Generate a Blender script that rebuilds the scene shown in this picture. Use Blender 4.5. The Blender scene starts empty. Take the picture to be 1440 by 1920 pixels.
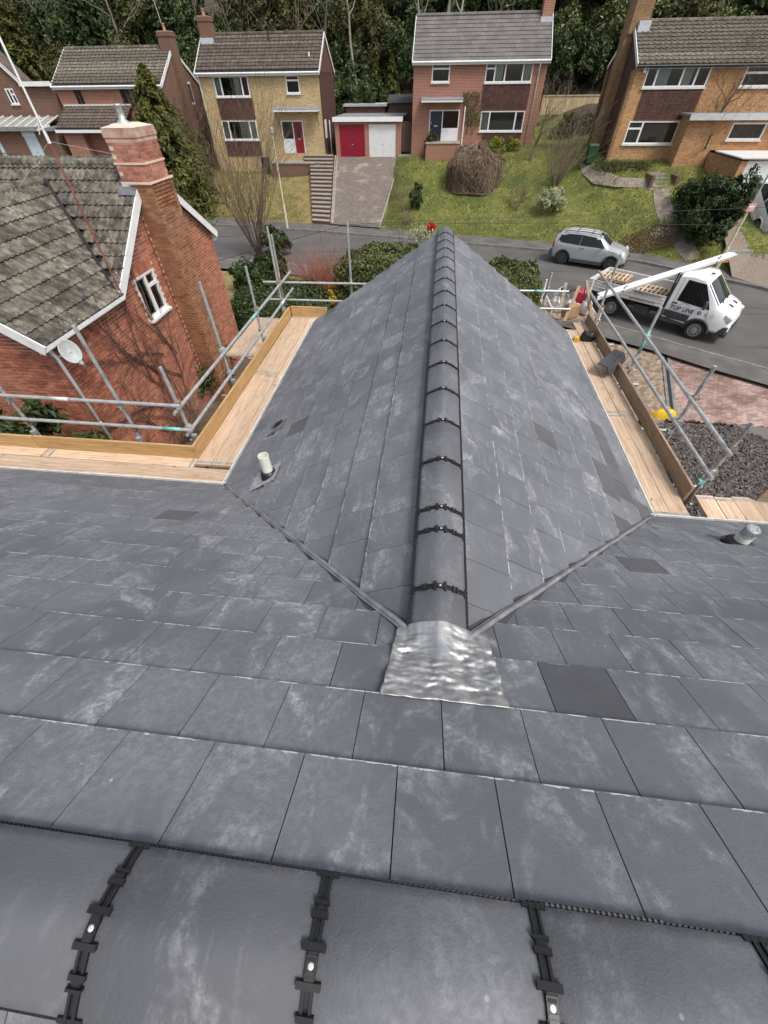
import bpy, bmesh, math, random
from mathutils import Vector, Matrix, noise as mnoise
import numpy as np
random.seed(7); RNG = np.random.default_rng(7)
S = bpy.context.scene
COL = S.collection
# ---------------------------------------------------------------- camera (phone held above the ridge)
F_PX, PITCH, YAW, ROLL = 723.356, 0.84295, 0.12010, -0.01340
CAM = Vector((-0.1141, 0.0352, 1.2879))
def _cam_axes():
    cp, sp = math.cos(PITCH), math.sin(PITCH)
    r, f, u = Vector((1, 0, 0)), Vector((0, cp, -sp)), Vector((0, sp, cp))
    c, s = math.cos(ROLL), math.sin(ROLL)
    r, u = c*r+s*u, c*u-s*r
    Z = Matrix.Rotation(YAW, 3, 'Z')
    return Z@r, Z@u, Z@f
CR, CU, CF = _cam_axes()
cd = bpy.data.cameras.new('camera'); cam = bpy.data.objects.new('camera', cd); COL.objects.link(cam)
cd.sensor_fit = 'VERTICAL'; cd.sensor_height = 24; cd.sensor_width = 24; cd.lens = 24*F_PX/1920
cd.clip_start = 0.02; cd.clip_end = 600
M = Matrix((CR, CU, -CF)).transposed().to_4x4(); M.translation = CAM; cam.matrix_world = M
S.camera = cam
# ---------------------------------------------------------------- sky, sun, exposure
SUN_EL, SUN_AZ = math.radians(56), math.radians(130)      # azimuth clockwise from +Y: behind and right of the camera
w = bpy.data.worlds.new('World'); S.world = w; w.use_nodes = True
nt = w.node_tree; bg = nt.nodes['Background']
sky = nt.nodes.new('ShaderNodeTexSky'); sky.sky_type = 'NISHITA'; sky.sun_disc = False
sky.sun_elevation = SUN_EL; sky.sun_rotation = SUN_AZ; sky.air_density = 1.0; sky.dust_density = 4.0; sky.ozone_density = 1.0
hs = nt.nodes.new('ShaderNodeHueSaturation'); hs.inputs['Saturation'].default_value = .45      # thin bright cloud
nt.links.new(sky.outputs[0], hs.inputs['Color']); nt.links.new(hs.outputs[0], bg.inputs[0]); bg.inputs[1].default_value = 0.14
sl = bpy.data.lights.new('sun', 'SUN'); sun = bpy.data.objects.new('sun', sl); COL.objects.link(sun)
sl.energy = 1.5; sl.angle = math.radians(15); sl.color = (1, .95, .88)
sd = Vector((math.sin(SUN_AZ)*math.cos(SUN_EL), math.cos(SUN_AZ)*math.cos(SUN_EL), math.sin(SUN_EL)))
sun.rotation_euler = sd.to_track_quat('Z', 'Y').to_euler(); sun.location = sd*30
S.view_settings.view_transform = 'Standard'; S.view_settings.look = 'None'
S.view_settings.exposure = 0.55; S.view_settings.gamma = 1; S.view_settings.use_curve_mapping = False
S.render.engine = 'CYCLES'
# ---------------------------------------------------------------- placing helpers (a sight line meets a real plane)
def ray(x, y): return CF+CR*((x-720)/F_PX)+CU*((960-y)/F_PX)
def hitZ(x, y, z): d = ray(x, y); return CAM+d*((z-CAM.z)/d.z)
def hitY(x, y, Y): d = ray(x, y); return CAM+d*((Y-CAM.y)/d.y)
def hitX(x, y, X): d = ray(x, y); return CAM+d*((X-CAM.x)/d.x)
def V(*a): return Vector(a)
def lerp(a, b, t): return a+(b-a)*t
def smooth(t): t = max(0, min(1, t)); return t*t*(3-2*t)
def rnd(a, b): return random.uniform(a, b)
# ---------------------------------------------------------------- object helpers
WT = {}                                   # world offset of an object's frame
def _props(o, label=None, cat=None, group=None, kind=None):
    if label: o['label'] = label
    if cat: o['category'] = cat
    if group: o['group'] = group
    if kind: o['kind'] = kind
    return o
def thing(name, label, cat, loc=(0, 0, 0), group=None, rotz=0, kind=None):
    o = bpy.data.objects.new(name, None); COL.objects.link(o)
    o.location = loc; o.rotation_euler = (0, 0, rotz); o.empty_display_size = .2
    WT[o.as_pointer()] = Vector(loc)
    return _props(o, label, cat, group, kind)
def link(name, me, parent=None, local=False, mw=None):
    o = bpy.data.objects.new(name, me); COL.objects.link(o)
    if parent is not None:
        o.parent = parent
        if not local:
            off = WT.get(parent.as_pointer())
            if off is not None: o.matrix_parent_inverse = Matrix.Translation(-off)
    if mw is not None: o.matrix_basis = mw
    return o
def copy_tree(o, parent=None):
    c = o.copy(); COL.objects.link(c)
    if parent is not None: c.parent = parent
    for ch in list(o.children): copy_tree(ch, c)
    return c
class MB:
    def __init__(s): s.v = []; s.f = []; s.m = []; s.uv = []
    def add(s, vs, fs, mi=0, uv=None):
        b = len(s.v); s.v += [tuple(p) for p in vs]; s.f += [tuple(i+b for i in f) for f in fs]; s.m += [mi]*len(fs)
        s.uv += list(uv) if uv is not None else [(0, 0)]*len(vs)
        return s
    def box(s, x0, x1, y0, y1, z0, z1, mi=0):
        vs = [(x, y, z) for z in (z0, z1) for y in (y0, y1) for x in (x0, x1)]
        return s.add(vs, [(0, 2, 3, 1), (4, 5, 7, 6), (0, 1, 5, 4), (2, 6, 7, 3), (0, 4, 6, 2), (1, 3, 7, 5)], mi)
    def obox(s, c, a, b, n, mi=0):           # centre and three half vectors
        c, a, b, n = Vector(c), Vector(a), Vector(b), Vector(n)
        vs = [c+a*i+b*j+n*k for k in (-1, 1) for j in (-1, 1) for i in (-1, 1)]
        return s.add(vs, [(0, 2, 3, 1), (4, 5, 7, 6), (0, 1, 5, 4), (2, 6, 7, 3), (0, 4, 6, 2), (1, 3, 7, 5)], mi)
    def bar(s, p, q, w, h, up=(0, 0, 1), mi=0):
        p, q = Vector(p), Vector(q); d = q-p; a = d.normalized(); sd_ = a.cross(Vector(up))
        if sd_.length < 1e-5: sd_ = Vector((1, 0, 0))
        sd_.normalize(); u = sd_.cross(a)
        return s.obox((p+q)/2, d/2, sd_*w/2, u*h/2, mi)
    def tube(s, pts, r, n=8, cap=True, mi=0):
        pts = [Vector(p) for p in pts]; k = len(pts)
        rr = list(r) if hasattr(r, '__len__') else [r]*k
        prev = None; vs = []
        for i, p in enumerate(pts):
            d = (pts[min(i+1, k-1)]-pts[max(i-1, 0)]).normalized()
            if prev is None: a = d.orthogonal().normalized()
            else:
                a = prev-d*prev.dot(d)
                a = a.normalized() if a.length > 1e-6 else d.orthogonal().normalized()
            prev = a; b = d.cross(a)
            vs += [p+(a*math.cos(2*math.pi*j/n)+b*math.sin(2*math.pi*j/n))*rr[i] for j in range(n)]
        fs = [(i*n+j, i*n+(j+1) % n, (i+1)*n+(j+1) % n, (i+1)*n+j) for i in range(k-1) for j in range(n)]
        if cap: fs += [tuple(range(n-1, -1, -1)), tuple((k-1)*n+j for j in range(n))]
        return s.add(vs, fs, mi)
    def lathe(s, c, prof, n=16, axis=(0, 0, 1), mi=0):    # prof: list of (radius, height)
        c = Vector(c); ax = Vector(axis).normalized(); a = ax.orthogonal().normalized(); b = ax.cross(a)
        vs = [c+ax*h+(a*math.cos(2*math.pi*j/n)+b*math.sin(2*math.pi*j/n))*r for r, h in prof for j in range(n)]
        k = len(prof)
        fs = [(i*n+j, i*n+(j+1) % n, (i+1)*n+(j+1) % n, (i+1)*n+j) for i in range(k-1) for j in range(n)]
        fs += [tuple(range(n-1, -1, -1)), tuple((k-1)*n+j for j in range(n))]
        return s.add(vs, fs, mi)
    def prism(s, poly, vec, mi=0):
        n = len(poly); poly = [Vector(p) for p in poly]; vec = Vector(vec)
        return s.add(poly+[p+vec for p in poly], [tuple(range(n-1, -1, -1)), tuple(range(n, 2*n))]+[(i, (i+1) % n, n+(i+1) % n, n+i) for i in range(n)], mi)
    def grid(s, rows, mi=0, closed=False):
        n = len(rows[0]); vs = [p for r in rows for p in r]
        fs = [(i*n+j, i*n+j+1, (i+1)*n+j+1, (i+1)*n+j) for i in range(len(rows)-1) for j in range(n-1)]
        if closed: fs += [(i*n+n-1, i*n, (i+1)*n, (i+1)*n+n-1) for i in range(len(rows)-1)]
        return s.add(vs, fs, mi)
    def mesh(s, name, mat, sm=False, fix=True):
        me = bpy.data.meshes.new(name); me.from_pydata(s.v, [], s.f)
        for m in (mat if isinstance(mat, (list, tuple)) else [mat]): me.materials.append(m)
        if isinstance(mat, (list, tuple)): me.polygons.foreach_set('material_index', s.m)
        if any(u != (0, 0) for u in s.uv):
            uvl = me.uv_layers.new(name='UVMap'); idx = np.empty(len(me.loops), dtype=np.int32); me.loops.foreach_get('vertex_index', idx)
            uvl.data.foreach_set('uv', np.array(s.uv, dtype=np.float32)[idx].ravel())
        if fix and len(s.f) < 60000:
            bm = bmesh.new(); bm.from_mesh(me); bmesh.ops.recalc_face_normals(bm, faces=bm.faces); bm.to_mesh(me); bm.free()
        if sm: me.polygons.foreach_set('use_smooth', [True]*len(me.polygons))
        me.update(); return me
    def build(s, name, mat, parent=None, sm=False, local=False, label=None, cat=None, group=None, kind=None, fix=True):
        o = link(name, s.mesh(name, mat, sm, fix), parent, local)
        return _props(o, label, cat, group, kind)
def sharp(o, ang=35):
    me = o.data; bm = bmesh.new(); bm.from_mesh(me)
    for e in bm.edges:
        e.smooth = not (len(e.link_faces) == 2 and e.calc_face_angle(0) > math.radians(ang))
    bm.to_mesh(me); bm.free(); return o
def bevel(o, w_, seg=2):
    m = o.modifiers.new('bevel', 'BEVEL'); m.width = w_; m.segments = seg; m.limit_method = 'ANGLE'; m.angle_limit = math.radians(40); return o
# ---------------------------------------------------------------- materials
MATS = {}
class NT:
    def __init__(s, name):
        s.m = bpy.data.materials.new(name); s.m.use_nodes = True; s.t = s.m.node_tree; s.n = s.t.nodes
        s.p = s.n['Principled BSDF']; MATS[name] = s.m
    def new(s, t, **k):
        n = s.n.new('ShaderNode'+t)
        for a, b in k.items(): setattr(n, a, b)
        return n
    def put(s, sock, v):
        if hasattr(v, 'is_output') or hasattr(v, 'links'): s.t.links.new(v, sock)
        elif isinstance(v, (tuple, list)) and len(v) == 3 and sock.type == 'RGBA': sock.default_value = (*v, 1)
        else: sock.default_value = v
    def pos(s): return s.new('NewGeometry').outputs['Position']
    def island(s):
        a = s.new('NewGeometry').outputs['Random Per Island']; b = s.new('ObjectInfo').outputs['Random']
        return s.math('FRACT', s.math('ADD', a, b))
    def math(s, op, a, b=None, c=None, clamp=False):
        n = s.new('Math', operation=op, use_clamp=clamp)
        for i, v in enumerate((a, b, c)):
            if v is not None: s.put(n.inputs[i], v)
        return n.outputs[0]
    def vmath(s, op, a, b=None):
        n = s.new('VectorMath', operation=op); s.put(n.inputs[0], a)
        if b is not None: s.put(n.inputs[1], b)
        return n.outputs[0]
    def map(s, v, scale=(1, 1, 1), rot=(0, 0, 0), loc=(0, 0, 0)):
        n = s.new('Mapping'); s.put(n.inputs[0], v); n.inputs[1].default_value = loc; n.inputs[2].default_value = rot; n.inputs[3].default_value = scale
        return n.outputs[0]
    def noise(s, v, sc, det=4, rough=.55, dist=0):
        n = s.new('TexNoise'); s.put(n.inputs['Vector'], v); n.inputs['Scale'].default_value = sc; n.inputs['Detail'].default_value = det
        n.inputs['Roughness'].default_value = rough; n.inputs['Distortion'].default_value = dist; return n.outputs[0]
    def vor(s, v, sc, out=0, feat='F1'):
        n = s.new('TexVoronoi', feature=feat); s.put(n.inputs['Vector'], v); n.inputs['Scale'].default_value = sc; return n.outputs[out]
    def ramp(s, v, lo, hi): 
        n = s.new('MapRange', interpolation_type='SMOOTHSTEP'); s.put(n.inputs[0], v); n.inputs[1].default_value = lo; n.inputs[2].default_value = hi
        return n.outputs[0]
    def mix(s, f, a, b, bt='MIX'):
        n = s.new('Mix', data_type='RGBA', blend_type=bt); s.put(n.inputs[0], f); s.put(n.inputs[6], a); s.put(n.inputs[7], b); return n.outputs[2]
    def hsv(s, c, v=1, sat=1, h=.5):
        n = s.new('HueSaturation'); s.put(n.inputs['Color'], c); s.put(n.inputs['Value'], v); s.put(n.inputs['Saturation'], sat); s.put(n.inputs['Hue'], h); return n.outputs[0]
    def bump(s, h, st=.3, d=.01):
        n = s.new('Bump'); n.inputs['Strength'].default_value = st; n.inputs['Distance'].default_value = d; s.put(n.inputs['Height'], h)
        s.t.links.new(n.outputs[0], s.p.inputs['Normal']); return s
    def out(s, col, rough=.7, metal=0, spec=None):
        s.put(s.p.inputs['Base Color'], col); s.put(s.p.inputs['Roughness'], rough); s.put(s.p.inputs['Metallic'], metal)
        if spec is not None: s.put(s.p.inputs['Specular IOR Level'], spec)
        return s.m
def pm(name, c1, c2=None, sc=6, rough=.6, metal=0, bump=0, bsc=40, isl=0, spec=None, lo=.3, hi=.7, det=5, rot=None, stretch=(1, 1, 1)):
    """general surface: two tones mixed by noise, per piece value change, fine relief"""
    t = NT(name); p = t.pos()
    if stretch != (1, 1, 1): p = t.map(p, stretch)
    c = t.mix(t.ramp(t.noise(p, sc, det), lo, hi), c1, c2) if c2 else c1
    if isl: c = t.hsv(c, t.math('MULTIPLY_ADD', t.island(), 2*isl, 1-isl)) if c2 else t.hsv(t.mix(0., c1, c1), t.math('MULTIPLY_ADD', t.island(), 2*isl, 1-isl))
    r = t.math('MULTIPLY_ADD', t.noise(p, sc*2.3, 3), .2, rough-.1) if c2 else rough
    if bump: t.bump(t.noise(p, bsc, 5), bump, .01)
    return t.out(c, r, metal, spec)
def m_slate(name, base, chalk=1.0, rough=.56):
    t = NT(name); p = t.pos(); isl = t.island()
    off = t.new('CombineXYZ'); t.put(off.inputs[0], t.math('MULTIPLY', isl, 37)); t.put(off.inputs[1], t.math('MULTIPLY', isl, 91)); t.put(off.inputs[2], t.math('MULTIPLY', isl, 13))
    pi = t.vmath('ADD', p, off.outputs[0])
    c = t.mix(t.ramp(t.noise(p, 1.3, 4), .3, .7), [x*.9 for x in base], [x*1.12 for x in base])
    c = t.hsv(c, t.math('MULTIPLY_ADD', isl, .13, .935))
    # chalky bloom: broad scuffs, brushed streaks and fine crazing, stronger on some slates
    amt = t.math('POWER', t.math('FRACT', t.math('MULTIPLY', isl, 7.31)), 1.3)
    m1 = t.ramp(t.noise(t.map(pi, (1, .55, 1), (.3, .2, .7)), 4.2, 6, .66, 1.0), .46, .72)
    m2 = t.math('MULTIPLY', t.ramp(t.noise(t.map(pi, (9, 1.3, 3), (.2, .1, .5)), 3, 5, .6, .4), .53, .82), t.ramp(t.noise(pi, 3.0, 2), .45, .6))
    m3 = t.ramp(t.noise(p, 1.1, 3), .42, .68)
    fine = t.math('ADD', t.math('MULTIPLY', t.ramp(t.noise(pi, 34, 7, .78, .3), .36, .68), 1.15), .12)
    msk = t.math('MULTIPLY', t.math('MULTIPLY_ADD', m1, .62, t.math('MULTIPLY', m2, .5)), t.math('MULTIPLY_ADD', amt, .7, .3))
    msk = t.math('MULTIPLY', t.math('ADD', msk, t.math('MULTIPLY', m3, .16)), fine)
    spk = t.math('MULTIPLY', t.math('LESS_THAN', t.vor(p, 22), .10), t.ramp(t.noise(p, 2.3, 2), .60, .66))
    msk = t.math('ADD', msk, t.math('MULTIPLY', spk, .5))
    c = t.mix(t.math('MULTIPLY', msk, 1.35*chalk, clamp=True), c, (.42, .43, .455))
    # pale chipped drips on the cut tail edge
    uv = t.new('SeparateXYZ'); t.put(uv.inputs[0], t.new('UVMap').outputs[0])
    e = t.math('MULTIPLY', t.math('LESS_THAN', uv.outputs[1], t.math('MULTIPLY_ADD', t.noise(p, 30, 2), .014, -.002)), t.ramp(t.noise(p, 13, 3), .48, .56))
    c = t.mix(t.math('MULTIPLY', e, .8*min(1, chalk+.2)), c, (.55, .56, .57))
    t.bump(t.math('ADD', t.noise(p, 26, 6, .6), t.math('MULTIPLY', t.noise(p, 190, 3), .55)), .26, .01)
    return t.out(c, t.math('MULTIPLY_ADD', msk, .25, rough), 0, .32)
def m_brick(name, cols, mortar, bw=.225, bh=.075, ms=.012, rough=.85, var=.5, stain=None):
    """brick coursing for walls too far off to pick bricks apart; walls run along X or Y"""
    t = NT(name); g = t.new('SeparateXYZ'); t.put(g.inputs[0], t.pos())
    cb = t.new('CombineXYZ'); t.put(cb.inputs[0], t.math('ADD', g.outputs[0], g.outputs[1])); t.put(cb.inputs[1], g.outputs[2])
    b = t.new('TexBrick'); t.put(b.inputs['Vector'], cb.outputs[0]); t.put(b.inputs['Color1'], (0, 0, 0)); t.put(b.inputs['Color2'], (1, 1, 1)); t.put(b.inputs['Mortar'], (.5, .5, .5))
    for k, v in (('Scale', 1), ('Mortar Size', ms), ('Mortar Smooth', .2), ('Bias', 0), ('Brick Width', bw), ('Row Height', bh)): b.inputs[k].default_value = v
    n1 = t.noise(cb.outputs[0], 3.5, 4)
    c = t.mix(t.math('MULTIPLY_ADD', n1, var, t.math('MULTIPLY', b.outputs[0], .6)), cols[0], cols[1])
    c = t.mix(t.ramp(t.noise(cb.outputs[0], 9, 3), .5, .7), c, cols[2])
    c = t.hsv(c, t.math('MULTIPLY_ADD', t.noise(t.pos(), 1.1, 5, .6), .7, .65))
    if stain: c = t.mix(t.ramp(t.noise(t.pos(), .55, 4), .48, .72), c, stain)
    c = t.mix(b.outputs[1], c, mortar)
    t.bump(t.math('SUBTRACT', 1, b.outputs[1]), .5, .008)
    return t.out(c, rough)
def m_leaf(name, c1, c2, rough=.5, tr=.25):
    t = NT(name); i = t.island()
    c = t.mix(i, c1, c2)
    c = t.hsv(c, t.math('MULTIPLY_ADD', t.noise(t.pos(), 1.3, 3), .9, .55))
    d = t.new('BsdfTranslucent'); t.put(d.inputs[0], c); mx = t.new('MixShader'); mx.inputs[0].default_value = tr
    t.out(c, rough, 0, .35); t.t.links.new(t.p.outputs[0], mx.inputs[1]); t.t.links.new(d.outputs[0], mx.inputs[2])
    t.t.links.new(mx.outputs[0], t.n['Material Output'].inputs[0]); return t.m
def m_glass(name, tint=(.8, .85, .85), op=.25):
    t = NT(name); tr = t.new('BsdfTransparent'); t.put(tr.inputs[0], tint); gl = t.new('BsdfGlossy'); gl.inputs['Roughness'].default_value = .03
    fr = t.new('Fresnel'); fr.inputs[0].default_value = 1.5; mx = t.new('MixShader')
    t.put(mx.inputs[0], t.math('ADD', fr.outputs[0], op*.3, clamp=True)); t.t.links.new(tr.outputs[0], mx.inputs[1]); t.t.links.new(gl.outputs[0], mx.inputs[2])
    t.t.links.new(mx.outputs[0], t.n['Material Output'].inputs[0]); return t.m
SLATE = m_slate('slate', (.128, .134, .148))
SLATE_NEW = m_slate('slate_clean', (.092, .094, .103), .12)
RIDGE = m_slate('ridge_concrete', (.104, .108, .119), .6, .74)
BLACK = pm('black_plastic', (.012, .012, .013), rough=.42)
DARK = pm('dark_felt', (.015, .015, .016), rough=.9)
STEEL_SCREW = pm('screw_steel', (.72, .72, .70), rough=.3, metal=.6)
LEAD = pm('lead_sheet', (.36, .365, .37), (.66, .645, .62), 6, .46, .80, .10, 40, stretch=(3, 1, 1))
WHITE = pm('white_upvc', (.78, .79, .79), (.70, .71, .71), 5, .35)
WHITE_OLD = pm('white_paint_worn', (.70, .70, .68), (.55, .55, .52), 9, .5, bump=.1)
GALV = pm('galvanised_steel', (.40, .42, .42), (.56, .58, .58), 14, .42, .55, .15, 60)
GALV_OLD = pm('weathered_galvanised_steel', (.24, .25, .24), (.46, .47, .46), 9, .55, .35, .25, 70)
TEAL = pm('teal_band_paint', (.10, .42, .40), (.25, .50, .48), 20, .5)
RUST = pm('rusty_steel', (.20, .11, .07), (.34, .30, .26), 18, .7, .3)
def m_timber(name, c1, c2, dark, rough=.85):
    """sawn board: long grain, knots and ground in dirt, running along each board"""
    t = NT(name); i = t.island(); o = t.new('CombineXYZ'); t.put(o.inputs[0], t.math('MULTIPLY', i, 71)); t.put(o.inputs[1], t.math('MULTIPLY', i, 133))
    uv = t.vmath('ADD', t.new('UVMap').outputs[0], o.outputs[0]); g1 = t.noise(t.map(uv, (1.1, 26, 1)), 1.6, 6, .65, .5)
    c = t.mix(t.ramp(g1, .3, .7), c1, c2); c = t.mix(t.math('MULTIPLY', t.ramp(t.noise(t.map(uv, (2.2, 5, 1)), 1.7, 5, .6), .52, .72), .55), c, dark)
    c = t.mix(t.math('LESS_THAN', t.vor(t.map(uv, (1.6, 4.5, 1)), 1.3), .07), c, [x*.45 for x in c1]); c = t.hsv(c, t.math('MULTIPLY_ADD', i, .34, .82))
    t.bump(g1, .35, .01); return t.out(c, rough)
TIMBER = m_timber('scaffold_board_timber', (.44, .30, .20), (.64, .49, .355), (.30, .20, .13))
TIMBER_Y = m_timber('new_toe_board_timber', (.40, .235, .095), (.58, .385, .17), (.30, .17, .07))
TIMBER_G = m_timber('grey_toe_board_timber', (.21, .15, .10), (.35, .26, .18), (.13, .09, .06))
# ================================================================ our house: slate roofs, ridge, valleys, saddle
TH = math.radians(33.05); CT, ST, TT = math.cos(TH), math.sin(TH), math.tan(TH)
XC, HW, YV, LW = 0.043, 2.561, 0.721, 8.39
ZR = -YV*TT; ZE = ZR-HW*TT; YC = YV+HW
CW, G0, TN, SLT = 0.295, 0.304, 0.024, 0.021
class Slope:
    def __init__(s, O, A, D): s.O, s.A, s.D = Vector(O), Vector(A), Vector(D); s.N = s.A.cross(s.D).normalized()
    def p(s, a, d, h=0): return s.O+s.A*a+s.D*d+s.N*h
    def mat(s, a, d, h=0, tilt=0, yaw=0):
        m = Matrix((s.A, s.D, s.N)).transposed().to_4x4(); m.translation = s.p(a, d, h)
        return m@Matrix.Rotation(yaw, 4, 'Z')@Matrix.Rotation(tilt, 4, 'X')
MAIN = Slope((0, 0, 0), (1, 0, 0), (0, CT, -ST))
WL = Slope((XC, 0, ZR), (0, 1, 0), (-CT, 0, -ST))
WR = Slope((XC, 0, ZR), (0, -1, 0), (CT, 0, -ST))
YAX = -0.147                                             # main ridge axis
BACK = Slope((0, 2*YAX, 0), (-1, 0, 0), (0, -CT, -ST))
def clip(poly, a, b, c):                                 # keep a*x+b*y<=c
    out = []
    for i in range(len(poly)):
        p, q = poly[i], poly[(i+1) % len(poly)]
        fp, fq = a*p[0]+b*p[1]-c, a*q[0]+b*q[1]-c
        if fp <= 0: out.append(p)
        if fp*fq < 0: t = fp/(fp-fq); out.append((p[0]+(q[0]-p[0])*t, p[1]+(q[1]-p[1])*t))
    return out
GAP = .0035
TILT = -TN/G0
def slate_verts(poly, slope=None, s_tail=0, a_off=0, h0=0, tilt=0):
    """prism of a slate outline in (a, s); top face rises to TN at the tail"""
    tops, bots, uv = [], [], []
    for a, s_ in poly:
        h = TN*(1-(s_tail-s_)/G0)+h0
        tops.append((a, s_, h)); bots.append((a, s_, h-SLT)); uv.append((a-a_off+.5, max(.0005, s_tail-s_)))
    n = len(poly)
    fs = [tuple(range(n)), tuple(range(2*n-1, n-1, -1))]+[(i, n+i, n+(i+1) % n, (i+1) % n) for i in range(n)]
    # small worn arris on the tail
    return tops+bots, fs, uv+uv
_full = MB(); hw_ = CW/2-GAP/2
_full.add(*(lambda r: (r[0], r[1], 0, r[2]))(slate_verts([(-hw_, 0), (-hw_, -G0-.05), (hw_, -G0-.05), (hw_, 0)], s_tail=0)))
SL_MESH = _full.mesh('slate', SLATE); SL_NEW = SL_MESH.copy(); SL_NEW.materials[0] = SLATE_NEW
house = thing('house', 'house under the camera with new grey slate roof and projecting gable wing', 'house', (0, 3.0, -6.25))
roofm = None
pieces = []            # (image size, kind, data)
def cam_d(p): return (Vector(p)-CAM).length
def lay(slope, rows, a0, a1, clipper, dark=(), head0=None):
    """rows: list of (tail distance, joint offset); clipper(poly)-> list of polygons"""
    for k, (st, off) in enumerate(rows):
        i0 = math.floor((a0-off)/CW)-1; i1 = math.ceil((a1-off)/CW)+1
        for i in range(i0, i1):
            l, r = off+i*CW+GAP/2, off+(i+1)*CW-GAP/2
            hd = st-G0-.05
            if k == 0 and head0 is not None: hd = head0
            rect = [(l, st), (l, hd), (r, hd), (r, st)]
            res = clipper(rect, a0, a1)
            for poly in res:
                if len(poly) < 3: continue
                full = (len(poly) == 4 and all(abs(poly[j][0]-rect[j][0])+abs(poly[j][1]-rect[j][1]) < 1e-6 for j in range(4)) and not (k == 0 and head0 is not None))
                ar = abs(sum(poly[j][0]*poly[(j+1) % len(poly)][1]-poly[(j+1) % len(poly)][0]*poly[j][1] for j in range(len(poly))))/2
                if ar < .0015: continue
                cx = sum(p[0] for p in poly)/len(poly); cs = sum(p[1] for p in poly)/len(poly)
                dk = any(abs((l+r)/2-da) < CW*.55 and abs(k-dr) < .5 for da, dr in dark)
                pieces.append((cam_d(slope.p(cx, cs)), slope, poly, st, (l+r)/2, full, dk))
def clip_main(rect, a0, a1):
    g = .016
    rect = clip(clip(rect, -1, 0, -a0), 1, 0, a1)
    inside = [(x, s) for x, s in rect if abs(x-XC)+YV-s*CT < g]
    if not inside: return [rect]
    L = clip(clip(rect, 1, 0, XC), 1, CT, XC+YV-g)
    R_ = clip(clip(rect, -1, 0, -XC), -1, CT, -XC+YV-g)
    return [p for p in (L, R_) if len(p) >= 3]
def clip_wl(rect, a0, a1): return [clip(clip(clip(rect, -1, 0, -a0), 1, 0, a1), -1, CT, -(YV+.016))]
def clip_wr(rect, a0, a1): return [clip(clip(clip(rect, -1, 0, -a0), 1, 0, a1), 1, CT, -(YV+.016))]
def clip_plain(rect, a0, a1): return [clip(clip(rect, -1, 0, -a0), 1, 0, a1)]
S1, X0 = .280, -1.287
rows_m = [(S1+G0*k, X0+(CW/2 if k % 2 else 0)) for k in range(13)]
rows_m[12] = (YC/CT+.02, rows_m[12][1])
GW = (HW/CT+.02-.521)/8
rows_l = [(.521+GW*k, (.13 if k % 2 else .13+CW/2)) for k in range(9)]
rows_r = [(.521+GW*k, (-.05 if k % 2 else -.05+CW/2)) for k in range(9)]
def find(slope, rows, x, y):                             # which slate a sight line meets
    d = ray(x, y); t = (slope.O-CAM).dot(slope.N)/d.dot(slope.N); p = CAM+d*t-slope.O
    a, s_ = p.dot(slope.A), p.dot(slope.D)
    for k, (st, off) in enumerate(rows):
        if s_ <= st: i = math.floor((a-off)/CW); return (off+(i+.5)*CW, k)
dk_m = [find(MAIN, rows_m, *p) for p in ((1095, 1300), (1200, 1062), (275, 912), (330, 968), (120, 890))]
dk_l = [find(WL, rows_l, *p) for p in ((575, 795), (622, 585), (570, 805))]
dk_r = [find(WR, rows_r, *p) for p in ((1010, 825), (1110, 805), (1135, 838), (1150, 870), (1165, 905), (1150, 890), (1130, 880), (1145, 918), (1180, 940), (1160, 980), (1195, 955))]
lay(MAIN, rows_m, -7.4, 6.4, clip_main, dk_m, head0=-.05)
lay(WL, rows_l, YV, LW, clip_wl, dk_l, head0=.10)
lay(WR, rows_r, -LW, -YV, clip_wr, dk_r, head0=.10)
rows_b = [(.02+.30*k+.27, X0+.1+(CW/2 if k % 2 else 0)) for k in range(5)]
lay(BACK, rows_b, -6.4, 7.4, clip_plain, head0=-.03)
# substrate decks, walls and eaves
mr = MB()
def deck(slope, poly, h=-.03, t=.05):
    mr.prism([slope.p(a, s, h-t) for a, s in poly], slope.N*t)
e_ = YC/CT
deck(MAIN, [(-7.4, -.12), (-7.4, e_-.02), (XC-HW, e_-.02), (XC, YV/CT), (XC, -.12)])
deck(MAIN, [(XC, -.12), (XC, YV/CT), (XC+HW, e_-.02), (6.4, e_-.02), (6.4, -.12)])
deck(WL, [(YV, 0), (YC, HW/CT), (LW-.02, HW/CT-.02), (LW-.02, 0)])
deck(WR, [(-YV, 0), (-LW+.02, 0), (-LW+.02, HW/CT-.02), (-YC, HW/CT)])
deck(BACK, [(-6.4, -.12), (-6.4, e_-.02), (7.4, e_-.02), (7.4, -.12)])
roof = mr.build('roof_deck', DARK, house)
for nm, sl_ in (('main_roof', MAIN), ('wing_roof', WL)):
    pass
pieces.sort(key=lambda t: t[0])
vis = []
rest = MB()
def in_frame(p):
    d = Vector(p)-CAM; z = d.dot(CF)
    if z < .05: return False
    x, y = 720+F_PX*d.dot(CR)/z, 960-F_PX*d.dot(CU)/z
    return -60 < x < 1500 and -60 < y < 1985
cnt = 0
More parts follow.
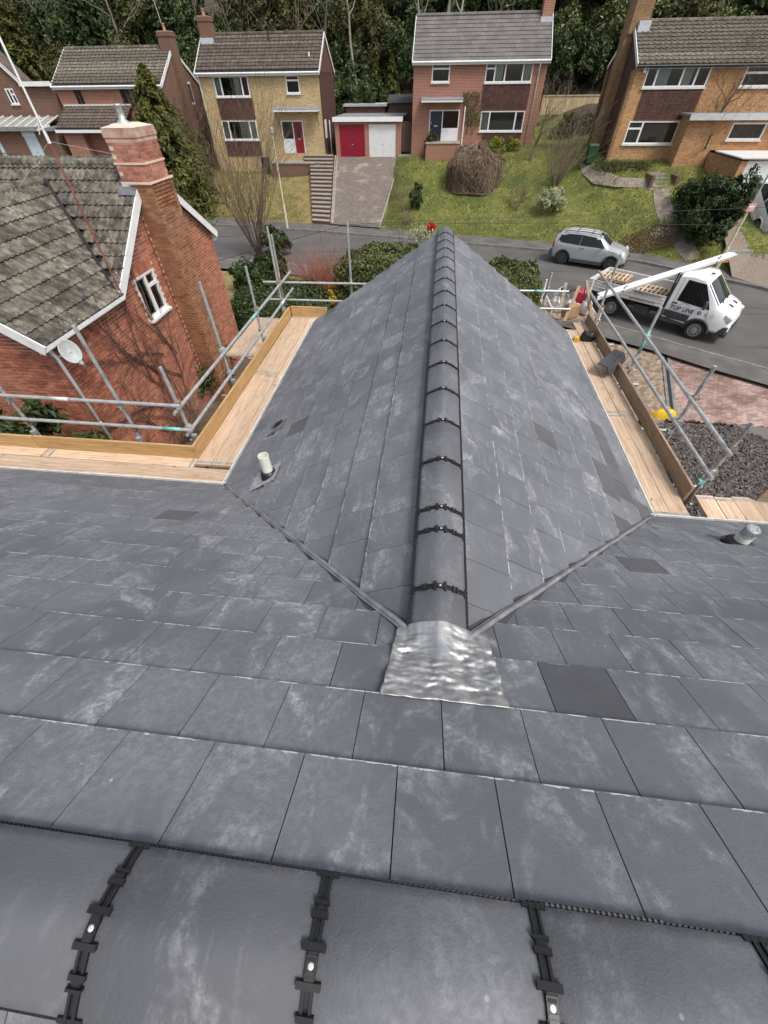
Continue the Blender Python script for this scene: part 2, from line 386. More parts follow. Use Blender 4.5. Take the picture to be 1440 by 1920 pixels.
for dist, sl_, poly, st, am, full, dk in pieces:
    cx = sum(p[0] for p in poly)/len(poly); cs = sum(p[1] for p in poly)/len(poly)
    if cnt < 300 and in_frame(sl_.p(cx, cs)) and sl_ is not BACK or (sl_ is WR and dk) or (sl_ is WL and dk):
        cnt += 1
        jt = rnd(-.0018, .0018)
        if full: link('slate', SL_NEW if dk else SL_MESH, roof, mw=sl_.mat(am, st, rnd(0, .0015), jt, rnd(-.003, .003)))
        else:
            mb = MB(); vs, fs, uv = slate_verts(poly, s_tail=st, a_off=am)
            mb.add([sl_.p(*v) for v in vs], fs, 0, uv); mb.build('slate', SLATE_NEW if dk else SLATE, roof)
    else:
        jt = rnd(0, .0015)
        vs, fs, uv = slate_verts(poly, s_tail=st, a_off=am, h0=jt)
        rest.add([sl_.p(*v) for v in vs], fs, 0, uv)
rest.build('far_slates', SLATE, roof, kind='stuff')
wm = MB()
BR_OWN = m_brick('own_brickwork', ((.30, .10, .06), (.42, .17, .10), (.22, .08, .05)), (.45, .40, .34))
wm.box(XC-HW+.30, XC+HW-.30, YC-.5, LW-.25, -6.25, ZE-.05)
wm.box(-7.1, 6.1, 2*YAX-YC+.3, YC-.3, -6.25, ZE-.05)
wm.prism([(XC-HW+.3, LW-.27, ZE-.06), (XC+HW-.3, LW-.27, ZE-.06), (XC, LW-.27, ZR-.2)], (0, .02, 0))
wm.build('wall', BR_OWN, house)
# eaves: white gutters with a thin lip
for nm, p, q, nrm in (('eaves_gutter', (XC-HW-.03, YC+.02, ZE-.05), (XC-HW-.03, LW, ZE-.05), (-1, 0, 0)),
                      ('eaves_gutter', (XC+HW+.03, YC+.02, ZE-.05), (XC+HW+.03, LW, ZE-.05), (1, 0, 0)),
                      ('eaves_gutter', (-7.4, YC+.03, ZE-.05), (XC-HW, YC+.03, ZE-.05), (0, 1, 0)),
                      ('eaves_gutter', (XC+HW, YC+.03, ZE-.05), (6.4, YC+.03, ZE-.05), (0, 1, 0))):
    g = MB(); n = Vector(nrm); p, q = Vector(p), Vector(q)
    for dx, dz, tw, th_ in ((.05, 0.012, .012, .06), (.022, -.028, .055, .012), (-.012, 0.0, .012, .07)):
        g.bar(p+n*dx+V(0, 0, dz), q+n*dx+V(0, 0, dz), tw, th_)
    g.build(nm, WHITE_OLD, house)
# fascia of the wing gable (dry verge strip)
for sgn, sl_ in ((-1, WL), (1, WR)):
    g = MB(); a = LW if sgn < 0 else -LW
    p, q = sl_.p(a, .02, -.05), sl_.p(a, HW/CT, -.05)
    g.obox((p+q)/2+V(0, .012, 0), (q-p)/2, (0, .010, 0), sl_.N*.05)
    g.build('verge_trim', pm('grey_verge_plastic', (.10, .10, .11), rough=.5) if 'grey_verge_plastic' not in MATS else MATS['grey_verge_plastic'], house)
# ---- ridge tiles
RW, RE = .135, .045
def rh(d): return TT*(math.sqrt(RW**2+RE**2)-math.sqrt(d*d+RE**2))
PROF = [(-RW+2*RW*i/14) for i in range(15)]
def ridge_mesh(L):
    mb = MB(); rows = []
    for x, dz in ((0, -.004), (.004, 0), (L-.004, 0), (L, -.004)):
        rows.append([(x, d, rh(d)+dz) for d in PROF])
    mb.grid(rows)
    n = len(PROF); b = len(mb.v)
    mb.add([(x, d, rh(d)-.017) for x in (0, L) for d in PROF], [])
    fs = []
    for i in range(n-1):
        fs += [(b+i, b+n+i, b+n+i+1, b+i+1), (i, b+i, b+i+1, i+1), (3*n+i, 3*n+i+1, b+n+i+1, b+n+i)]
    fs += [(0, n, 2*n, 3*n, b+n, b), (n-1, b+n-1, b+2*n-1, 4*n-1, 3*n-1, 2*n-1)]
    mb.f += fs; mb.m += [0]*len(fs)
    mb.uv = [(v[0]+1.0, .5) for v in mb.v]
    return mb.mesh('ridge_tile', RIDGE, True)
def frame_at(d):                                        # tangent / normal of the profile
    e = .002; t = Vector((0, 2*e, rh(d+e)-rh(d-e))).normalized(); return t, Vector((0, -t.z, t.y))
def bar_on(mb, d, wx, wd, th_, x=0, lift=0, mi=0):
    t, n = frame_at(d); c = Vector((x, d, rh(d)))+n*(th_/2-.001+lift)
    mb.obox(c, (wx/2, 0, 0), t*wd/2, n*th_/2, mi)
def union_mesh():
    mb = MB(); n = 24
    for sx in (-.0085, .0085):                          # two rails of the joint strip
        for i in range(n):
            d = -RW+2*RW*(i+.5)/n; bar_on(mb, d, .006, 2*RW/n*1.25, .007, sx)
    for i in range(n):
        d = -RW+2*RW*(i+.5)/n; bar_on(mb, d, .014, 2*RW/n*1.25, .002)
    for s in (-1, 1):
        bar_on(mb, s*.024, .050, .012, .011); bar_on(mb, s*.068, .036, .011, .010); bar_on(mb, s*.085, .034, .006, .012)
        bar_on(mb, s*.012, .018, .014, .010); bar_on(mb, s*.076, .016, .022, .008)
        bar_on(mb, s*.133, .052, .010, .006)
    bar_on(mb, 0, .022, .03, .009)
    return mb.mesh('ridge_union', BLACK)
def screw_mesh():
    mb = MB(); mb.lathe((0, 0, rh(0)+.006), [(.0062, 0), (.0062, .0022), (.0045, .0038)], 14)
    mb.obox((0, 0, rh(0)+.0106), (.0035, 0, 0), (0, .0008, 0), (0, 0, .0004)); mb.obox((0, 0, rh(0)+.0106), (.0008, 0, 0), (0, .0035, 0), (0, 0, .0004))
    return mb.mesh('screw', STEEL_SCREW)
UM, SM_ = union_mesh(), screw_mesh()
RPM, RPW = .4725, .45
RM_A, RM_B, RM_C = ridge_mesh(RPM-.018), ridge_mesh(RPW-.018), ridge_mesh(.155)
def put_ridge(mesh, mw): link('ridge_tile', mesh, house, mw=Matrix.Translation(-WT[house.as_pointer()])@mw).matrix_parent_inverse = Matrix.Identity(4)
def put_union(mw):
    u = link('ridge_union', UM, house); u.matrix_parent_inverse = Matrix.Identity(4); u.matrix_basis = Matrix.Translation(-WT[house.as_pointer()])@mw
    s = link('screw', SM_, u); s.matrix_basis = Matrix.Rotation(rnd(0, 3), 4, 'Z')@Matrix.Identity(4)
for k in range(-14, 13):                                # main ridge along X
    x = -.725+RPM*k; j = rnd(-.0015, .0015)
    put_ridge(RM_A, Matrix.Translation((x+.009, YAX, .034+j))@Matrix.Rotation(rnd(-.003, .003), 4, 'Z'))
    put_union(Matrix.Translation((x, YAX, .034)))
RZ = ZR-RW*TT+.055
RY = Matrix.Rotation(math.pi/2, 4, 'Z')
wy = [LW-RPW*k for k in range(0, 16)]
for k in range(16):                                     # wing ridge along Y: from the gable end back
    y = LW-RPW*(k+1)
    if k == 15:
        put_ridge(RM_C, Matrix.Translation((XC, y+RPW-.155-.009, RZ))@RY); y2 = y+RPW-.173
        put_union(Matrix.Translation((XC, y2, RZ))@RY)
        put_ridge(ridge_mesh(.36), Matrix.Translation((XC, y2-.369, RZ))@RY); put_union(Matrix.Translation((XC, y2-.378, RZ))@RY)
        put_ridge(ridge_mesh(.29), Matrix.Translation((XC, y2-.675, RZ-.002))@RY)
        Y_END = y2-.675
    else:
        put_ridge(RM_B, Matrix.Translation((XC, y+.009, RZ+rnd(-.002, .002)))@RY)
        put_union(Matrix.Translation((XC, y, RZ))@RY)
# dry ridge rolls: ribbed black strip showing below the tile edges
for sgn in (-1, 1):
    g = MB(); y = YAX+sgn*(RW-.001)
    g.box(-7.3, 6.3, y-.006, y+.006, .012, .026)
    x = -2.2
    while x < 2.4: g.box(x, x+.006, y-.005, y+.005+(.003 if 0.2 < x < .5 or sgn < 0 else 0), .01, .030); x += .0125
    g.build('ridge_roll', BLACK, house)
    g = MB(); xx = XC+sgn*(RW+.006)
    wdt = .012 if sgn < 0 else .007
    g.box(xx-wdt, xx+wdt, Y_END+.06, LW-.01, RZ-.05, RZ-.006)
    yy = Y_END+.06
    while yy < 4: g.box(xx-wdt-.001, xx+wdt+.001, yy, yy+.012, RZ-.05, RZ-.003); yy += .027
    g.build('ridge_roll', BLACK, house)
g = MB(); g.prism([(XC+d, LW+.001, RZ+rh(d)-.003) for d in PROF], (0, .012, 0)); g.build('ridge_end_cap', BLACK, house)
# ---- valleys: dark trough with a rolled grey edge
VAL = pm('valley_lining', (.14, .145, .155), (.25, .255, .27), 7, .55)
for sgn in (-1, 1):
    p0, p1 = V(XC+sgn*.03, YV+.03, ZR+.0), V(XC+sgn*(HW+.02), YC+.02, ZE)
    d = (p1-p0).normalized(); side = d.cross(V(0, 0, 1)).normalized()
    g = MB(); up = V(0, 0, 1)
    tr = MB(); tr.bar(p0+up*.004, p1+up*.004, .09, .006); tr.build('valley_trough', pm('valley_base', (.055, .057, .062), rough=.7) if 'valley_base' not in MATS else MATS['valley_base'], house)
    pts = [p0+(p1-p0)*(i/14)+up*(.026+.003*math.sin(i*1.7))+side*(.003*math.sin(i*2.3)) for i in range(15)]
    g.tube([p+side*.004 for p in pts], .015, 10); g.tube([p-side*.014-up*.006 for p in pts], .007, 8)
    g.build('valley_lining', VAL, house, sm=True)
# ---- crumpled lead saddle where the wing ridge dies into the main slope
def ln(x, y, k): return math.sin(x*k+1.7*math.sin(y*k*.7))*math.cos(y*k*.8+1.3*math.sin(x*k*.6))
g = MB(); rows = []; NU, NV = 84, 84
for j in range(NV+1):
    v = j/NV; Y = .495+.40*v; row = []
    xl, xr = lerp(-.175, -.135, v)-.02, lerp(.285, .275, v)+.01
    for i in range(NU+1):
        u = i/NU; X = lerp(xl, xr, u); d = X-XC
        zm = -Y*TT+.036
        zw = RZ+.008+TT*(math.sqrt(RW**2+RE**2)-math.sqrt(d*d+RE**2*1.3))
        if abs(d) > RW: zw -= (abs(d)-RW)*1.2
        k = .035; z = max(zm, zw)+k*math.exp(-abs(zm-zw)/k)*.6
        flat = smooth((abs(zm-zw))/.03)
        crest = math.exp(-(d/.05)**2)*smooth((Y-.62)/.12)
        am = .016*(1-crest*.92)*min(1, 4*v+.35)*min(1, 2.2*(1-v)+.2)
        z += am*(mnoise.fractal(Vector((X*9+3, Y*17, 1.7)), .9, 2.1, 4)*1.0-abs(mnoise.noise(Vector((X*15+Y*5, Y*28, 5.1))))*1.0)
        z += .007*math.exp(-((Y-.60)/.012)**2)*smooth((.12-abs(d-.0))/.05)
        row.append((X+.004*mnoise.noise(Vector((u*3, v*9, 2.))), Y+.010*mnoise.noise(Vector((u*5, v*2, 8.))), z))
    rows.append(row)
g.grid(rows); sad = g.build('lead_saddle', LEAD, house, sm=True)
m_ = sad.modifiers.new('thick', 'SOLIDIFY'); m_.thickness = .003
# ---- roof furniture: slate vent, soil pipes
def on_slope(slope, x, y, h=0):
    d = ray(x, y); t = (slope.O-CAM).dot(slope.N)/d.dot(slope.N); p = CAM+d*t-slope.O
    return p.dot(slope.A), p.dot(slope.D)
PIPE = pm('cream_plastic_pipe', (.74, .75, .66), (.66, .67, .60), 12, .4)
def soil_pipe(base, h, r, label):
    t = thing('vent_pipe', label, 'vent pipe', base, 'vent pipes through the slates')
    g = MB(); b = Vector(base)
    g.lathe(b, [(r, -.1), (r, h), (r*.88, h), (r*.88, h-.25)], 20); g.build('pipe', PIPE, t, sm=False)
    return t, b
a, s_ = on_slope(WL, 508, 893); p = WL.p(a, s_, .03)
t, b = soil_pipe(p, .27, .056, 'open white plastic vent pipe near the left eaves of the gable wing')
g = MB(); g.lathe(b, [(.105, -.07), (.085, .03), (.062, .065)], 20, axis=(WL.N*.35+V(0, 0, 1))); g.build('collar', BLACK, t, sm=True)
g = MB(); sl_ = WL; fs = []
rows = [[sl_.p(a+.30*(u-.5), s_+.40*(v-.35), .030+.004*ln(u*.3, v*.3, 70)) for u in [i/20 for i in range(21)]] for v in [j/20 for j in range(21)]]
g.grid(rows); g.build('lead_slate', pm('dull_lead', (.26, .265, .28), (.42, .425, .43), 16, .6, .2, .3, 30), t, sm=True)
a, s_ = on_slope(MAIN, 1385, 1022); p = MAIN.p(a, s_, .03)
t = thing('vent_pipe', 'stubby white flue with slotted metal cowl on the right hand slates', 'vent pipe', p, 'vent pipes through the slates')
g = MB(); ax = V(0, 0.05, 1); g.lathe(p, [(.062, -.05), (.062, .11)], 20, axis=ax); g.build('pipe', PIPE, t)
g = MB(); g.lathe(p, [(.14, -.035), (.10, .015), (.066, .03)], 20, axis=MAIN.N*.4+V(0, 0, 1)); g.build('collar', BLACK, t, sm=True)
g = MB(); q = p+ax.normalized()*.11
for i in range(14):
    an = 2*math.pi*i/14; c_ = q+V(math.cos(an)*.055, math.sin(an)*.055, .04); g.obox(c_, (-math.sin(an)*.007, math.cos(an)*.007, 0), (math.cos(an)*.003, math.sin(an)*.003, 0), (0, 0, .04))
g.lathe(q, [(.064, -.005), (.064, .008)], 20); g.lathe(q+V(0, 0, .08), [(.06, 0), (.05, .012)], 20)
for i in range(6):
    an = 2*math.pi*i/6; g.lathe(q+V(math.cos(an)*.034, math.sin(an)*.034, .0925), [(.010, 0), (.010, .004)], 8)
g.build('cowl', GALV, t)
a, s_ = on_slope(WL, 521, 803)
t = thing('slate_vent', 'dark plastic in-line slate vent on the left slope of the wing', 'roof vent', WL.p(a, s_, .02))
def slab(sl, a0, a1, s0, s1, h0, h1, mi=0): return [sl.p(x, y, z) for z in (h0, h1) for y in (s0, s1) for x in (a0, a1)]
BOXF = [(0, 2, 3, 1), (4, 5, 7, 6), (0, 1, 5, 4), (2, 6, 7, 3), (0, 4, 6, 2), (1, 3, 7, 5)]
g = MB(); g.add(slab(WL, a-.13, a+.13, s_-.15, s_+.15, .021, .032), BOXF); g.build('vent_tile', SLATE_NEW, t)
g = MB(); g.add(slab(WL, a-.02, a+.11, s_-.08, s_+.06, .030, .037), BOXF)
for i in range(6): g.add(slab(WL, a-.015, a+.105, s_-.07+.02*i, s_-.062+.02*i, .037, .040), BOXF)
g.build('grille', BLACK, t)
# ================================================================ ground, road, pavements
GZ = hitY(1480, 398, 31.5).z-.02                        # level of the garage drive at the right
def z_far(X, Y):
    """far side of the street: garden banks rising from the pavement to the houses, then the wooded hill"""
    yb = back_of_pavement(X); yh, zh = house_line(X)
    if Y <= yb: return -6.0
    if X > 15.4 and Y < 31.6: return lerp(-6.0, GZ, (Y-yb)/(31.6-yb))
    if -9.6 < X < -3.9 and Y < 44.6: return lerp(-6.0, -3.2, (Y-yb)/(44.3-yb)*.75+.25*smooth((Y-yb)/(44.3-yb)))-.12
    if Y < yh: return lerp(-6.0, zh, smooth((Y-yb)/(yh-yb))*.55+((Y-yb)/(yh-yb))*.45)
    d = Y-yh
    return zh+.13*max(0, min(d, 9)-5)*1.6+.33*max(0, d-9)
_K = [(-60, 39.5), (-30, 36.3), (-17.2, 34.6), (-8.6, 33.3), (2.9, 30.7), (8.2, 29.4), (11.8, 28.0), (16.8, 23.9), (22, 18.2), (27, 12)]     # far kerb line
def interp(tab, x):
    if x <= tab[0][0]: return tab[0][1]
    for (a, b), (c, d) in zip(tab, tab[1:]):
        if x <= c: return b+(d-b)*(x-a)/(c-a)
    return tab[-1][1]
def far_kerb(X): return interp(_K, X)
def back_of_pavement(X): return far_kerb(X)+interp([(-60, 1.9), (0, 1.8), (12, 1.9), (20, 2.2)], X)
_H = [(-60, 44, -3.6), (-21, 44, -4.1), (-19.8, 44, -4.1), (-10.2, 44, -4.0), (-9.7, 44, -3.3), (-4, 44, -3.15), (-2.6, 44, -2.95), (6.9, 44, -2.4), (9.0, 41, -2.2), (11, 37, -2.45), (18, 36.5, -2.5), (30, 33, -2.8)]
def house_line(X): return interp([(a, b) for a, b, c in _H], X), interp([(a, c) for a, b, c in _H], X)
GRASS = NT('lawn_grass'); _p = GRASS.pos()
_c = GRASS.mix(GRASS.ramp(GRASS.noise(_p, .55, 5), .3, .7), (.085, .110, .018), (.20, .205, .040))
_c = GRASS.mix(GRASS.ramp(GRASS.noise(_p, 7, 5, .7), .42, .68), _c, (.050, .066, .014))
_c = GRASS.mix(GRASS.math('MULTIPLY', GRASS.ramp(GRASS.noise(_p, 2.2, 4), .52, .74), .7), _c, (.245, .215, .07))
_g = GRASS.new('SeparateXYZ'); GRASS.put(_g.inputs[0], _p)
_c = GRASS.mix(GRASS.ramp(_g.outputs[0], -9.0, -9.6), _c, GRASS.mix(GRASS.ramp(GRASS.noise(_p, 1.6, 5), .35, .65), (.27, .20, .085), (.17, .15, .05)))
GRASS.bump(GRASS.noise(_p, 30, 4), .6, .05); GRASS = GRASS.out(_c, .9)
WOODFLOOR = pm('leaf_litter', (.035, .028, .018), (.06, .05, .028), 1.2, .95, bump=.5, bsc=6)
g = MB(); xs = sorted([-96+2.0*i for i in range(80)]+[-9.61, -9.59, -3.91, -3.89, -7, -5, 15.38, 15.42])
rows_g, rows_w = [], []
for r in range(16):
    rows_g.append([(x, lerp(back_of_pavement(x), house_line(x)[0]+11, r/15), z_far(x, lerp(back_of_pavement(x), house_line(x)[0]+11, r/15))+.05*math.sin(x*1.3+r)*(0 < r < 15)) for x in xs])
g.grid(rows_g); g.build('lawn', GRASS, kind='structure', sm=True)
g = MB()
for r in range(12):
    rows_w.append([(x, house_line(x)[0]+11+r*7, z_far(x, house_line(x)[0]+11+r*7)) for x in xs])
g.grid(rows_w); g.build('wooded_hill', WOODFLOOR, kind='structure', sm=True)
EARTH = pm('garden_soil', (.075, .055, .038), (.13, .10, .07), 3, .95, bump=.6, bsc=14)
g = MB(); g.grid([[(-150, -60, -6.3), (150, -60, -6.3)], [(-150, 40, -6.3), (150, 40, -6.3)], [(-150, 45, -9), (150, 45, -9)]]); g.build('ground', EARTH, kind='structure')
TAR = NT('asphalt'); _p = TAR.pos()
_c = TAR.mix(TAR.ramp(TAR.noise(_p, .5, 4), .3, .7), (.064, .061, .058), (.105, .10, .095)); _c = TAR.mix(TAR.math('MULTIPLY', TAR.noise(_p, 45, 3), .45), _c, (.14, .132, .126))
_c = TAR.mix(TAR.ramp(TAR.noise(TAR.map(_p, (.15, 1.2, 1), (0, 0, .3)), 1.3, 5), .55, .75), _c, (.040, .038, .036))
TAR.bump(TAR.noise(_p, 70, 3), .4, .01); TAR = TAR.out(_c, .85)
PAVE = pm('pavement_asphalt', (.085, .080, .075), (.14, .13, .12), 1.1, .88, bump=.3, bsc=50)
KERB = pm('kerb_concrete', (.15, .143, .132), (.23, .22, .20), 4, .85, bump=.2)
# near edge of the carriageway
_N = [(-60, 30.5), (-30, 28.4), (-17, 27.0), (-9, 26.0), (0, 23.0), (5.5, 20.2), (8.9, 18.0), (10.6, 16.6), (12.8, 15.1), (17, 10.5), (21, 4)]
def near_kerb(X): return interp(_N, X)
xs2 = [-60+1.5*i for i in range(60)]
g = MB(); g.grid([[(x, lerp(near_kerb(x), far_kerb(x), r/4), -6.13+.02*(1 if r == 2 else 0)) for x in xs2] for r in range(5)]); g.build('road', TAR, kind='structure', sm=True)
g = MB(); g.grid([[(x, lerp(far_kerb(x)+.12, back_of_pavement(x)+.25, r), -6.012) for x in xs2] for r in (0, 1)]); g.build('pavement', PAVE, kind='structure')
g = MB(); g.grid([[(x, lerp(near_kerb(x)-1.75, near_kerb(x)-.12, r), -6.05) for x in xs2] for r in (0, 1)]); g.build('near_pavement', PAVE, kind='structure')
for nm, fn, sg, z1 in (('kerb', far_kerb, 1, -6.0), ('near_kerb', near_kerb, -1, -6.04)):
    k = None
    par = thing(nm, None, None, (0, fn(0), -6.13), kind='structure')
    x = -40.0
    while x < 26:
        p, q = V(x, fn(x)+sg*.06, z1-.07), V(x+.9, fn(x+.9)+sg*.06, z1-.07)
        if in_frame(p) or in_frame(q):
            d = (q-p).normalized(); mb = MB(); mb.bar(p+d*.006, q-d*.006, .125, .14+rnd(-.004, .004)); mb.build('kerb_stone', KERB, par)
        x += .915
# near plot: drive of block pavers, dark chipping bed, path, grass strip
BLOCK = pm('block_paver', (.20, .145, .10), (.31, .235, .17), 4, .88, isl=.35, bump=.2)
BLOCK_P = pm('pink_paver', (.20, .125, .10), (.37, .26, .225), .9, .88, isl=.3, bump=.2)
SAND = pm('paver_joint_sand', (.085, .075, .06), (.12, .105, .085), 6, .95)
CHIP = pm('slate_chippings', (.055, .046, .042), (.15, .13, .12), 9, .85, isl=.5)
def in_poly(x, y, P_):
    c = False
    for i in range(len(P_)):
        (x0, y0), (x1, y1) = P_[i], P_[i-1]
        if (y0 > y) != (y1 > y) and x < (x1-x0)*(y-y0)/(y1-y0)+x0: c = not c
    return c
def zz(pts, z): return [(hitZ(x, y, z).x, hitZ(x, y, z).y) for x, y in pts]
ZD = -6.18
def sheet(name, poly, z, mat, th=.0):
    mb = MB(); mb.prism([(x, y, z-.06) for x, y in poly], (0, 0, .06)); return mb.build(name, mat, kind='structure')
drive = zz([(1132, 640), (1170, 622), (1440, 702), (1500, 720), (1500, 830), (1235, 782), (1175, 735)], ZD)
drive_l = zz([(1110, 690), (1128, 640), (1240, 660), (1255, 782), (1230, 800), (1180, 780)], ZD)
pink = zz([(1250, 655), (1300, 662), (1470, 706), (1500, 716), (1500, 835), (1440, 800), (1265, 785)], ZD)
def pavers(name, poly, mat, ang, z=ZD):
    st = sheet(name, poly, z-.012, SAND); mb = MB(); xs_ = [p[0] for p in poly]; ys_ = [p[1] for p in poly]
    ca, sa = math.cos(ang), math.sin(ang); cx, cy = sum(xs_)/len(xs_), sum(ys_)/len(ys_); R_ = 12; j = 0; v = -R_
    while v < R_:
        u = -R_+(.105 if j % 2 else 0)
        while u < R_:
            x, y = cx+ca*u-sa*v, cy+sa*u+ca*v
            if in_poly(x, y, poly):
                h = z+rnd(-.004, .003); mb.obox((x, y, h-.02), (ca*.0985, sa*.0985, 0), (-sa*.0475, ca*.0475, 0), (0, 0, .02))
            u += .205
        v += .102; j += 1
    mb.build('paver_blocks', mat, st, kind='stuff', fix=False)
pavers('brick_drive', drive_l, BLOCK, .9)
pavers('pink_block_paving', pink, BLOCK_P, .35)
_d = [hitZ(x, y, ZD+.01) for x, y in ((1246, 652), (1252, 715), (1262, 790))]; mb = MB(); mb.bar(_d[0], _d[2], .30, .03); mb.build('drain_channel', KERB, kind='structure')
mb = MB(); mb.bar(_d[0]+V(0, 0, .018), _d[2]+V(0, 0, .018), .10, .01); mb.build('drain_slot', BLACK, kind='structure')
bed = zz([(1232, 792), (1385, 800), (1500, 850), (1560, 990), (1300, 980), (1270, 930)], ZD)
sheet('chipping_bed_base', bed, ZD-.03, pm('dark_bed_soil', (.05, .042, .038), (.085, .072, .065), 5, .95))
path_ = zz([(1385, 800), (1400, 790), (1500, 800), (1520, 900), (1500, 850)], ZD); sheet('path_slabs', zz([(1372, 792), (1520, 800), (1560, 1000), (1470, 900)], ZD), ZD-.02, PAVE)
mb = MB(); bx = [p[0] for p in bed]; by = [p[1] for p in bed]; n = 0
while n < 9000:
    x, y = rnd(min(bx), max(bx)), rnd(min(by), max(by))
    if not in_poly(x, y, bed): continue
    n += 1; a = rnd(0, 6.28); s1_, s2_, s3_ = rnd(.02, .055), rnd(.012, .028), rnd(.004, .012); tl = rnd(-.5, .5); t2 = rnd(-.5, .5)
    A_ = V(math.cos(a), math.sin(a), tl).normalized(); B_ = V(-math.sin(a), math.cos(a), t2); B_ = (B_-A_*B_.dot(A_)).normalized()
    mb.obox((x, y, ZD-.015+rnd(0, .025)), A_*s1_, B_*s2_, A_.cross(B_)*s3_)
mb.build('slate_chippings', CHIP, kind='stuff', label='dark slate chippings filling the bed right of the scaffold', cat='chippings', fix=False)
sheet('grass_verge', [(-17, 17), (-5, 17), (-3, 22.5), (-9, 24.2), (-20, 25)], -6.12, GRASS)
# ================================================================ scaffolding
ZB = -2.45
def coupler(p, ax, parent):
    mb = MB(); p = Vector(p); a = Vector(ax).normalized()
    mb.lathe(p-a*.03, [(.040, 0), (.045, .008), (.045, .052), (.040, .06)], 10, axis=a)
    o = a.orthogonal().normalized(); b = a.cross(o)
    mb.obox(p+o*.045, a*.022, o*.018, b*.026); mb.tube([p+o*.04+b*.02, p+o*.04+b*.075], .008, 6); mb.tube([p-o*.035+b*.0, p-o*.07+b*.0], .007, 6)
    mb.obox(p+o*.04+b*.06, a*.013, o*.013, b*.009)
    mb.build('coupler', random.choice((GALV_OLD, GALV_OLD, RUST)), parent)
TR = .0242
def tube_part(name, p, q, parent, mat=None, bands=()):
    mb = MB(); mb.tube([p, q], TR, 12); o = mb.build(name, mat or GALV, parent, sm=True); sharp(o)
    for t0, t1, m_b in bands:
        mb = MB(); P_, Q_ = Vector(p), Vector(q); mb.tube([P_+(Q_-P_)*t0, P_+(Q_-P_)*t1], TR+.0012, 12); mb.build('paint_band', m_b, o, sm=True)
    return o
def board(name, p, q, w_, t_, parent, mat, up=(0, 0, 1)):
    p, q = Vector(p), Vector(q); mb = MB(); mb.bar(p, q, w_, t_, up); L_ = (q-p).length; wv = max(w_, t_); r_ = rnd(1, 40)
    mb.uv = [(r_+(L_ if i & 1 else 0), r_+(wv if (i & 2 if w_ > t_ else i & 4) else 0)) for i in range(8)]; o = mb.build(name, mat, parent)
    return o
def board_bands(o, p, q, w_, parent):
    d = (Vector(q)-Vector(p)).normalized()
    for e in (Vector(p)+d*.05, Vector(q)-d*.05):
        mb = MB(); mb.bar(e-d*.018, e+d*.018, w_+.004, .0425); mb.build('end_band', GALV_OLD, o)
XS = -3.5
scl = thing('scaffold', 'steel tube scaffold with pale timber boards along the left eaves', 'scaffolding', (XS, 6.5, -6.3))
# standards (tall posts)
for x, y, zt in ((XS, 4.36, -1.14), (XS, 5.95, -.66), (XS, 7.66, -.94), (XS, 9.15, -.66), (-4.26, 4.25, -.60), (-5.95, 4.25, -1.5), (-7.3, 4.25, -1.2)):
    tube_part('standard', (x, y, -6.28), (x+rnd(-.01, .01), y, zt), scl, GALV if zt > -1.3 and x == XS else GALV_OLD)
    for z in (-1.68, -2.07): coupler((x, y+.0, z), (0, 1, 0) if x == XS else (1, 0, 0), scl)
    mb = MB(); mb.obox((x+(.03 if x == XS else 0), y-(0 if x == XS else .03), ZB+.22), (.035, 0, 0), (0, .035, 0), (0, 0, .03)); mb.build('toe_board_clip', GALV, scl)
xr = XS+.05
tube_part('guard_rail', (xr, 4.15, -1.70), (xr, 9.95, -1.70), scl, GALV, [(.54, .60, TEAL)])
tube_part('guard_rail', (xr, 4.2, -2.09), (xr, 9.95, -2.05), scl, GALV, [(.83, .87, WHITE_OLD)])
tube_part('guard_rail', (-8.2, 4.2, -1.58), (-3.35, 4.2, -1.60), scl, GALV, [(.62, .67, WHITE_OLD)])
tube_part('guard_rail', (-8.2, 4.2, -1.97), (-3.33, 4.2, -1.99), scl, GALV, [(.91, .965, TEAL)])
tube_part('guard_rail', (-4.0, 9.55, -1.80), (-1.2, 9.55, -1.78), scl)
tube_part('guard_rail', (-4.0, 9.55, -2.17), (-1.6, 9.55, -2.16), scl)
p_ = hitY(655, 480, 9.62); tube_part('standard', (p_.x, 9.62, -6.28), (p_.x-.0, 9.62, hitY(650, 415, 9.62).z), scl)
for z in (-1.79, -2.16): coupler((p_.x, 9.6, z), (1, 0, 0), scl)
tube_part('standard', (-3.62, 9.62, -6.28), (-3.62, 9.62, -.9), scl, GALV_OLD)
for y in (4.6, 5.9, 7.3, 8.8): tube_part('transom', (-3.75, y, ZB-.055), (-2.35, y, ZB-.055), scl, GALV_OLD)
for x in (-7.3, -5.95, -4.6): tube_part('transom', (x, 4.45, ZB-.055), (x, 3.0, ZB-.055), scl, GALV_OLD)
def run_boards(parent, base, along, across, n, lens, mat, w_=.222, gap=.008):
    base, along, across = Vector(base), Vector(along), Vector(across)
    for i in range(n):
        s0 = lens[i % len(lens)][0]
        for s1_ in lens[i % len(lens)][1:]:
            p = base+across*((w_+gap)*(i+.5))+along*(s0+.004); q = base+across*((w_+gap)*(i+.5))+along*(s1_-.004)
            z = V(0, 0, rnd(-.003, .003)); o = board('board', p+z, q+z, w_, .038, parent, mat); s0 = s1_
            board_bands(o, p+z, q+z, w_, parent)
run_boards(scl, (-3.36, 3.98, ZB), (0, 1, 0), (1, 0, 0), 3, [(0, 2.65, 5.3), (0, 2.60, 5.3), (.0, 2.3, 5.3)], TIMBER)
run_boards(scl, (-8.3, 3.22, ZB-.002), (1, 0, 0), (0, 1, 0), 4, [(0, 2.1, 5.7), (0, 3.3, 5.72), (0, 1.9, 5.71), (0, 2.6, 4.93)], TIMBER)
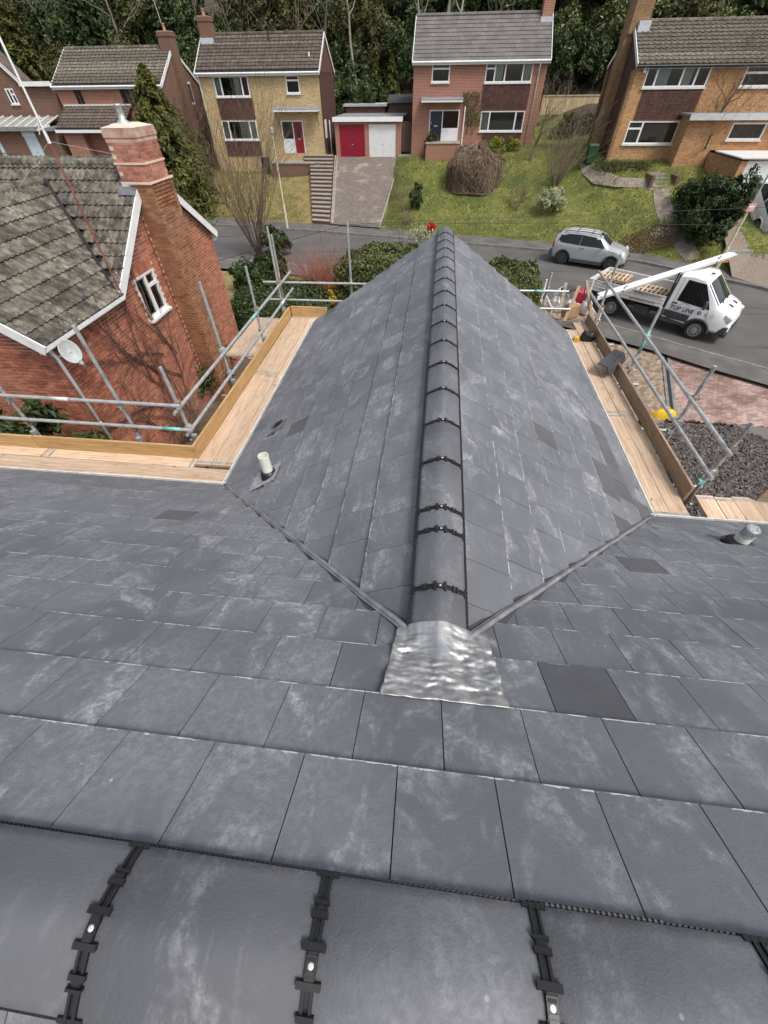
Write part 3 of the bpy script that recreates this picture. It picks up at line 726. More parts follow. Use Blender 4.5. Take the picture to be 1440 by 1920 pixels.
run_boards(scl, (-4.25, 7.35, ZB-.04), (0, 1, 0), (1, 0, 0), 3, [(0, 1.9)], TIMBER)
board('toe_board', (-3.38, 4.13, ZB+.125), (-3.38, 6.9, ZB+.125), .034, .222, scl, TIMBER_Y)
board('toe_board', (-3.385, 6.86, ZB+.127), (-3.385, 9.25, ZB+.127), .034, .222, scl, TIMBER_Y)
board('toe_board', (-8.3, 4.11, ZB+.125), (-5.9, 4.11, ZB+.125), .034, .222, scl, TIMBER_Y)
board('toe_board', (-5.88, 4.115, ZB+.127), (-3.36, 4.115, ZB+.127), .034, .222, scl, TIMBER_Y)
board('toe_board', (-3.36, 9.30, ZB+.125), (-2.5, 9.30, ZB+.125), .034, .222, scl, TIMBER_Y)
XT = 3.6
scr = thing('scaffold', 'steel tube scaffold with boarded walkway along the right eaves above the drive', 'scaffolding', (XT, 6.5, -6.3))
for x, y, zt, m_s in ((XT, 4.12, -1.33, GALV_OLD), (XT, 5.2, -1.22, GALV_OLD), (XT, 7.12, -1.22, GALV), (XT, 9.5, -1.15, GALV)):
    o = tube_part('standard', (x, y, -6.28), (x, y, zt), scr, m_s, [(.85, .93, TEAL)] if y == 7.12 else ())
    for z in (-1.69, -2.07): coupler((x, y, z), (0, 1, 0), scr)
    mb = MB(); mb.obox((x-.03, y, ZB+.2), (.035, 0, 0), (0, .03, 0), (0, 0, .03)); mb.build('toe_board_clip', GALV_OLD if y > 4.2 else TEAL, scr)
tube_part('guard_rail', (XT-.05, 4.0, -1.71), (XT-.05, 10.2, -1.60), scr)
tube_part('guard_rail', (XT-.05, 3.98, -2.08), (XT-.05, 10.6, -2.06), scr)
tube_part('guard_rail', (1.2, 9.6, -1.85), (2.85, 9.6, -1.83), scr, GALV, [(.55, .68, TEAL)])
tube_part('guard_rail', (1.2, 9.6, -2.2), (3.0, 9.6, -2.19), scr)
tube_part('standard', (2.42, 9.66, -6.28), (2.40, 9.66, -1.49), scr)
for z in (-1.84, -2.19): coupler((2.41, 9.63, z), (1, 0, 0), scr)
for y in (4.3, 5.6, 7.0, 8.6): tube_part('transom', (2.4, y, ZB-.055), (3.8, y, ZB-.055), scr, GALV_OLD)
run_boards(scr, (2.64, 3.62, ZB), (0, 1, 0), (1, 0, 0), 3, [(.3, 2.2, 5.4), (0, 2.25, 5.5), (0, 2.28, 5.9)], TIMBER, w_=.232)
board('toe_board', (3.40, 3.95, ZB+.125), (3.40, 5.55, ZB+.125), .034, .222, scr, TIMBER_G)
board('toe_board', (3.405, 5.56, ZB+.126), (3.405, 7.05, ZB+.126), .034, .222, scr, TIMBER_G)
board('toe_board', (3.40, 7.06, ZB+.125), (3.40, 9.5, ZB+.125), .034, .222, scr, TIMBER_G)
run_boards(scr, (3.56, 3.25, ZB+.01), (0, 1, 0), (1, 0, 0), 6, [(0, .80), (0, .78), (0, .81)], TIMBER)
board('toe_board', (4.30, 4.02, ZB+.15), (6.4, 4.02, ZB+.15), .034, .222, scr, TIMBER_G)
tube_part('transom', (3.5, 3.95, ZB-.06), (6.0, 3.95, ZB-.06), scr, GALV_OLD)
# ================================================================ neighbouring brick house (left)
def z_main(x, y): return NZR-abs(y-NYM)*NT_
TILE_OLD = NT('weathered_concrete_tile'); _t = TILE_OLD; _p = _t.pos()
_c = _t.mix(_t.ramp(_t.noise(_p, 5, 6, .65), .35, .65), (.048, .041, .033), (.165, .15, .122))
_c = _t.hsv(_c, _t.math('MULTIPLY_ADD', _t.island(), .7, .62))
_c = _t.mix(_t.math('MULTIPLY', _t.ramp(_t.noise(_p, 1.7, 4), .55, .72), .5), _c, (.105, .095, .035))
_c = _t.mix(_t.ramp(_t.math('ADD', _t.noise(_p, 17, 5, .7), _t.math('MULTIPLY', _t.noise(_p, 1.2, 2), .25)), .73, .84), _c, (.46, .44, .38))
_t.bump(_t.noise(_p, 45, 5), .6, .02); TILE_OLD = _t.out(_c, .92)
BRK = pm('red_brick', (.31, .100, .060), (.42, .165, .100), 5, .88, bump=.4, bsc=90, isl=.28)
BRK_Y = pm('mossy_red_brick', (.21, .082, .038), (.31, .145, .07), 5, .9, bump=.4, bsc=90, isl=.28)
BRK_P = pm('pale_red_brick', (.33, .10, .065), (.46, .21, .15), 5, .88, bump=.4, bsc=90, isl=.3)
BRK_PP = pm('bleached_brick', (.42, .22, .16), (.58, .44, .36), 5, .9, bump=.4, bsc=90, isl=.2)
MORT = pm('mortar', (.72, .57, .46), (.60, .46, .36), 8, .95)
XW, NZE, NY0, NY1 = -7.62, -2.05, 9.24, 14.94
NYM = (NY0+NY1)/2; NT_ = .70; NZR = NZE+(NYM-NY0)*NT_
WXR, WZR, WY0 = -10.0, -.31, 6.55; WT_ = (WZR-NZE)/2.5
nb = thing('brick_house', 'red brick house with lichen covered tile roof left of the scaffold', 'house', (-10, 10.5, -6.3))
def gable_top(y): return -2.18 if y < 9.45 else NZR-.22-abs(y-NYM)*NT_
CX0, CX1 = -7.80, -7.06
_a, _b, _t = hitX(270, 305, CX1), hitX(306, 296, CX1), hitX(257, 238, CX1)
CY0, CY1, ZT = _a.y, _b.y, _t.z; ZL = _a.z-.02
brick_list = []
def lay_bricks(fn, n, L, z0, topf, holes=(), mat=0, bw=.225, bh=.075, shift=0.):
    """fn(a, z) -> point on the wall face, n outward normal"""
    j = 0; z = z0; along = (fn(1, 0)-fn(0, 0)).normalized(); n = Vector(n)
    while z < 2:
        a = -(bw/2 if j % 2 else 0)+shift; any_ = False
        while a < L:
            c = a+bw/2; lo, hi = max(a, 0)+.0075, min(a+bw, L)-.0075
            if hi-lo > .03 and z+bh <= topf(c)+.05:
                any_ = True
                if not any(h[0] < c < h[1] and h[2] < z+bh/2 < h[3] for h in holes):
                    brick_list.append((fn((lo+hi)/2, z+bh/2), along*((hi-lo)/2), n, mat))
            a += bw
        z += bh; j += 1
        if not any_ and z > -2.2: break
WIN = [hitX(248, 523, XW), hitX(312, 578, XW), hitX(285, 503, XW), hitX(275, 605, XW)]
wy0, wy1 = WIN[0].y, WIN[2].y; wz1 = (WIN[0].z+WIN[2].z)/2; wz0 = (WIN[1].z+WIN[3].z)/2
g = MB()     # wall cores behind the bricks
HOLE = (wy0, wy1, wz0, wz1)
def core(y0, y1, z0, z1): g.box(XW-.25, XW-.004, y0, y1, z0, z1)
core(6.85, wy0, -6.3, -2.1); core(wy0, wy1, -6.3, wz0); core(wy1, 14.85, -6.3, -2.1)
if wz1 < -2.1: core(wy0, wy1, wz1, -2.1)
gp = [(XW-.25, 9.30, -2.1), (XW-.25, 14.88, -2.1), (XW-.25, NYM, NZR-.14)]
g.prism(gp, (.246, 0, 0))
g.box(-12.4, XW-.004, 6.854, 7.1, -6.3, -2.1); g.prism([(-12.4, 6.854, -2.1), (XW-.004, 6.854, -2.1), (WXR, 6.854, WZR-.1)], (0, .2, 0))
g.box(-22, XW-.26, 14.6, 14.85, -6.3, -2.1); g.box(-22, -12.4, 9.45, 9.7, -6.3, -2.1); g.box(-22.1, -21.9, 9.45, 14.85, -6.3, -2.1)
nbw = g.build('wall', MORT, nb)
lay_bricks(lambda a, z: V(XW, 6.85+a, z), (1, 0, 0), 8.0, -6.3, lambda a: gable_top(6.85+a), [(wy0-6.85, wy1-6.85, wz0, wz1+.22), (CY0+.0-6.85, CY1+.06-6.85, -7, 1)])
lay_bricks(lambda a, z: V(-12.4+a, 6.85, z), (0, -1, 0), 4.78, -6.3, lambda a: WZR-.15-abs(-12.4+a-WXR)*WT_)
# window head: soldier course
a = wy0-.02
while a < wy1+.0: brick_list.append((V(XW, a+.036, wz1+.112), V(0, .032, 0), V(1, 0, 0), 9)); a += .075
# chimney
chim = MB(); chim.box(CX0+.006, CX1-.006, CY0+.006, CY1-.006, -.9, ZT-.08); chim.box(XW-.2, CX1-.006, CY0-.03, CY1+.10, -6.3, ZL-.33)
chm = chim.build('chimney', MORT, nb)
lay_bricks(lambda a, z: V(CX1, CY0+a, z), (1, 0, 0), CY1-CY0, ZL-.33, lambda a: ZT-.14, mat=2)
lay_bricks(lambda a, z: V(CX0+a, CY0, z), (0, -1, 0), CX1-CX0, ZL-.66, lambda a: ZT-.14, mat=2, shift=.11)
lay_bricks(lambda a, z: V(CX1, CY0-.04+a, z), (1, 0, 0), CY1-CY0+.15, -6.3, lambda a: ZL-.38, mat=1)
lay_bricks(lambda a, z: V(XW+a, CY0-.04, z), (0, -1, 0), CX1-XW, -6.3, lambda a: ZL-.38, mat=1, shift=.05)
for z0, z1, e in ((ZT-.24, ZT-.16, .008), (ZT-.16, ZT-.08, .022), (ZT-.08, ZT, .010), (ZL-.02, ZL+.02, .02), (ZL-.37, ZL-.33, .03)):
    mb = MB(); mb.box(CX0-e if z0 > ZL-.1 else XW, CX1+e, CY0-e-(0 if z0 > ZL-.1 else .04), CY1+e+(0 if z0 > ZL-.1 else .11), z0, z1); mb.build('string_course', BRK_PP if z0 > ZT-.3 else MORT, chm)
mb = MB(); c0 = V((CX0+CX1)/2, (CY0+CY1)/2, ZT)
mb.add([(CX0-.01, CY0-.01, ZT), (CX1+.01, CY0-.01, ZT), (CX1+.01, CY1+.01, ZT), (CX0-.01, CY1+.01, ZT), c0+V(-.15, -.25, .06), c0+V(.15, -.25, .06), c0+V(.15, .25, .06), c0+V(-.15, .25, .06)],
       [(0, 1, 5, 4), (1, 2, 6, 5), (2, 3, 7, 6), (3, 0, 4, 7), (4, 5, 6, 7), (3, 2, 1, 0)]); mb.build('flaunching', pm('cement_flaunching', (.52, .46, .38), (.62, .55, .46), 8, .9), chm)
mb = MB(); mb.lathe(c0+V(0, -.1, .05), [(.16, 0), (.13, .03), (.075, .06), (.075, .27), (.085, .27), (.085, .31), (.06, .31)], 16); mb.build('flue_terminal', GALV, chm, sm=True)
mb = MB(); mb.box(CX0-.05, XW+.02, CY0-.30, CY0-.001, -.62, -.40); fl = mb
mb = MB(); mb.add([(CX0-.12, CY0-.20, z_main(0, CY0-.2)+.075), (XW+.16, CY0-.20, z_main(0, CY0-.2)+.075), (XW+.16, CY0-.016, z_main(0, CY0)+.085), (CX0-.12, CY0-.016, z_main(0, CY0)+.085)], [(0, 1, 2, 3)])
mb.add([(CX0-.05, CY0-.016, z_main(0, CY0)+.08), (XW+.16, CY0-.016, z_main(0, CY0)+.08), (XW+.16, CY0-.014, z_main(0, CY0)+.20), (CX0-.05, CY0-.014, z_main(0, CY0)+.20)], [(0, 1, 2, 3)]); mb.build('lead_flashing', pm('grey_lead_flashing', (.13, .135, .15), (.22, .225, .24), 8, .5, .4), chm)
brick_list.sort(key=lambda b: cam_d(b[0]))
rest_b = [MB(), MB(), MB()]; nbk = 0; bmesh_cache = {}
for c, h, n, m_b in brick_list:
    if nbk < 296 and m_b == 0 and in_frame(c) and c.z < -2.3 and c.y < 8.2 or m_b == 9:
        key = (round(h.length, 3), m_b); up = V(0, 0, 1)
        if key not in bmesh_cache:
            mb = MB(); hh = .108 if m_b == 9 else 0.0295
            mb.box(-h.length, h.length, -.02, .006, -hh, hh); bmesh_cache[key] = mb.mesh('brick', BRK)
        R_ = Matrix((h.normalized(), -n, up)).transposed().to_4x4(); R_.translation = c
        o = link('brick', bmesh_cache[key], nbw, mw=R_); nbk += 1
    else: rest_b[m_b].obox(c+n*(-.007), h, n*.013, (0, 0, 0.0295))
rest_b[0].build('brickwork', BRK, nbw, kind='stuff', fix=False)
rest_b[1].build('breast_brickwork', BRK_Y, chm, kind='stuff', fix=False); rest_b[2].build('stack_brickwork', BRK_P, chm, kind='stuff', fix=False)
# ---- roof tiles
def tile_profile(x): return .032*math.exp(-((x-.075)/.034)**2)+.032*math.exp(-((x-.225)/.034)**2)
def tile_mesh(w_=.30, g_=.348, nseg=14, lift=.034, name='roof_tile', mat=None):
    mb = MB(); xs_ = [w_*i/nseg for i in range(nseg+1)]
    top0 = [(x-w_/2, -g_-.02, tile_profile(x*.30/w_)) for x in xs_]; top1 = [(x-w_/2, 0, tile_profile(x*.30/w_)+lift) for x in xs_]; bot = [(x-w_/2, 0, tile_profile(x*.30/w_)+lift-.026) for x in xs_]
    mb.grid([top0, top1, bot]); return mb
TM_ = tile_mesh().mesh('roof_tile', TILE_OLD)
nc, ns = math.cos(math.atan(NT_)), math.sin(math.atan(NT_)); wc_, ws_ = math.cos(math.atan(WT_)), math.sin(math.atan(WT_))
NF = Slope((0, NYM, NZR), (-1, 0, 0), (0, -nc, -ns)); NB_ = Slope((0, NYM, NZR), (1, 0, 0), (0, nc, -ns))
NWR = Slope((WXR, 0, WZR), (0, -1, 0), (wc_, 0, -ws_)); NWL = Slope((WXR, 0, WZR), (0, 1, 0), (-wc_, 0, -ws_))
def z_main(x, y): return NZR-abs(y-NYM)*NT_
def z_wing(x, y): return WZR-abs(x-WXR)*WT_
mb = MB()
mb.prism([NF.p(7.46, 0, -.06), NF.p(22, 0, -.06), NF.p(22, 3.46, -.06), NF.p(7.46, 3.46, -.06)], NF.N*.045)
mb.prism([NB_.p(-22, 0, -.06), NB_.p(-7.46, 0, -.06), NB_.p(-7.46, 3.5, -.06), NB_.p(-22, 3.5, -.06)], NB_.N*.045)
mb.prism([NWR.p(-12.0, 0, -.06), NWR.p(-6.58, 0, -.06), NWR.p(-6.58, 3.05, -.06), NWR.p(-9.3, 3.05, -.06)], NWR.N*.045)
mb.prism([NWL.p(6.58, 0, -.06), NWL.p(12, 0, -.06), NWL.p(9.3, 3.05, -.06), NWL.p(6.58, 3.05, -.06)], NWL.N*.045)
nroof = mb.build('roof', DARK, nb)
tl = []
for sl_, a0, a1, Ls, cond in ((NF, 7.46, 17.5, 3.50, lambda p: z_main(p.x, p.y) > z_wing(p.x, p.y)-.03 if abs(p.x-WXR) < 2.6 else True), (NWR, -12.0, -6.56, 3.08, lambda p: z_wing(p.x, p.y) > z_main(p.x, p.y)-.03 or p.y < NY0)):
    for r in range(1, 13):
        s_ = Ls-.30*0-(11-r)*0; s_ = Ls+.045-.338*(12-r)
        if s_ < .10: continue
        if s_ > Ls+.06: break
        k = 0; a = a0+.15
        while a < a1:
            p = sl_.p(a, s_-.15)
            if cond(p): tl.append((cam_d(p), sl_, a, s_))
            a += .30
tl.sort(key=lambda t: t[0]); rt = MB(); nti = 0; tp = tile_mesh()
for d, sl_, a, s_ in tl:
    m4 = sl_.mat(a, s_, rnd(0, .006), rnd(-.012, .012), rnd(-.012, .012))
    if nti < 290 and in_frame(sl_.p(a, s_)): link('roof_tile', TM_, nroof, mw=m4); nti += 1
    else: rt.add([m4@Vector(v) for v in tp.v], tp.f)
rt.build('back_tiles', TILE_OLD, nroof, kind='stuff', fix=False)
x = -7.5
while x > -18:
    mb = MB(); mb.tube([(x, NYM, NZR-.01), (x-.43, NYM, NZR-.01)], .115, 12); mb.build('ridge_tile', TILE_OLD, nroof); x -= .45
y = WY0+.05
while y < 11.4:
    mb = MB(); mb.tube([(WXR, y, WZR-.02), (WXR, y+.43, WZR-.02)], .11, 12); mb.build('ridge_tile', TILE_OLD, nroof); y += .45
mb = MB(); mb.bar((-7.55, NY0+.0, NZE+.085), (WXR+.12, NYM-.50, WZR+.02), .07, .02); mb.build('valley', DARK, nroof)
# bargeboards, gutter, downpipe
def barge(p, q, w_, t_, parent, name='bargeboard', mat=None):
    mb = MB(); p, q = Vector(p), Vector(q); d = (q-p).normalized(); mb.bar(p, q, t_, w_, up=(0, 0, 1)); return mb.build(name, mat or WHITE, parent)
barge((-7.47, NY0+.02, NZE-.06), (-7.47, NYM, NZR-.06), .19, .03, nb); barge((-7.47, NY1+.05, NZE-.10), (-7.47, NYM, NZR-.06), .19, .03, nb)
barge((-7.42, WY0-.02, NZE-.10), (WXR, WY0-.02, WZR-.06), .20, .03, nb); barge((-12.6, WY0-.02, NZE-.10), (WXR, WY0-.02, WZR-.06), .20, .03, nb)
mb = MB(); mb.bar((-7.60, WY0, NZE-.10), (-7.60, NY0, NZE-.10), .03, .18); mb.build('fascia', WHITE, nb)
mb = MB()
for dx, dz, a_, b_ in ((0, 0, .012, .09), (.10, .0, .012, .07), (.05, -.045, .1, .012)): mb.bar((-7.50+dx, WY0-.03, NZE-.07+dz), (-7.50+dx, NY0+.02, NZE-.07+dz), a_, b_)
mb.build('gutter', WHITE, nb)
mb = MB(); mb.tube([(-7.49, WY0+.12, NZE-.08), (-7.50, WY0+.14, NZE-.22), (-7.54, WY0+.22, NZE-.36), (-7.54, WY0+.22, -6.2)], .036, 10); mb.lathe((-7.54, WY0+.22, -4.0), [(.042, 0), (.042, .06)], 10); mb.build('downpipe', WHITE, nb, sm=True)
mb = MB(); mb.box(XW-.05, XW+.06, NY1-.06, NY1+.08, NZE-.26, NZE-.05); mb.build('eaves_box', WHITE, nb)
# window in the gable wall
GLASS = m_glass('window_glass'); CURT = pm('net_curtain', (.78, .78, .74), (.86, .86, .82), 12, .9); GREENCURT = pm('pale_green_curtain', (.42, .47, .36), (.52, .56, .45), 9, .9)
def window_x(parent, X, y0, y1, z0, z1):
    fr = MB(); f = .055; d0, d1 = X-.08, X+.012
    fr.box(d0, d1, y0, y0+f, z0, z1); fr.box(d0, d1, y1-f, y1, z0, z1); fr.box(d0, d1, y0+f, y1-f, z1-f, z1); fr.box(d0, d1, y0+f, y1-f, z0, z0+f)
    ym = y0+(y1-y0)*.52; fr.box(d0, d1-.004, ym-.04, ym+.04, z0+f, z1-f); zt = z0+(z1-z0)*.68; fr.box(d0, d1-.004, ym+.04, y1-f, zt-.035, zt+.035)
    w_ = fr.build('window', WHITE, parent)
    for a, b, c, e in ((y0+f, ym-.04, z0+f, z1-f), (ym+.04, y1-f, z0+f, zt-.035), (ym+.04, y1-f, zt+.035, z1-f)):
        mb = MB(); mb.box(X-.05, X-.044, a, b, c, e); mb.build('pane', GLASS, w_)
    mb = MB(); mb.box(X-.04, X+.10, y0-.06, y1+.06, z0-.06, z0-.002); mb.build('sill', WHITE, w_)
    mb = MB(); n = 16; rows = [[(X-.16+.012*math.sin(i*2.1), lerp(ym-.02, y1-f, i/n), z) for i in range(n+1)] for z in (z0, z1)]; mb.grid(rows); mb.build('curtain', GREENCURT, w_)
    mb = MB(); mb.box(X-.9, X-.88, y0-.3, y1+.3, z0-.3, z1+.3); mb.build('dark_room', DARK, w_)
window_x(nb, XW, wy0, wy1, wz0, wz1)
# cable stapled down the wall beside the breast
mb = MB(); mb.tube([(XW+.01, CY0-.06, -.5), (XW+.012, CY0-.09, -1.6), (XW+.012, CY0-.07, -3.2), (XW+.012, CY0-.10, -5.4)], .008, 5); mb.build('wall_cable', BLACK, nb)
# satellite dish on the wall
dc = hitX(131, 660, XW+.42)
dish = thing('satellite_dish', 'grey oval satellite dish bracketed to the red brick wall', 'satellite dish', dc)
DGREY = pm('dish_grey', (.33, .35, .35), (.42, .44, .44), 6, .5)
ax = V(.75, -.50, .42).normalized(); o_ = ax.orthogonal().normalized(); u_ = (V(0, 0, 1)-ax*ax.z).normalized(); s_v = ax.cross(u_)
mb = MB(); rows = []
for r in (0, .25, .5, .75, .95, 1.0, 1.02): rows.append([dc+(s_v*math.cos(t)*.17+u_*math.sin(t)*.22)*r+ax*(.07*r*r-(.012 if r > 1 else 0)) for t in [2*math.pi*i/28 for i in range(28)]])
mb.grid(rows, closed=True); o = mb.build('reflector', DGREY, dish, sm=True); m_ = o.modifiers.new('t', 'SOLIDIFY'); m_.thickness = .006
lnb = dc-u_*.27+ax*.36
mb = MB(); mb.tube([dc-u_*.26, lnb], .013, 6); mb.build('feed_arm', DGREY, dish)
mb = MB(); mb.lathe(lnb, [(.03, -.06), (.035, 0), (.045, .05)], 10, axis=(dc-lnb)); mb.build('lnb', GALV_OLD, dish)
mb = MB(); mb.tube([dc-ax*.02, dc-ax*.12-u_*.05, V(XW, dc.y+.0, dc.z-.12)], .02, 8); mb.obox((XW+.012, dc.y, dc.z-.12), (.012, 0, 0), (0, .07, 0), (0, 0, .1)); mb.build('wall_bracket', GALV_OLD, dish)
# radio mast beside the wall with guy wires
mx, my = XW+.16, hitX(230, 556, XW+.16).y
def z_on(px_, py_): return hitY(px_, py_, my).z
mast = thing('radio_mast', 'tall thin guyed mast, white above rusty red, rising past the tile roof', 'mast', (mx, my, -6.3))
zc = hitY(104, 258, my).z
mb = MB(); mb.tube([(mx, my, -6.3), (mx, my, zc)], .021, 8); mb.build('lower_mast', pm('oxide_red_paint', (.16, .045, .035), (.26, .09, .07), 9, .7), mast)
mb = MB(); mb.tube([(mx, my, zc-.02), (mx, my, zc+4.2)], .019, 8); mb.build('upper_mast', WHITE, mast)
mb = MB(); mb.lathe((mx, my, zc-.08), [(.028, 0), (.028, .16)], 8)
mb.bar((mx-.12, my, zc+.10), (mx+.16, my, zc+.16), .02, .02); mb.bar((mx-.12, my, zc+.04), (mx+.02, my, zc+.30), .015, .015); mb.tube([(mx+.04, my, zc+.14), (mx+.10, my, zc+.24), (mx+.03, my, zc+.26)], .008, 5); mb.build('guy_bracket', WHITE, mast)
for q in ((mx-1.6, my+2.2, -.2), (mx-2.6, my+.2, -.9), (mx-.2, my+2.85, NZR+.1)):
    mb = MB(); mb.tube([(mx, my, zc-.05), q], .0035, 4); mb.build('guy_wire', pm('guy_cord', (.55, .56, .56), rough=.5) if 'guy_cord' not in MATS else MATS['guy_cord'], mast)
# bare climber fanned out on the wall
TWIG = pm('bare_climber_stems', (.075, .035, .025), (.13, .075, .05), 12, .9)
MINR = .0022
def walker(mb, p, d, r, n, step, wob, flat=None, kids=0, depth=0, grav=0.):
    pts, rr = [Vector(p)], [r]; p = Vector(p); d = Vector(d).normalized()
    for i in range(n):
        d = (d+V(rnd(-wob, wob), rnd(-wob, wob), rnd(-wob, wob)+grav)).normalized()
        if flat is not None: d.x *= .15; p.x = lerp(p.x, flat, .5)
        p = p+d*step; pts.append(p.copy()); rr.append(max(r*(1-.8*(i+1)/n), MINR))
        if kids and depth > 0 and i > 1 and random.random() < kids:
            walker(mb, p, d+V(rnd(-.9, .9), rnd(-.9, .9), rnd(-.3, .8)), rr[-1]*.7, max(3, int(n*.65)), step*.9, wob, flat, kids, depth-1, grav)
    mb.tube(pts, rr, 4 if r < .015 else 5, cap=False)
cl = thing('climbing_plant', 'leafless climber with dark red stems spread over the brick wall', 'climber', (XW+.1, 8.9, -6.3))
mb = MB()
for i in range(17): walker(mb, (XW+.06, 8.6+rnd(-.3, 1.9), -6.3+rnd(0, 2.6)), (0, rnd(-1.1, .7), rnd(.5, 1.2)), rnd(.016, .030), 16, .18, .36, XW+.06, .32, 2, .02)
mb.build('stems', TWIG, cl, fix=False)
# ================================================================ houses across the street
B_YEL = m_brick('buff_brick', ((.29, .185, .075), (.56, .42, .215), (.23, .14, .06)), (.40, .32, .20), var=.9)
B_RED = m_brick('orange_red_brick', ((.23, .070, .040), (.34, .120, .068), (.13, .048, .035)), (.44, .32, .25), ms=.011)
B_ORG = m_brick('mottled_orange_brick', ((.21, .085, .032), (.53, .28, .115), (.17, .068, .028)), (.36, .25, .15), var=1.0)
B_ORGD = m_brick('brown_pier_brick', ((.15, .075, .03), (.30, .17, .075), (.11, .055, .025)), (.24, .17, .10), var=.9)
B_BRN = m_brick('dark_brown_brick', ((.115, .050, .034), (.18, .085, .055), (.08, .04, .03)), (.20, .14, .10))
TILE_BR = pm('brown_roof_tile', (.070, .052, .042), (.125, .098, .080), 2.5, .9, isl=.25, bump=.3)
TILE_GY = pm('grey_brown_roof_tile', (.115, .103, .098), (.155, .142, .135), 1.5, .85, isl=.10)
TILE_LI = pm('lichen_roof_tile', (.060, .052, .040), (.17, .152, .118), 7, .92, isl=.35, bump=.3)
HUNG = pm('brown_hanging_tile', (.060, .026, .020), (.095, .042, .032), 3, .85, isl=.3)
DOOR_RED = pm('red_gloss_paint', (.25, .006, .022), (.21, .006, .02), 5, .4); DOOR_NAVY = pm('navy_door_paint', (.012, .016, .045), (.016, .02, .05), 5, .4)
GDOOR_W = pm('white_garage_paint', (.72, .73, .73), (.64, .65, .65), 4, .5); GDOOR_B = pm('pale_blue_garage_paint', (.50, .60, .64), (.56, .66, .69), 3, .5)
FELT = pm('grey_roof_felt', (.16, .165, .175), (.25, .255, .265), 2.5, .85); TEAK = pm('brown_stained_timber', (.07, .042, .032), (.11, .07, .05), 6, .8)
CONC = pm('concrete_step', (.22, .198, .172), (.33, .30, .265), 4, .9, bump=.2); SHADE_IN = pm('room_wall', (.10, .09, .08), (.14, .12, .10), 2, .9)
def holes_wall(mb, x0, x1, z0, z1, yf, th_, holes):
    xs_ = sorted({x0, x1, *[v for h in holes for v in h[:2]]}); zs_ = sorted({z0, z1, *[v for h in holes for v in h[2:4]]})
    for a, b in zip(xs_, xs_[1:]):
        for c, d in zip(zs_, zs_[1:]):
            mx_, mz_ = (a+b)/2, (c+d)/2
            if x0 <= mx_ <= x1 and z0 <= mz_ <= z1 and not any(h[0] < mx_ < h[1] and h[2] < mz_ < h[3] for h in holes): mb.box(a, b, yf, yf+th_, c, d)
def rect(x0, y0, x1, y1, Y):
    p, q = hitY(x0, y0, Y), hitY(x1, y1, Y); return p.x, q.x, q.z, p.z
def window_y(parent, yf, r, mull=(), trans=(), curtain=None, sill=True, fmat=None, f=.07):
    x0, x1, z0, z1 = r; mb = MB(); d0, d1 = yf-.015, yf+.07
    mb.box(x0, x0+f, d0, d1, z0, z1); mb.box(x1-f, x1, d0, d1, z0, z1); mb.box(x0+f, x1-f, d0, d1, z1-f, z1); mb.box(x0+f, x1-f, d0, d1, z0, z0+f)
    cuts = [x0+f]
    for m_ in mull: c = lerp(x0, x1, m_); mb.box(c-.05, c+.05, d0+.003, d1, z0+f, z1-f); cuts += [c-.05, c+.05]
    cuts.append(x1-f); cells = list(zip(cuts[::2], cuts[1::2])); panes = []
    for i, (a, b) in enumerate(cells):
        tz = dict(trans).get(i)
        if tz: c = lerp(z0, z1, tz); mb.box(a, b, d0+.003, d1, c-.045, c+.045); panes += [(a, b, z0+f, c-.045), (a, b, c+.045, z1-f)]
        else: panes.append((a, b, z0+f, z1-f))
    w_ = mb.build('window', fmat or WHITE, parent)
    for a, b, c, d in panes: p_ = MB(); p_.box(a, b, yf+.03, yf+.038, c, d); p_.build('pane', GLASS, w_)
    if sill: s_ = MB(); s_.box(x0-.06, x1+.06, yf-.09, yf+.02, z0-.08, z0-.003); s_.build('sill', WHITE_OLD if fmat is None else fmat, w_)
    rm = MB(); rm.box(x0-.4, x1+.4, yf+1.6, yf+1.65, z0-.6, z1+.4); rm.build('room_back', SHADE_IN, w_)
    for (a, b) in (curtain or ()):
        xa, xb = lerp(x0, x1, a), lerp(x0, x1, b); n = max(6, int((xb-xa)/.05)); c_ = MB()
        c_.grid([[(lerp(xa, xb, i/n), yf+.20+.025*math.sin(i*1.9), z) for i in range(n+1)] for z in (z0+.02, z1-.02)]); c_.build('curtain', CURT, w_)
    return w_
def door_y(parent, yf, r, mat, glass=None, handle=1):
    x0, x1, z0, z1 = r; mb = MB(); mb.box(x0, x1, yf, yf+.05, z0, z1); d = mb.build('door', mat, parent)
    if glass:
        a, b, c, e = glass; mb = MB(); mb.box(lerp(x0, x1, a), lerp(x0, x1, b), yf-.012, yf-.002, lerp(z0, z1, c), lerp(z0, z1, e)); mb.build('pane', pm('obscured_glass', (.035, .035, .035), (.06, .06, .06), 9, .2) if 'obscured_glass' not in MATS else MATS['obscured_glass'], d)
    mb = MB(); hx = x1-.1 if handle > 0 else x0+.1; mb.box(hx-.02, hx+.02, yf-.04, yf-.002, z0+.95, z0+1.1); mb.box(lerp(x0, x1, .35), lerp(x0, x1, .65), yf-.02, yf-.002, z0+.82, z0+.90); mb.build('door_furniture', GALV, d)
    return d
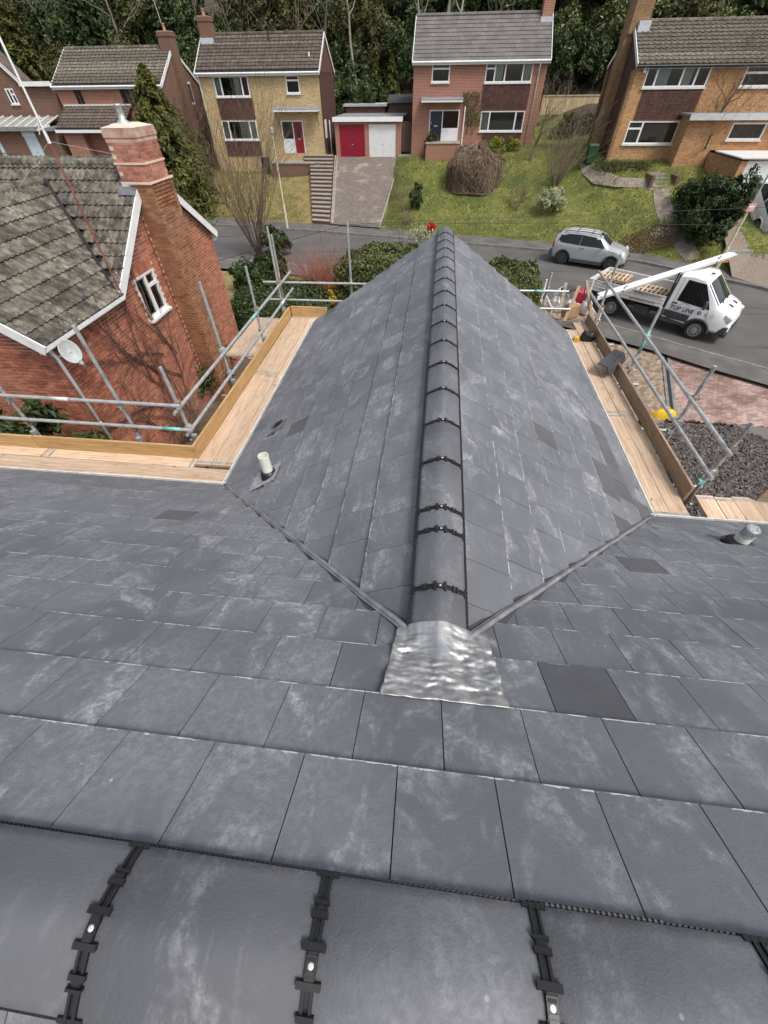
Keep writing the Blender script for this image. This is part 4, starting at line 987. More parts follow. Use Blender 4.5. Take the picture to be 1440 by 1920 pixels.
def tiled_slope(parent, name, sl_, a0, a1, Ls, mat, rolled=True, g_=.33, tw=.33, s0=.1):
    """stepped courses with rolls, real relief, joined because the tiles are a few pixels each"""
    mb = MB(); r = 0; s_ = s0
    while s_ < Ls+.01:
        n = max(2, int(round((a1-a0)/(tw/ (4 if rolled else 1))))); hd = max(0, s_-g_-.03)
        if rolled:
            prof = [.035*max(0, math.sin(2*math.pi*i/4))+rnd(-.003, .003) for i in range(n+1)]
            R0 = [sl_.p(lerp(a0, a1, i/n), hd, prof[i]+.0) for i in range(n+1)]; R1 = [sl_.p(lerp(a0, a1, i/n), s_, prof[i]+.045) for i in range(n+1)]; R2 = [sl_.p(lerp(a0, a1, i/n), s_, prof[i]+.005) for i in range(n+1)]
            mb.grid([R0, R1, R2])
        else:
            i = 0; a = a0-(tw/2 if r % 2 else 0)
            while a < a1:
                lo, hi = max(a, a0)+.004, min(a+tw, a1)-.004
                if hi-lo > .03:
                    h = .03+rnd(0, .006); mb.add([sl_.p(lo, hd, 0), sl_.p(hi, hd, 0), sl_.p(hi, s_, h), sl_.p(lo, s_, h), sl_.p(hi, s_, h-.03), sl_.p(lo, s_, h-.03)], [(0, 1, 2, 3), (3, 2, 4, 5)])
                a += tw
        s_ += g_; r += 1
    return mb.build(name, mat, parent, kind='stuff', fix=False)
def hung_panel(parent, x0, x1, z0, z1, yf, name='tile_hung_panel', mat=None, ax='y', side=-1):
    """vertical hanging tiles, each course lapped"""
    mb = MB(); z = z0; r = 0
    while z < z1-.02:
        h = min(.115, z1-z); a = x0-(.08 if r % 2 else 0)
        while a < x1:
            lo, hi = max(a, x0)+.003, min(a+.165, x1)-.003
            if hi-lo > .02:
                if ax == 'y': vs = [(lo, yf-.055, z), (hi, yf-.055, z), (hi, yf-.035, z+h), (lo, yf-.035, z+h), (lo, yf-.03, z), (hi, yf-.03, z)]
                else: vs = [(yf+side*.055, lo, z), (yf+side*.055, hi, z), (yf+side*.035, hi, z+h), (yf+side*.035, lo, z+h), (yf+side*.03, lo, z), (yf+side*.03, hi, z)]
                mb.add(vs, [(0, 1, 2, 3), (0, 4, 5, 1)])
            a += .165
        z += h; r += 1
    return mb.build(name, mat or HUNG, parent, kind='stuff', fix=False)
def house_shell(name, label, x0, x1, yf, yb, zb, ze, zr, wall, rmat, rolled, holes, ov=.22, gut=True, g_=.33, ovs=.12, gable_mat=None):
    h = thing(name, label, 'house', ((x0+x1)/2, (yf+yb)/2, zb)); ym = (yf+yb)/2; tg = (zr-ze)/(ym-(yf-ov))
    mb = MB(); holes_wall(mb, x0, x1, zb, ze+.02, yf, .25, holes)
    mb.box(x0, x1, yb-.25, yb, zb, ze+.02)
    for xa in (x0, x1-.25):
        mb.box(xa, xa+.25, yf+.25, yb-.25, zb, ze+.02)
        mb.prism([(xa, yf+.02, ze+.02), (xa, yb-.02, ze+.02), (xa, ym, zr-.12)], (.25, 0, 0))
    h_w = mb.build('wall', wall, h)
    c = 1/math.sqrt(1+tg*tg); s_ = tg*c; Ls = (ym-(yf-ov))/c
    SF = Slope((0, ym, zr), (-1, 0, 0), (0, -c, -s_)); SB = Slope((0, ym, zr), (1, 0, 0), (0, c, -s_))
    dk = MB(); dk.prism([SF.p(-x1-ovs, 0, -.05), SF.p(-x0+ovs, 0, -.05), SF.p(-x0+ovs, Ls-.02, -.05), SF.p(-x1-ovs, Ls-.02, -.05)], SF.N*.045)
    dk.prism([SB.p(x0-ovs, 0, -.05), SB.p(x1+ovs, 0, -.05), SB.p(x1+ovs, Ls-.02, -.05), SB.p(x0-ovs, Ls-.02, -.05)], SB.N*.045)
    rf = dk.build('roof', DARK, h)
    tiled_slope(rf, 'roof_tiles', SF, -x1-ovs, -x0+ovs, Ls, rmat, rolled, g_); tiled_slope(rf, 'roof_tiles', SB, x0-ovs, x1+ovs, Ls, rmat, rolled, g_*1.0)
    mb = MB(); x = x0-ovs
    while x < x1+ovs-.05: mb.tube([(x+.005, ym, zr+.0), (min(x+.445, x1+ovs), ym, zr+rnd(0, .008))], .12, 8); x += .45
    mb.build('ridge_tiles', rmat, rf, kind='stuff')
    for xa in (x0-ovs, x1+ovs):
        for ya, yb_ in ((yf-ov, ym), (yb+ov, ym)):
            mb = MB(); mb.bar((xa, ya, ze-.04), (xa, ym, zr-.05), .04, .2); mb.build('bargeboard', WHITE, h)
    if gut:
        mb = MB(); mb.box(x0-ovs, x1+ovs, yf-ov-.02, yf-ov+.02, ze-.16, ze+.01); mb.build('fascia', WHITE, h)
        mb = MB(); mb.tube([(x0-ovs, yf-ov-.07, ze-.02), (x1+ovs, yf-ov-.07, ze-.02)], .06, 8); mb.build('gutter', WHITE, h)
    mb = MB(); mb.box(x0, x1, yf-ov, yf+.01, ze-.165, ze-.15); mb.build('soffit', WHITE_OLD, h)
    return h, ym, SF, Ls
def pipe_y(parent, x, yf, z0, z1, mat=None, off=.09):
    mb = MB(); mb.tube([(x, yf-.25, z1), (x, yf-off, z1-.25), (x, yf-off, z0)], .045, 8); mb.build('downpipe', mat or WHITE, parent, sm=True)
def stack(parent, x0, x1, y0, y1, z0, z1, mat, pots=1, flash=True):
    mb = MB(); mb.box(x0, x1, y0, y1, z0, z1-.22); mb.box(x0-.04, x1+.04, y0-.04, y1+.04, z1-.22, z1-.12); mb.box(x0-.02, x1+.02, y0-.02, y1+.02, z1-.12, z1); c = mb.build('chimney', mat, parent)
    mb = MB(); mb.box(x0+.03, x1-.03, y0+.03, y1-.03, z1, z1+.05); mb.build('flaunching', CONC, c)
    for i in range(pots): mb = MB(); mb.lathe(((x0+x1)/2, lerp(y0, y1, (i+.5)/pots), z1+.04), [(.13, 0), (.11, .05), (.10, .32), (.12, .34), (.12, .38), (.08, .38)], 12); mb.build('chimney_pot', pm('terracotta', (.36, .17, .10), (.42, .22, .13), 5, .8) if 'terracotta' not in MATS else MATS['terracotta'], c, sm=True)
    return c
def canopy_(parent, x0, x1, yf, z, dep=.9, brackets=True):
    mb = MB(); mb.box(x0, x1, yf-dep, yf-.003, z-.16, z-.02); c = mb.build('door_canopy', WHITE, parent)
    mb = MB(); mb.add([(x0-.03, yf-dep-.03, z-.02), (x1+.03, yf-dep-.03, z-.02), (x1+.03, yf-.004, z+.10), (x0-.03, yf-.004, z+.10), (x0-.03, yf-.004, z-.02), (x1+.03, yf-.004, z-.02)], [(0, 1, 2, 3), (0, 3, 4), (1, 5, 2), (0, 4, 5, 1), (3, 2, 5, 4)]); mb.build('canopy_roof', FELT, c)
    if brackets:
        for x in (x0+.12, x1-.12): mb = MB(); mb.tube([(x, yf-.02, z-.95), (x, yf-.45, z-.5), (x, yf-dep+.15, z-.17)], .03, 6); mb.build('bracket', BLACK, c)
# ---- buff brick house
YY = 44.0
a0_, a1_ = -19.75, -10.05
R1 = rect(398, 143, 470, 181, YY); R2 = rect(414, 226, 486, 262, YY); R3 = rect(534, 141, 563, 175, YY); RD = rect(526, 226, 574, 287, YY)
yh, ym, SF, Ls = house_shell('buff_brick_house', 'buff brick two storey house with red front door and brown tiled panels', a0_, a1_, YY, 49.7, -4.2, 1.70, 3.74, B_YEL, TILE_BR, True, [R1, R2, R3, RD])
window_y(yh, YY, R1, (.2, .8), curtain=[(.03, .19), (.55, .72)]); window_y(yh, YY, R2, (.2, .8), curtain=[(.02, .2), (.5, .98)]); window_y(yh, YY, R3, (), [(0, .72)])
dx = lerp(RD[0], RD[1], .53)
fr = MB(); f = .07
for xa, xb in ((RD[0], RD[0]+f), (dx-f/2, dx+f/2), (RD[1]-f, RD[1])): fr.box(xa, xb, YY-.02, YY+.07, RD[2], RD[3])
fr.box(RD[0]+f, RD[1]-f, YY-.017, YY+.067, RD[3]-f, RD[3]); fw = fr.build('door_frame', WHITE, yh)
door_y(yh, YY+.01, (dx+f/2, RD[1]-f, RD[2], RD[3]-f), DOOR_RED, (.28, .72, .52, .92), 1)
mb = MB(); mb.box(RD[0]+f, dx-f/2, YY+.01, YY+.05, RD[2], lerp(RD[2], RD[3], .45)); mb.build('side_panel', WHITE, fw)
mb = MB(); mb.box(RD[0]+f, dx-f/2, YY+.03, YY+.04, lerp(RD[2], RD[3], .46), RD[3]-f); mb.build('pane', GLASS, fw)
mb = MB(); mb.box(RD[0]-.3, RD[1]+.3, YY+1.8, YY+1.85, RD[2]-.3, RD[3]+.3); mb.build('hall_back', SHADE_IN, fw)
canopy_(yh, hitY(512, 210, YY-.9).x, hitY(594, 210, YY-.9).x, YY, rect(512, 204, 594, 212, YY-.5)[3])
hung_panel(yh, R1[0]-.05, R1[1]+.12, R2[3]+.06, R1[2]-.08, YY); hung_panel(yh, R2[0]-.05, R2[1]+.1, R2[2]-1.0, R2[2]-.09, YY)
hung_panel(yh, YY+.05, 49.65, -2.9, 1.68, a1_, 'tile_hung_gable', None, 'x', 1)
mb = MB(); mb.prism([(a1_+.03, YY+.0, 1.68), (a1_+.03, 49.7, 1.68), (a1_+.03, ym, 3.55)], (.03, 0, 0)); mb.build('gable_cladding', HUNG, yh)
pipe_y(yh, a0_+.05, YY, -4.0, 1.6); pipe_y(yh, a1_-.06, 49.9, -3.8, 1.6)
mb = MB(); mb.tube([(a1_+.1, 46.2, -3.6), (a1_+.1, 46.2, -1.0)], .05, 8); mb.build('downpipe', WHITE, yh)
window_r = MB(); window_r.box(a1_+.05, a1_+.09, 44.5, 45.1, -2.0, -.9); window_r.build('side_window', WHITE, yh)
p_ = hitY(388, 62, 46.6); stack(yh, a0_+.05, a0_+1.0, 46.2, 47.0, 2.6, hitY(378, 32, 46.6).z, B_BRN)
mb = MB(); mb.box(a0_+.02, a0_+1.05, 46.0, 46.19, 3.25, 3.55); mb.build('lead_flashing', pm('pale_lead', (.42, .46, .50), (.55, .58, .60), 6, .5), yh)
for px_, py_ in ((581, 122), (505, 80)):
    q = hitY(px_, py_, ym-(1.9 if py_ > 100 else .6)); mb = MB(); mb.tube([q-V(0, 0, .1), q+V(0, 0, .65)], .06, 8); mb.lathe(q, [(.2, -.05), (.1, .08)], 10); mb.build('vent_terminal', WHITE if py_ > 100 else BLACK, yh)
# ---- red brick house
a0_, a1_ = -2.72, 7.02
R1 = rect(811, 118, 842, 154, YY); R2 = rect(913, 117, 995, 154, YY); R3 = rect(903, 208, 978, 246, YY); RD = rect(806, 206, 857, 264, YY)
rh_, ym, SF, Ls = house_shell('red_brick_house', 'red brick house with plain grey roof, navy door and white windows', a0_, a1_, YY, 50.2, -3.4, 2.10, 4.42, B_RED, TILE_GY, False, [R1, R2, R3, RD], g_=.36, gable_mat=None)
window_y(rh_, YY, R1, (), [(0, .70)]); window_y(rh_, YY, R2, (.2, .42, .8), [(0, .70)], curtain=[(.22, .38), (.84, .98)]); window_y(rh_, YY, R3, (.2, .8), curtain=[(.03, .17)])
dx = lerp(RD[0], RD[1], .44); fr = MB()
for xa, xb in ((RD[0], RD[0]+f), (dx-f/2, dx+f/2), (RD[1]-f, RD[1])): fr.box(xa, xb, YY-.02, YY+.07, RD[2], RD[3])
fr.box(RD[0]+f, RD[1]-f, YY-.017, YY+.067, RD[3]-f, RD[3]); fw = fr.build('door_frame', WHITE, rh_)
door_y(rh_, YY+.01, (RD[0]+f, dx-f/2, RD[2], RD[3]-f), DOOR_NAVY, (.3, .7, .55, .9), -1)
mb = MB(); mb.box(dx+f/2, RD[1]-f, YY+.01, YY+.05, RD[2], lerp(RD[2], RD[3], .42)); mb.build('side_panel', WHITE, fw)
mb = MB(); mb.box(dx+f/2, RD[1]-f, YY+.03, YY+.04, lerp(RD[2], RD[3], .43), RD[3]-f); mb.build('pane', GLASS, fw)
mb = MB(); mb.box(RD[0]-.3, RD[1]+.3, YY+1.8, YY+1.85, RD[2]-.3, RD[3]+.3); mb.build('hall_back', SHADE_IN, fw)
canopy_(rh_, hitY(790, 190, YY-.9).x, hitY(868, 190, YY-.9).x, YY, rect(790, 186, 868, 195, YY-.5)[3], brackets=False)
hung_panel(rh_, R3[0]-.1, R2[1]+.05, R3[3]+.06, R2[2]-.08, YY); hung_panel(rh_, R3[0]+.3, R3[1]+.0, R3[2]-.9, R3[2]-.09, YY)
pipe_y(rh_, a1_-.55, YY, -3.0, 2.0); mb = MB(); mb.tube([(RD[1]+.35, YY-.85, -3.2), (RD[1]+.35, YY-.85, RD[3]+.2)], .045, 8); mb.build('canopy_post', WHITE, rh_)
mb = MB(); mb.box(RD[0]-.1, RD[1]+.15, YY-1.6, YY-.01, -3.6, RD[2]-.06); st_ = mb.build('porch_base', B_RED, rh_); mb = MB(); mb.box(RD[0]-.15, RD[1]+.2, YY-1.65, YY-.01, RD[2]-.06, RD[2]); mb.build('doorstep', CONC, st_)
p_ = hitY(1030, 40, 47.1); stack(rh_, 6.35, 7.1, 46.7, 47.6, 3.2, 6.6, B_RED); mb = MB(); mb.box(6.25, 7.15, 46.4, 46.69, 3.95, 4.2); mb.build('lead_flashing', MATS['pale_lead'], rh_)
q = hitY(799, 90, 46.0); mb = MB(); mb.tube([q-V(0, 0, .3), q+V(0, 0, .35)], .07, 8); mb.build('vent_terminal', WHITE, rh_)
# ---- double garage, red and white doors
GY = 44.3
gx0, gx1 = hitY(629, 260, GY).x, hitY(752, 260, GY).x; gz0 = -3.2; gz1 = hitY(690, 226, GY).z
garage = thing('double_garage', 'flat roofed brick garage with one red and one white door', 'garage', ((gx0+gx1)/2, GY, gz0))
D1 = rect(635, 234, 685, 295, GY); D2 = rect(691, 233, 742, 295, GY)
mb = MB(); holes_wall(mb, gx0, gx1, gz0-.4, gz1, GY, .2, [(D1[0], D1[1], gz0, D1[3]), (D2[0], D2[1], gz0, D2[3])]); mb.box(gx0, gx0+.2, GY+.2, GY+5.2, gz0-.4, gz1); mb.box(gx1-.2, gx1, GY+.2, GY+5.2, gz0-.4, gz1); mb.box(gx0, gx1, GY+5.2, GY+5.4, gz0-.4, gz1); mb.build('wall', B_RED, garage)
mb = MB(); mb.box(gx0-.1, gx1+.1, GY-.15, GY+5.5, gz1+.12, gz1+.2); mb.build('roof', FELT, garage)
mb = MB(); mb.box(gx0-.12, gx1+.12, GY-.20, GY-.151, gz1-.06, gz1+.22); mb.build('fascia', WHITE, garage)
def garage_door(parent, r, y, mat, ribs=14, horiz=True):
    x0, x1, z0, z1 = r; mb = MB(); mb.box(x0, x1, y+.06, y+.1, z0, z1)
    for i in range(ribs):
        if horiz: a = lerp(z0, z1, i/ribs); mb.box(x0+.03, x1-.03, y+.045, y+.062, a+.02, a+(z1-z0)/ribs-.006)
        else: a = lerp(x0, x1, i/ribs); mb.box(a+.008, a+(x1-x0)/ribs-.008, y+.045, y+.062, z0+.03, z1-.03)
    d = mb.build('garage_door', mat, parent); mb = MB(); mb.box((x0+x1)/2-.06, (x0+x1)/2+.06, y+.02, y+.044, lerp(z0, z1, .4), lerp(z0, z1, .4)+.05); mb.build('handle', GALV, d)
garage_door(garage, (D1[0], D1[1], gz0, D1[3]), GY, DOOR_RED, 16, False); garage_door(garage, (D2[0], D2[1], gz0, D2[3]), GY, GDOOR_W, 14)
sh1 = thing('shed', 'grey flat roofed outbuilding behind the red garage door', 'shed', (-7.5, 51, -2.6)); mb = MB(); mb.box(-9.2, -5.6, 50.3, 53, -3, -.35); mb.build('wall', B_BRN, sh1); mb = MB(); mb.box(-9.4, -5.4, 50.1, 53.2, -.35, -.2); mb.build('roof', pm('pale_sheet_roof', (.34, .35, .36), (.44, .45, .46), 3, .8), sh1)
sh2 = thing('shed', 'black felted shed roof behind the white garage door', 'shed', (-4.3, 50.8, -2.6)); mb = MB(); mb.box(-5.2, -3.1, 50.2, 52.6, -3, -.2); mb.build('wall', TEAK, sh2); mb = MB(); mb.add([(-5.35, 50.0, -.15), (-2.95, 50.0, -.15), (-2.95, 51.4, .35), (-5.35, 51.4, .35), (-2.95, 52.8, -.15), (-5.35, 52.8, -.15)], [(0, 1, 2, 3), (3, 2, 4, 5)]); mb.build('roof', pm('black_felt', (.03, .03, .033), (.05, .05, .052), 4, .9), sh2)
# garden gate with arched top between garage and red house
gt = thing('garden_gate', 'brown arched timber gate between white garage door and brick house', 'gate', (hitY(761, 288, GY+.3).x, GY+.3, -3.2))
GA = rect(750, 227, 772, 284, GY+.3)
n = 6
for i in range(n):
    xa, xb = lerp(GA[0], GA[1], i/n)+.008, lerp(GA[0], GA[1], (i+1)/n)-.008; u = ((i+.5)/n-.5)*2; mb = MB(); mb.box(xa, xb, GY+.28, GY+.31, GA[2], GA[3]-.22*u*u); mb.build('plank', TEAK, gt)
mb = MB(); mb.box(GA[0], GA[1], GY+.311, GY+.34, GA[2]+.3, GA[2]+.4); mb.box(GA[0], GA[1], GY+.311, GY+.34, GA[3]-.55, GA[3]-.45); mb.build('ledge', TEAK, gt)
for xa in (GA[0]-.12, GA[1]+.02): mb = MB(); mb.box(xa, xa+.1, GY+.25, GY+.35, -3.4, GA[3]-.1); mb.build('post', TEAK, gt)
gs = thing('garden_steps', 'short flight of concrete steps up to the arched gate', 'steps', (GA[0]+.5, GY-.6, -3.3))
for i in range(3): mb = MB(); mb.box(GA[0]-.05, GA[1]+.05, GY-1.0+.35*i, GY-.66+.35*i, -3.6, -3.12+.15*i-.15); mb.build('step', CONC, gs)
# ---- driveway and long flight of steps
DRV = NT('drive_pavers'); _p = DRV.pos(); _b = DRV.new('TexBrick'); DRV.put(_b.inputs['Vector'], _p); _b.inputs['Scale'].default_value = 1; _b.inputs['Brick Width'].default_value = .21; _b.inputs['Row Height'].default_value = .105; _b.inputs['Mortar Size'].default_value = .008
DRV.put(_b.inputs['Color1'], (.13, .108, .092)); DRV.put(_b.inputs['Color2'], (.20, .168, .145)); DRV.put(_b.inputs['Mortar'], (.085, .072, .06))
_c = DRV.mix(DRV.ramp(DRV.noise(_p, .9, 4), .52, .74), _b.outputs[0], (.30, .255, .215)); DRV = DRV.out(_c, .9)
def zprof(x, y): return z_far(x, y)
def dl(t): return hitY(637, 296, GY).x, hitY(742, 296, GY).x
N_ = 24; rows = []
bl, br_ = V(-7.9, back_of_pavement(-7.9)-.1, -5.98), V(-4.35, back_of_pavement(-4.4)-.1, -5.98); tl_, tr_ = V(gx0+.1, GY, -3.18), V(gx1-.05, GY, -3.18)
def drv(u, v):
    p = bl.lerp(br_, u).lerp(tl_.lerp(tr_, u), v); p.z = lerp(-5.98, -3.18, v*.75+.25*smooth(v))+.05; return p
mb = MB(); mb.grid([[drv(u/6, v/N_) for u in range(7)] for v in range(N_+1)]); mb.build('driveway', DRV, kind='structure', sm=True)
for u, nm in ((-.012, 'drive_edging'), (1.012, 'drive_edging')):
    mb = MB(); mb.tube([drv(u, v/N_)+V(0, 0, .02) for v in range(N_+1)], .07, 6); mb.build(nm, CONC, kind='structure')
stp = thing('garden_steps', 'long flight of pale concrete steps beside the block drive', 'steps', (-9, 38.5, -6.0))
for i in range(17):
    v0, v1 = i/17, (i+1.12)/17; p0_, p1_ = drv(-.07, v0), drv(-.07, v1); q0, q1 = drv(-.46, v0), drv(-.46, v1)
    if i > 14: q0, q1 = q0+V(-.5, 0, 0), q1+V(-.5, 0, 0)
    zt = lerp(-5.95, -3.0, (i+1)/17); mb = MB(); mb.prism([(p0_.x, p0_.y+.05, zt-.6), (p1_.x, p1_.y, zt-.6), (q1.x, q1.y, zt-.6), (q0.x, q0.y+.05, zt-.6)], (0, 0, .55)); sp_ = mb.build('step', B_BRN, stp); mb = MB(); mb.prism([(p0_.x, p0_.y, zt-.049), (p1_.x, p1_.y, zt-.049), (q1.x, q1.y, zt-.049), (q0.x, q0.y, zt-.049)], (0, 0, .05)); mb.build('tread', CONC, sp_)
mb = MB(); mb.tube([drv(-.04, v/N_)+V(0, 0, .05) for v in range(N_+1)], .06, 6); mb.build('side_kerb', CONC, stp)
# brick plinth and doorstep terrace of the buff house
ter = thing('brick_terrace', 'low brick terrace with paved top under the red front door', 'terrace', (-12.3, 43, -3.9))
T0 = rect(506, 291, 590, 322, 42.6); mb = MB(); mb.box(T0[0], T0[1], 42.6, YY-.03, T0[2]-.4, RD[2]*0-3.42); mb.build('retaining_wall', B_BRN, ter); mb = MB(); mb.box(T0[0]-.06, T0[1]+.06, 42.54, YY-.03, -3.42, -3.33); mb.build('paving', CONC, ter)
for i in range(3): mb = MB(); mb.box(T0[1]+.07+.35*i, T0[1]+.42+.35*i, 42.7, 43.9, -4.2, -3.45-.15*i); mb.build('step', CONC, ter)
# ---- house on the right with brick piers on a tile hung gable
RY_ = 37.0; a0_, a1_ = 11.2, 23.0
R1 = rect(1218, 121, 1321, 163, RY_); R2 = rect(1181, 227, 1285, 270, RY_); R3 = rect(1405, 120, 1460, 162, RY_); R4 = rect(1376, 230, 1424, 262, RY_-1.4)
oh, ym, SF, Ls = house_shell('orange_brick_house', 'mottled orange brick house with tile hung gable and tall side chimney', a0_, a1_, RY_, 43.1, -2.9, 1.72, 3.50, B_ORG, TILE_LI, True, [R1, R2, R3], gut=False)
mb = MB(); mb.tube([(a0_-.12, RY_-.28, 1.66), (a1_, RY_-.28, 1.66)], .06, 8); mb.build('gutter', BLACK, oh)
window_y(oh, RY_, R1, (.17, .58, .80), curtain=[(.2, .4), (.6, .76)]); window_y(oh, RY_, R2, (.22, .78), [(0, .68), (2, .68)]); window_y(oh, RY_, R3, (.75,), [(0, .62)])
hung_panel(oh, R2[0]+.2, R1[1]-.02, R2[3]+.06, R1[2]-.08, RY_)
hung_panel(oh, RY_+.45, 43.0, -2.9, 1.7, a0_, 'tile_hung_gable', None, 'x', -1); mb = MB(); mb.prism([(a0_-.06, RY_, 1.68), (a0_-.06, 43.1, 1.68), (a0_-.06, ym, 3.3)], (.03, 0, 0)); mb.build('gable_cladding', HUNG, oh)
for y0, y1, z1, dp in ((RY_+.02, RY_+.42, 1.5, .16), (39.6, 40.55, 6.2, .55), (42.9, 43.2, 1.5, .14)):
    mb = MB(); mb.box(a0_-dp, a0_+.02, y0, y1, -3.2, z1); mb.build('brick_pier' if z1 < 3 else 'chimney', B_ORGD, oh)
mb = MB(); mb.box(a0_-.45, a0_+.6, 39.5, 40.65, 3.0, 6.4); c_ = mb.build('chimney', B_ORGD, oh); mb = MB(); mb.box(a0_-.02, a0_+.66, 39.2, 39.49, 2.95, 3.5); mb.build('lead_flashing', MATS['pale_lead'], oh)
mb = MB(); q = hitY(1210, 128, RY_); mb.box(q.x-.08, q.x+.1, RY_-.08, RY_-.003, q.z-.18, q.z+.15); mb.build('alarm_box', WHITE, oh)
# its flat roofed front extension
E0 = hitY(1296, 205, RY_-1.4); mb = MB(); ez = hitY(1330, 215, RY_-1.4).z
holes_wall(mb, E0.x+.2, 23, -3.4, ez-.1, RY_-1.4, .2, [R4]); mb.box(E0.x+.2, E0.x+.4, RY_-1.2, RY_-.01, -3.4, ez-.1); ex = mb.build('porch_wall', B_ORG, oh)
mb = MB(); mb.box(E0.x, 23.2, RY_-1.75, RY_-.01, ez-.08, ez+.04); mb.build('porch_roof', FELT, oh); mb = MB(); mb.box(E0.x-.02, 23.2, RY_-1.80, RY_-1.751, ez-.22, ez+.07); mb.build('porch_fascia', pm('grey_fascia', (.50, .51, .51), (.40, .41, .41), 5, .6), oh)
window_y(oh, RY_-1.4, R4, ())
# ---- left background: brown house with garage doors, and house with lichen roof
LY = 42.0
c1 = hitY(95, 155, LY); a1_ = c1.x
lh = thing('brown_brick_house', 'dark brown brick house with white bargeboard at the left edge', 'house', (a1_-5, 45, -3.6))
R1 = rect(8, 166, 37, 195, LY); mb = MB(); holes_wall(mb, a1_-12, a1_, -3.8, c1.z-.1, LY, .25, [R1]); mb.box(a1_-.25, a1_, LY+.25, 44.6, -3.8, c1.z-.1); mb.box(a1_-12, a1_, 44.4, 44.6, -3.8, c1.z-.1); gx = hitY(37, 152, LY).x
zz1 = hitY(0, 120, LY).z; gl_ = hitY(0, 120, LY).x; tg = (zz1-c1.z)/(gx-gl_)
mb.prism([(gx, LY+.0, c1.z-.1), (gx-4.5, LY, c1.z-.1+4.5*tg), (gx-9, LY, c1.z-.1)], (0, .25, 0)); mb.build('wall', B_BRN, lh)
window_y(lh, LY, R1, (.5,), [(1, .62)])
mb = MB(); mb.bar((gx+.1, LY-.2, c1.z+.02), (gx-4.5, LY-.2, c1.z+4.6*tg), .04, .22); mb.build('bargeboard', WHITE, lh); mb = MB(); mb.box(gx, a1_+.15, LY-.3, LY-.25, c1.z-.18, c1.z+.08); mb.build('fascia', WHITE, lh)
mb = MB(); mb.add([(gx+.15, LY-.25, c1.z+.1), (gx-4.5, LY-.25, c1.z+.15+4.6*tg), (gx-4.5, 43.2, c1.z+.15+4.6*tg), (gx+.15, 43.2, c1.z+.1), (gx-9.2, LY-.25, c1.z+.1), (gx-9.2, 43.2, c1.z+.1)], [(0, 1, 2, 3), (1, 4, 5, 2)]); mb.box(gx, a1_+.1, LY-.25, 44.6, c1.z, c1.z+.08); mb.build('roof', TILE_BR, lh)
GLY = 39.5
gl0, gl1 = hitY(-60, 260, GLY).x, hitY(108, 260, GLY).x; gzt = hitY(60, 246, GLY).z
lg = thing('garage_block', 'low garages with pale blue doors and white framed canopy roof at the left', 'garage', ((gl0+gl1)/2, GLY, -3.3))
A1, A2, A3 = rect(38, 247, 92, 306, GLY), rect(-18, 248, 22, 306, GLY), None
mb = MB(); holes_wall(mb, gl0, gl1, -3.6, gzt+.0, GLY, .2, [(A1[0], A1[1], A1[2], A1[3]), (A2[0], A2[1], A2[2], A2[3])]); mb.box(gl1-.2, gl1, GLY+.2, LY, -3.6, gzt); mb.build('wall', B_BRN, lg)
for A_ in (A1, A2):
    garage_door(lg, (A_[0], A_[1], A_[2], lerp(A_[2], A_[3], .84)), GLY, GDOOR_B, 10); mb = MB(); mb.box(A_[0], A_[1], GLY+.02, GLY+.08, lerp(A_[2], A_[3], .845), A_[3]); mb.build('door_head', WHITE, lg)
mb = MB(); mb.box(gl0, gl1+.1, GLY-.4, LY, gzt+.02, gzt+.22); mb.build('roof', FELT, lg)
for i in range(9): x = lerp(gl0+.5, gl1-.9, i/8); mb = MB(); mb.bar((x+.5, GLY-.35, gzt+.28), (x, LY-.1, gzt+.75), .10, .06); mb.build('rafter', WHITE_OLD, lg)
mb = MB(); mb.add([(gl0, GLY-.3, gzt+.24), (gl1-.3, GLY-.3, gzt+.24), (gl1-.9, LY-.1, gzt+.70), (gl0, LY-.1, gzt+.70)], [(0, 1, 2, 3)]); mb.build('canopy_sheet', pm('glazed_canopy', (.25, .27, .25), (.35, .36, .33), 3, .3), lg)
LY2 = 41.5
c0, c1 = hitY(97, 162, LY2), hitY(305, 160, LY2)
R1 = rect(135, 165, 163, 200, LY2); R2 = rect(222, 165, 268, 200, LY2)
l2, ym, SF, Ls = house_shell('lichen_roof_house', 'brown brick house with lichen grey tile roof behind the dark conifer', c0.x+.2, c1.x-.15, LY2, 48.0, -4.3, c1.z, hitY(210, 90, 44.75).z, B_RED, TILE_LI, True, [R1, R2])
window_y(l2, LY2, R1, (.5,), fmat=TEAK); window_y(l2, LY2, R2, (.33, .66), fmat=TEAK, curtain=[(.4, .6)])
mb = MB(); mb.box(c1.x-.16, c1.x-.10, LY2+.02, 48, -4.3, c1.z); mb.prism([(c1.x-.16, LY2, c1.z), (c1.x-.16, 48, c1.z), (c1.x-.16, ym, hitY(210, 90, 44.75).z-.15)], (.06, 0, 0)); mb.build('gable_wall', B_BRN, l2)
stack(l2, c1.x-.75, c1.x+.25, 44.3, 45.2, -4.3, hitY(306, 60, 44.7).z, B_BRN)
q = hitX(353, 175, c1.x-.09); mb = MB(); mb.box(c1.x-.10, c1.x-.03, q.y-.7, q.y+.7, q.z-.65, q.z+.65); w_ = mb.build('side_window', WHITE, l2)
for s_ in (-1, 1): mb = MB(); mb.box(c1.x-.029, c1.x-.02, q.y+s_*.34-.26, q.y+s_*.34+.26, q.z-.52, q.z+.52); mb.build('pane', MATS['obscured_glass'], w_)
